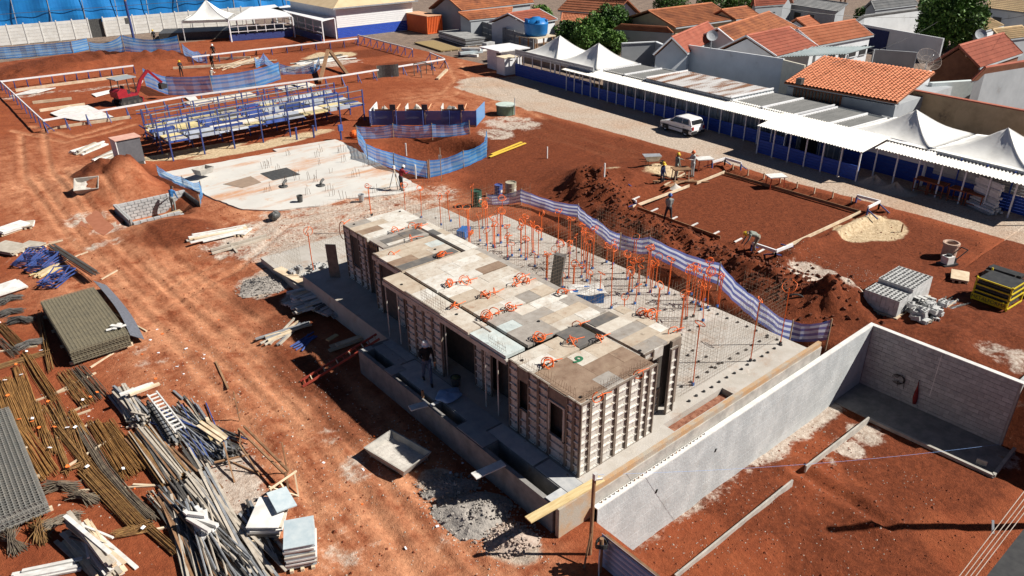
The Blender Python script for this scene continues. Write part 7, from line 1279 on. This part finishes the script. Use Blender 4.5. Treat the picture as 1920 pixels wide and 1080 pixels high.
p = P(855,722,S0+.05); t = thing('green_bucket','dark bucket with green rubble near the blue plastic sheet','bucket',tuple(p)); MB().lathe([(0,0),(.15,0),(.2,.36),(.18,.36),(.14,.04),(0,.04)],tuple(p),14).build('pail',grey_p,t); MB().lathe([(0,.42),(.1,.40),(.18,.33)],tuple(p),10).build('rubble',M('green_rubble',(.08,.10,.04),(.12,.12,.06)),t)
tag(MB().bar(P(793,745,S0+.03),P(793,745,S0+.03)+Vector((0,0,.3)),.07).build('timber_stub',wood_b),'short brown timber stub standing on the footing','stub')
p = P(1100,562,S0); t = thing('insulated_box','white covered box with a blue side on the open slab','box',tuple(p),R(-35)); MB().box(-.7,.7,-.4,.4,0,.5).build('box_body',blu,t,False); MB().solid(lambda u,v: Vector((-.8+1.6*u,-.5+1.0*v,.53+.05*math.sin(u*9)*math.cos(v*7))),10,6,(0,0,-.03)).build('cover',wht_b,t,False)
p = P(1048,540,S0); tag(MB().cbox(p+Vector((0,.1,.85)),(.3,.5,1.7),rz=.5,rx=.12).build('block_column', M('column_grey',(.14,.13,.125),(.09,.085,.08),6,.9,.2)),'dark leaning block column between the orange conduits','column')
p = P(870,445,S0); t = thing('tool_cart','blue and orange tool tray on the open slab near the far deck','tool box',tuple(p),.5); MB().box(-.4,.4,-.25,.25,.15,.5).build('bin',blu,t,False); MB().box(.1,.5,-.35,0,.1,.3).build('orange_tray',orn,t,False); MB().bar((-.5,-.3,.12),(.7,-.1,.12),.05).bar((-.5,.3,.12),(.7,.1,.12),.05).build('frame',bsteel,t,False)
p = PG(1488,575,-.2); mb = MB(); mb.tube([p+Vector((.55*math.cos(a)*.7,.55*math.cos(a)*-.7,.55*math.sin(a)+.3)) for a in np.linspace(-.4,3.5,14)],.045,7); tag(mb.build('black_pipe',blk_c),'thick black pipe loop in the trench at the striped netting','pipe')
# near corner post, corrugated sheet, cable post, string line
a = P(1106,1040,.0); b = Vector((a.x,a.y,0)); h = height_at(a.x,a.y,1115,897); t = thing('timber_post','tall brown timber post with a white clamp at the near foundation corner','post',tuple(b)); MB().tube([b,b+Vector((.05,.03,h))],.055,8).build('shaft',wood_b,t); MB().cbox((b.x+.05,b.y,h+.05),(.12,.1,.2)).build('clamp',wht_b,t); MB().bar((b.x,b.y,h-.05),(b.x+.22,b.y-.12,h-.05),.05).build('clamp_arm',wht_b,t); MB().bar((b.x,b.y,.9),(b.x-.5,b.y-.25,.0),.05).build('stay',wood_b,t)
t0 = P(1128,1000,1.2); t = thing('corrugated_sheet','grey corrugated metal hoarding at the bottom edge below the foundation corner','metal sheet',(t0.x,t0.y,0)); MB().solid(lambda u,v: Vector((t0.x+.035*math.sin(v*75), t0.y-4.5*u, 1.2-2.4*v)),2,120,(.012,0,0)).build('sheet',M('sheet_sky_tint',(.42,.40,.46),(.50,.48,.54),2,.35,metal=.5),t); MB().bar((t0.x+.06,t0.y-.1,1.15),(t0.x+.06,t0.y-4.4,1.15),.08).build('beam',wood_b,t)  # violet tint puts the sky's reflection on shaded metal into the colour
for k in range(3): MB().bar((t0.x+.08,t0.y-.2-1.8*k,-1),(t0.x+.08,t0.y-.2-1.8*k,1.15),.1).build('post',wood_b,t)
c0 = P(1131,1010,1.25)+Vector((-.06,0,0)); t = thing('cable_post','dark post wrapped in black cable at the bottom edge','post',(c0.x,c0.y,0)); MB().tube([(c0.x,c0.y,-.3),(c0.x,c0.y,1.3)],.06,8).build('shaft',wood_b,t); mb = MB(); [mb.tube([(c0.x+.16*math.cos(x),c0.y+.16*math.sin(x),1.02+.03*k+.05*math.sin(x*2)) for x in np.linspace(0,6.2,14)],.02,5) for k in range(5)]; mb.build('cable_coil',blk_c,t); mb = MB(); mb.tube([(c0.x-.1,c0.y-.05,1.05),(c0.x-.13,c0.y-.06,.6),(c0.x-.12,c0.y-.08,.0)],.02,5); mb.build('white_rope',wht_b,t)
a, b = P(1120,890,1.15), P(1880,832,-2.0); tag(MB().tube([a.lerp(b,f)-Vector((0,0,.25*4*f*(1-f))) for f in np.linspace(0,1,12)],.004,4).build('string_line', M('string_blue',(.20,.35,.70),(.25,.40,.72))),'thin blue string line stretched across the lower plot','string')
# utility pole just outside the picture and its cables crossing the corner
up = Vector((29.2,1.0,LOT_Z)); t = thing('utility_pole','concrete utility pole beside the lower plot at the right','pole',tuple(up)); MB().tube([up,up+Vector((0,0,9.6))],.2,10,.14).build('shaft',cpole,t); MB().lathe([(.16,9.5),(.16,9.65),(0,9.7)],tuple(up),10).build('cap',cpole,t)
for k,(p_,q_) in enumerate((((1795,1085),(1925,915)),((1806,1085),(1932,920)),((1816,1085),(1938,925)),((1826,1085),(1944,930)))):
    a, b = P(*p_,6.6), P(*q_,7.2); d = b-a; tag(MB().tube([a-d*.6,b+d*1.5],.007,6).build('overhead_cable', M('cable_pale',(.55,.47,.40),(.45,.38,.32),3,.6)),('pale overhead cable crossing the bottom right corner, outermost','pale overhead cable crossing the bottom right corner, second','pale overhead cable crossing the bottom right corner, third','pale overhead cable crossing the bottom right corner, innermost')[k],'cable')
a = P(1868,995,6.9); tag(MB().bar(a+Vector((-.05,.02,-.06)),a+Vector((.1,.12,.10)),.035).build('cable_spacer',steel),'grey spacer clamped across the overhead cables','spacer')
rq = [P(*q_,-.2) for q_ in ((1838,1095),(1925,985),(1990,1000),(1950,1140))]; t = thing('dark_roof','dark sheet roof of a shed at the bottom right corner','roof',(rq[0].x,rq[0].y,LOT_Z)); MB().prism([(v.x,v.y) for v in rq],-.28,-.2).build('roof_sheet',dk,t); c = sum(rq,Vector())/4; MB().prism([tuple((c+(v-c)*.9)[:2]) for v in rq],LOT_Z,-.3).build('shed_walls',grey_p,t)
# rubble heaps beside the foundation
def heap(c, rx, ry_, h, label, mat, rz=0, seed=1):
    p = PG(*c); n, m = 34, 14; t = thing('rubble_heap',label,'rubble heap',tuple(p),rz)
    MB().grid(lambda u,v: Vector((rx*v*math.cos(6.283*u)*(1+.18*math.sin(u*6.283*3+seed)),ry_*v*math.sin(6.283*u)*(1+.18*math.sin(u*6.283*2+seed)),-.04+h*(1-v**1.6)*(.55+.9*float(fbm(np.array(2*v*math.cos(6.283*u)+seed*7.),np.array(2*v*math.sin(6.283*u)+5.),.6,seed)[()])))),n,m).build('heap_body',mat,t,False); mb = MB()
    for k in range(260):
        a = random.uniform(0,6.283); v = random.uniform(0,1.25)**.7; s_ = random.uniform(.02,.07)*(1.6 if random.random() < .1 else 1); mb.cbox((rx*v*math.cos(a),ry_*v*math.sin(a),max(.0,h*(1-min(v,1)**1.6)*.9)+.02),(s_,s_*random.uniform(.6,1.4),s_*.7),rz=random.uniform(0,3),rx=random.uniform(0,1))
    tag(mb.build('stones',mat,t,False),kind='stuff')
rubm = M('rubble_grey',(.24,.22,.20),(.37,.335,.30),7,.95,.9,22,c3=(.20,.18,.16))
heap((845,915),1.1,.7,.26,'small heap of grey rubble at the end of the mortar trough',rubm,-.6,2); heap((895,965),1.35,1.0,.34,'larger heap of grey rubble along the foundation',rubm,-.7,5); heap((955,1010),.9,.7,.25,'low heap of pale rubble near the thick plank',M('rubble_pale',(.46,.38,.32),(.36,.27,.22),7,.95,.8,22),-.7,8); heap((495,535),1.3,1.1,.16,'low grey gravel heap beside the lower slab',rubm,.3,11)
# loose stones and scraps over the site
def scatter(n, boxes, smin, smax, mat, label, name):
    mb = MB()
    pts = []
    for k in range(n):
        x0,x1,y0,y1 = random.choice(boxes); pts.append((random.uniform(x0,x1),random.uniform(y0,y1)))
    pa = np.array(pts); zz = ground_z(pa[:,0],pa[:,1])
    for (x,y),z in zip(pts,zz):
        s_ = random.uniform(smin,smax)*(2 if random.random() < .05 else 1); a = random.uniform(0,3); V = []
        for q in ((-1,-.7,-.5),(1,-.6,-.5),(.8,.9,-.5),(-.7,.8,-.5),(.1*random.uniform(-3,3),.1,.7)): V.append((x+s_*(q[0]*math.cos(a)-q[1]*math.sin(a)),y+s_*(q[0]*math.sin(a)+q[1]*math.cos(a)),z+s_*q[2]*.8+.01))
        mb.add(V,[(0,1,4),(1,2,4),(2,3,4),(3,0,4)])
    tag(mb.build(name,mat),label,kind='stuff')
clodm = M('clod',(.24,.07,.03),(.14,.04,.02),5,.95)
scatter(5000,[(3,11.4,11,45),(13.2,26,2,11.5),(26,34,13,32),(33,46,12,31),(12,30,37,48),(30,46,31,60)],.015,.06,clodm,'loose red soil clods strewn over the site','soil_clods')
scatter(3500,[(5.5,11.4,11.2,30),(5,11,11,26),(13,22,31,42),(14,26,6,11.5),(31,36,12,19),(0,8,18,32),(9,12,12,20)],.010,.032,M('pebble_pale',(.50,.44,.38),(.38,.31,.25),4,.95),'pale pebbles and mortar crumbs on the soil','pebbles')
bigclod = [tuple(p) for p in RIDGE]; mb = MB()
for k in range(900):
    i = random.randrange(len(bigclod)-1); f = random.random(); x = bigclod[i][0]+(bigclod[i+1][0]-bigclod[i][0])*f+random.gauss(0,1.1); y = bigclod[i][1]+(bigclod[i+1][1]-bigclod[i][1])*f+random.gauss(0,1.1); s_ = random.uniform(.04,.16); mb.cbox((x,y,gz(x,y)+s_*.2),(s_,s_*random.uniform(.7,1.5),s_*.8),rz=random.uniform(0,3),rx=random.uniform(0,1.5),ry=random.uniform(0,1))
tag(mb.build('ridge_clods',M('clod_dark',(.13,.038,.018),(.08,.024,.012),5,.95)),'big dark clods on the spoil ridge',kind='stuff')
for k in range(40):
    px,py = random.choice(((random.uniform(600,900),random.uniform(800,1070)),(random.uniform(200,420),random.uniform(600,720)),(random.uniform(60,340),random.uniform(760,1070)))); p = PG(px,py,.02)
    tag(MB().cbox(p,(random.uniform(.05,.14),random.uniform(.04,.1),.02),rz=random.uniform(0,3)).build('paper_scrap', random.choice((tag_w,tag_w,tag_o,wood_p))),'small scrap of paper or plastic lying on the soil','scrap','scraps on the ground')
